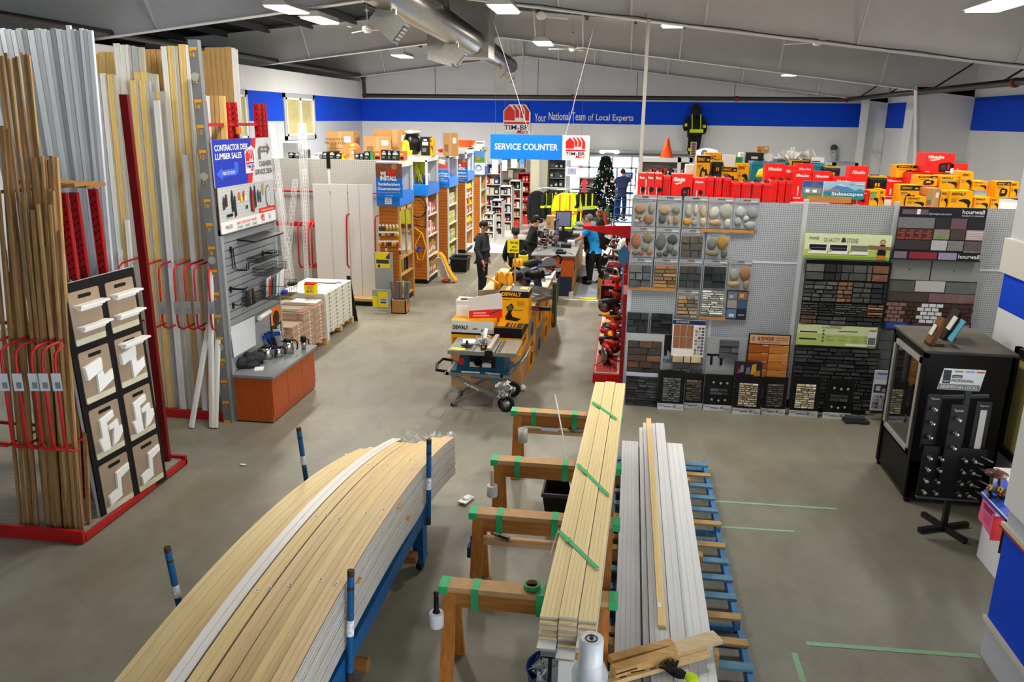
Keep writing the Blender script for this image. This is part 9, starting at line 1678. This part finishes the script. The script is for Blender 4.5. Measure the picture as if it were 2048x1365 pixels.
# rolling ladder with its parts
lx=Yp(1246, 480, 27.5).x;t=thing('rolling_ladder', 'tall blue rolling stepladder near the bright doorway', 'ladder', (lx, 27.6, 0));LB2=mat('#1f4f8a', .4)
for s_ in(-.36, .36):obj('side_rail', MB().tube([(lx+s_, 27.0, .05), (lx+s_*.9, 28.2, 2.0), (lx+s_*.9, 28.2, 2.5)], .025, 8).tube([(lx+s_, 28.6, .05), (lx+s_*.9, 28.3, 2.0)], .022, 8), LB2, t)
for k in range(8):z=.25+.24*k;y=27.0+1.2*(z-.05)/1.95;obj('step', MB().box(lx-.34, y-.08, z-.02, lx+.34, y+.1, z+.01), LB2, t)
obj('tall_wood_post', MB().box(lx-.42, 26.8, 0, lx-.38, 26.85, .9), wood('#8c6a4a', '#6d4f35', 'z'), label='short brown post in front of the rolling ladder', cat='post')
# ================================================================ people
HAIRD=mat('#2a2320', .8);HAIRG=mat('#6f6d6b', .9)
def skin_obj(name, pts, edges, rad, m, parent, sub=2, root=0, label=None):
 me=bpy.data.meshes.new(name);me.from_pydata([tuple(p) for p in pts], edges, []);o=bpy.data.objects.new(name, me);COL.objects.link(o)
 sm=o.modifiers.new('skin', 'SKIN');sm.use_smooth_shade=True
 for i, r_ in enumerate(rad):
  sv=me.skin_vertices[0].data[i];sv.radius=(r_, r_) if not isinstance(r_, tuple) else r_
 me.skin_vertices[0].data[root].use_root=True;s2=o.modifiers.new('subdivision', 'SUBSURF');s2.levels=sub;s2.render_levels=sub;me.materials.append(m);o.parent=parent;ROOTS[o.name]=ROOTS[parent.name].copy()
 if label:o['label']=label
 return o
def person(loc, rz, lab, top, trou, hair=HAIRD, cap=False, H=1.78, lean=0.0, la=None, ra=None, lf=(.11, .0), rf=(-.11, .0), hairlong=False, head_dx=0, hood=False):
 """local frame: facing +Y, x to the right; la / ra = (elbow, wrist) for left(+x... viewer right) and right arms"""
 t=thing('person', lab, 'person', loc, None, rz);k=H/1.78;V=lambda x, y, z:V3((x, y, z))*k
 sy=lean;pel=V(0, 0, .95);sp=V(0, sy*.35, 1.12);ch=V(0, sy*.75, 1.32);nk=V(0, sy+.01, 1.50);hb_=V(0, sy+.03, 1.58);hc=V(0, sy+.05+head_dx, 1.66);ht=V(0, sy+.05+head_dx, 1.72)
 la=la or((.25, -.02, 1.15), (.27, .06, .90));ra=ra or((-.25, -.02, 1.15), (-.27, .06, .90))
 P=[pel, sp, ch, nk, hb_, hc, ht];R_=[(.10, .08), (.09, .075), (.10, .08), .05, .058, (.078, .092), (.062, .07)];E=[(0, 1), (1, 2), (2, 3), (3, 4), (4, 5), (5, 6)]
 def add(p, r_, par):P.append(p);R_.append(r_);E.append((par, len(P)-1));return len(P)-1
 arms=[]
 for s_, (el, wr) in((1, la), (-1, ra)):
  sh=add(V(s_*.185, sy*.85, 1.43), .062, 2);e=add(V(*el), .045, sh);w_=add(V(*wr), .03, e);d=(P[w_]-P[e]).normalized();pm=add(P[w_]+d*.06*k, (.034, .022), w_);sd_=d.cross(Y_);sd_=sd_.normalized() if sd_.length>.2 else X_.copy()
  for j in range(4):b_=add(P[pm]+d*.035*k+sd_*(j-1.5)*.019*k, .0095, pm);add(P[b_]+d*(.045+.01*(j in(1, 2)))*k-Z_*.008, .0075, b_)
  th=add(P[w_]+d*.04*k+sd_*s_*-.035*k+Y_*.01, .011, w_);add(P[th]+d*.035*k+sd_*s_*-.01, .009, th);arms.append((sh, e, w_))
 legs=[]
 for s_, ft in((1, lf), (-1, rf)):
  h=add(V(s_*.095, 0, .90), .09, 0);kn=add(V((s_*.10+ft[0])/2, ft[1]*.5+.02, .50), .06, h);an=add(V(ft[0], ft[1]-.02, .09), .04, kn);to=add(V(ft[0]+s_*.01, ft[1]+.11, .04), .035, an);legs.append((h, kn, an, to))
# nose, ears
 add(P[5]+V(0, .10, -.005), .014, 5)
 skin_obj('body', P, E, R_, SKIN, t)
 def sub(name, idx, edges, rr, m, sb=1):
  pts=[P[i] for i in idx];mp={i:j for j, i in enumerate(idx)};return skin_obj(name, pts, [(mp[a], mp[b]) for a, b in edges], rr, m, t, sb+1)
 (s1, e1, w1), (s2, e2, w2)=arms;(h1, k1, a1, _), (h2, k2, a2, _)=legs;m1=P[s1].lerp(P[e1], .75);m2=P[s2].lerp(P[e2], .75)
 JP=[V(0, 0, .84), V(0, 0, .97), P[1], P[2], V(0, sy+.0, 1.465), P[s1], P[s2]];JE=[(0, 1), (1, 2), (2, 3), (3, 4), (3, 5), (3, 6)];JR=[(.16, .13), (.17, .14), (.172, .14), (.185, .145), .078, .088, .088]
 if top[1]:JP+=[P[e1], P[w1], P[e2], P[w2]];JE+=[(5, 7), (7, 8), (6, 9), (9, 10)];JR+=[.066, .05, .066, .05]
 else:JP+=[m1, m2];JE+=[(5, 7), (6, 8)];JR+=[.08, .08]
 skin_obj('jacket' if top[1] else 'shirt', JP, JE, JR, top[0], t, 2, 1)
 skin_obj('trousers', [V(0, 0, 1.02), P[0], P[h1], P[k1], P[a1], P[h2], P[k2], P[a2]], [(0, 1), (1, 2), (2, 3), (3, 4), (1, 5), (5, 6), (6, 7)], [(.15, .12), (.16, .125), .115, .085, .065, .115, .085, .065], trou, t, 2, 1)
 for(h, kn, an, to) in legs:obj('shoe', MB().blob(P[an]+V3((0, .06, -.035)), (.052, .14, .05)), BLACK, t, local=True)
 f=MB();q=P[5]
 f.blob(q+V3((-.03, .083, .012)), (.011, .008, .008)).blob(q+V3((.03, .083, .012)), (.011, .008, .008));obj('eyes', f, mat('#2a2420', .4), t, local=True);obj('mouth', MB().blob(q+V3((0, .085, -.055)), (.024, .008, .006)), C('#8f4a40'), t, local=True)
 obj('ears', MB().blob(q+V3((-.088, -.0, -.005)), (.012, .02, .03)).blob(q+V3((.088, -.0, -.005)), (.012, .02, .03)), SKIN, t, local=True)
 hm=MB().blob(q+V3((0, -.03, .035)), (.09, .095, .09), 0, None, 14)
 if hairlong:
  for j in range(26):a=r14.uniform(pi*.9, pi*2.1);hm.blob(q+V3((.1*cos(a), .07*sin(a)-.01, .06-.05*(j%5))), (.045, .045, .045), 0, None, 7, .1)
 obj('hair', hm, hair, t, local=True)
 if cap:obj('cap', MB().lathe([(.094, .02), (.098, .05), (.085, .10), (.05, .125), (0, .13)], q+V3((0, -.005, .01)), 18).prism([(-.075, 0), (.075, 0), (.06, .07), (.03, .1), (-.03, .1), (-.06, .07)], q+V3((0, .075, .035)), X_, Y_, .012), BLACK, t, local=True)
 obj('collar', MB().lathe([(.075, 0), (.07, .05), (.062, .055), (.062, 0)], P[3]-Z_*.05, 14), top[0], t, local=True)
 return t, P, arms
CHAR=mat('#2f3238', .8, 0, .1, 8);DENIM=mat('#22262c', .8, 0, .15, 8);BLK=mat('#17171a', .85)
p=Zp(966, 444, 1.80);y_=p.y;loc=V3((p.x-.02, y_, 0))
t, P, A=person(loc, radians(-105), 'standing man in a dark sweater, jeans and black cap facing right', (CHAR, 1), DENIM, cap=True, H=1.82, ra=((-.27, -.03, 1.14), (-.26, .05, .9)), la=((.24, -.02, 1.14), (.25, .12, .92)), lf=(.12, .04), rf=(-.12, -.04))
obj('phone', MB().obb(P[A[0][2]]+V3((.0, .09, -.09)), (.03, .09, .16), rot('X', -20)), mat('#c8342a', .4), label='red tool or phone in the hand of the standing man', cat='phone', local=True) if False else None
pw_=ROOTS[t.name]@(P[A[0][2]]+V3((0, .05, -.11)));obj('handheld_tool', MB().obb(pw_, (.035, .05, .15), rot('Y', 15)).obb(pw_-Z_*.09, (.03, .04, .06), None, 1), [mat('#c8342a', .4), GREY], label='red and grey tool held in the hand of the standing man', cat='tool')
p=Zp(1032, 456, 1.74);person(V3((p.x, p.y, 0)), radians(20), 'person in a black hooded jacket and black cap seen from behind the TRY ME sign', (BLK, 1), BLK, cap=True, H=1.74, hood=True, la=((.24, .05, 1.2), (.12, .25, 1.1)), ra=((-.26, .0, 1.15), (-.2, .2, 1.0)))
p=Zp(1070, 432, 1.78);person(V3((p.x-.1, p.y, 0)), radians(-70), 'person in a black jacket and cap reaching over the counter', (BLK, 1), DENIM, cap=True, H=1.78, lean=.1, la=((.22, .3, 1.3), (.18, .55, 1.28)), ra=((-.2, .3, 1.25), (-.1, .5, 1.12)))
TEE=mat('#1d93d8', .7);loc=Zp(1188, 566, 0)
t, P, A=person(V3((loc.x+.02, 20.1, 0)), radians(75), 'grey haired man in a bright blue t-shirt and black trousers leaning on the counter', (TEE, 0), BLK, HAIRG, H=1.80, lean=.18, la=((.2, .38, 1.2), (.1, .62, 1.06)), ra=((-.22, .32, 1.2), (-.16, .58, 1.05)), lf=(.14, -.16), rf=(-.12, .12))
p=Zp(1192, 420, 1.7);person(V3((p.x+.12, p.y+.4, 0)), radians(100), 'person with long curly reddish brown hair and dark coat behind the counter man', (BLK, 1), BLK, mat('#7a4a30', .9), H=1.68, hairlong=True)
p=Zp(1180, 428, 1.7);person(V3((p.x+.05, p.y-.5, 0)), radians(95), 'dark haired person in black mostly hidden behind the blue t-shirt', (BLK, 1), BLK, H=1.72, lean=.1)
p=Yp(1233, 338, 27.9);person(V3((lx-.12, 27.9, p.z-1.72)), radians(0), 'person in a dark blue jacket standing high on the rolling ladder', (mat('#1d2a4a', .8), 1), mat('#1a2c5a', .8), H=1.72, cap=False, la=((.25, .25, 1.35), (.1, .45, 1.4)), ra=((-.25, .2, 1.3), (-.1, .45, 1.35)))
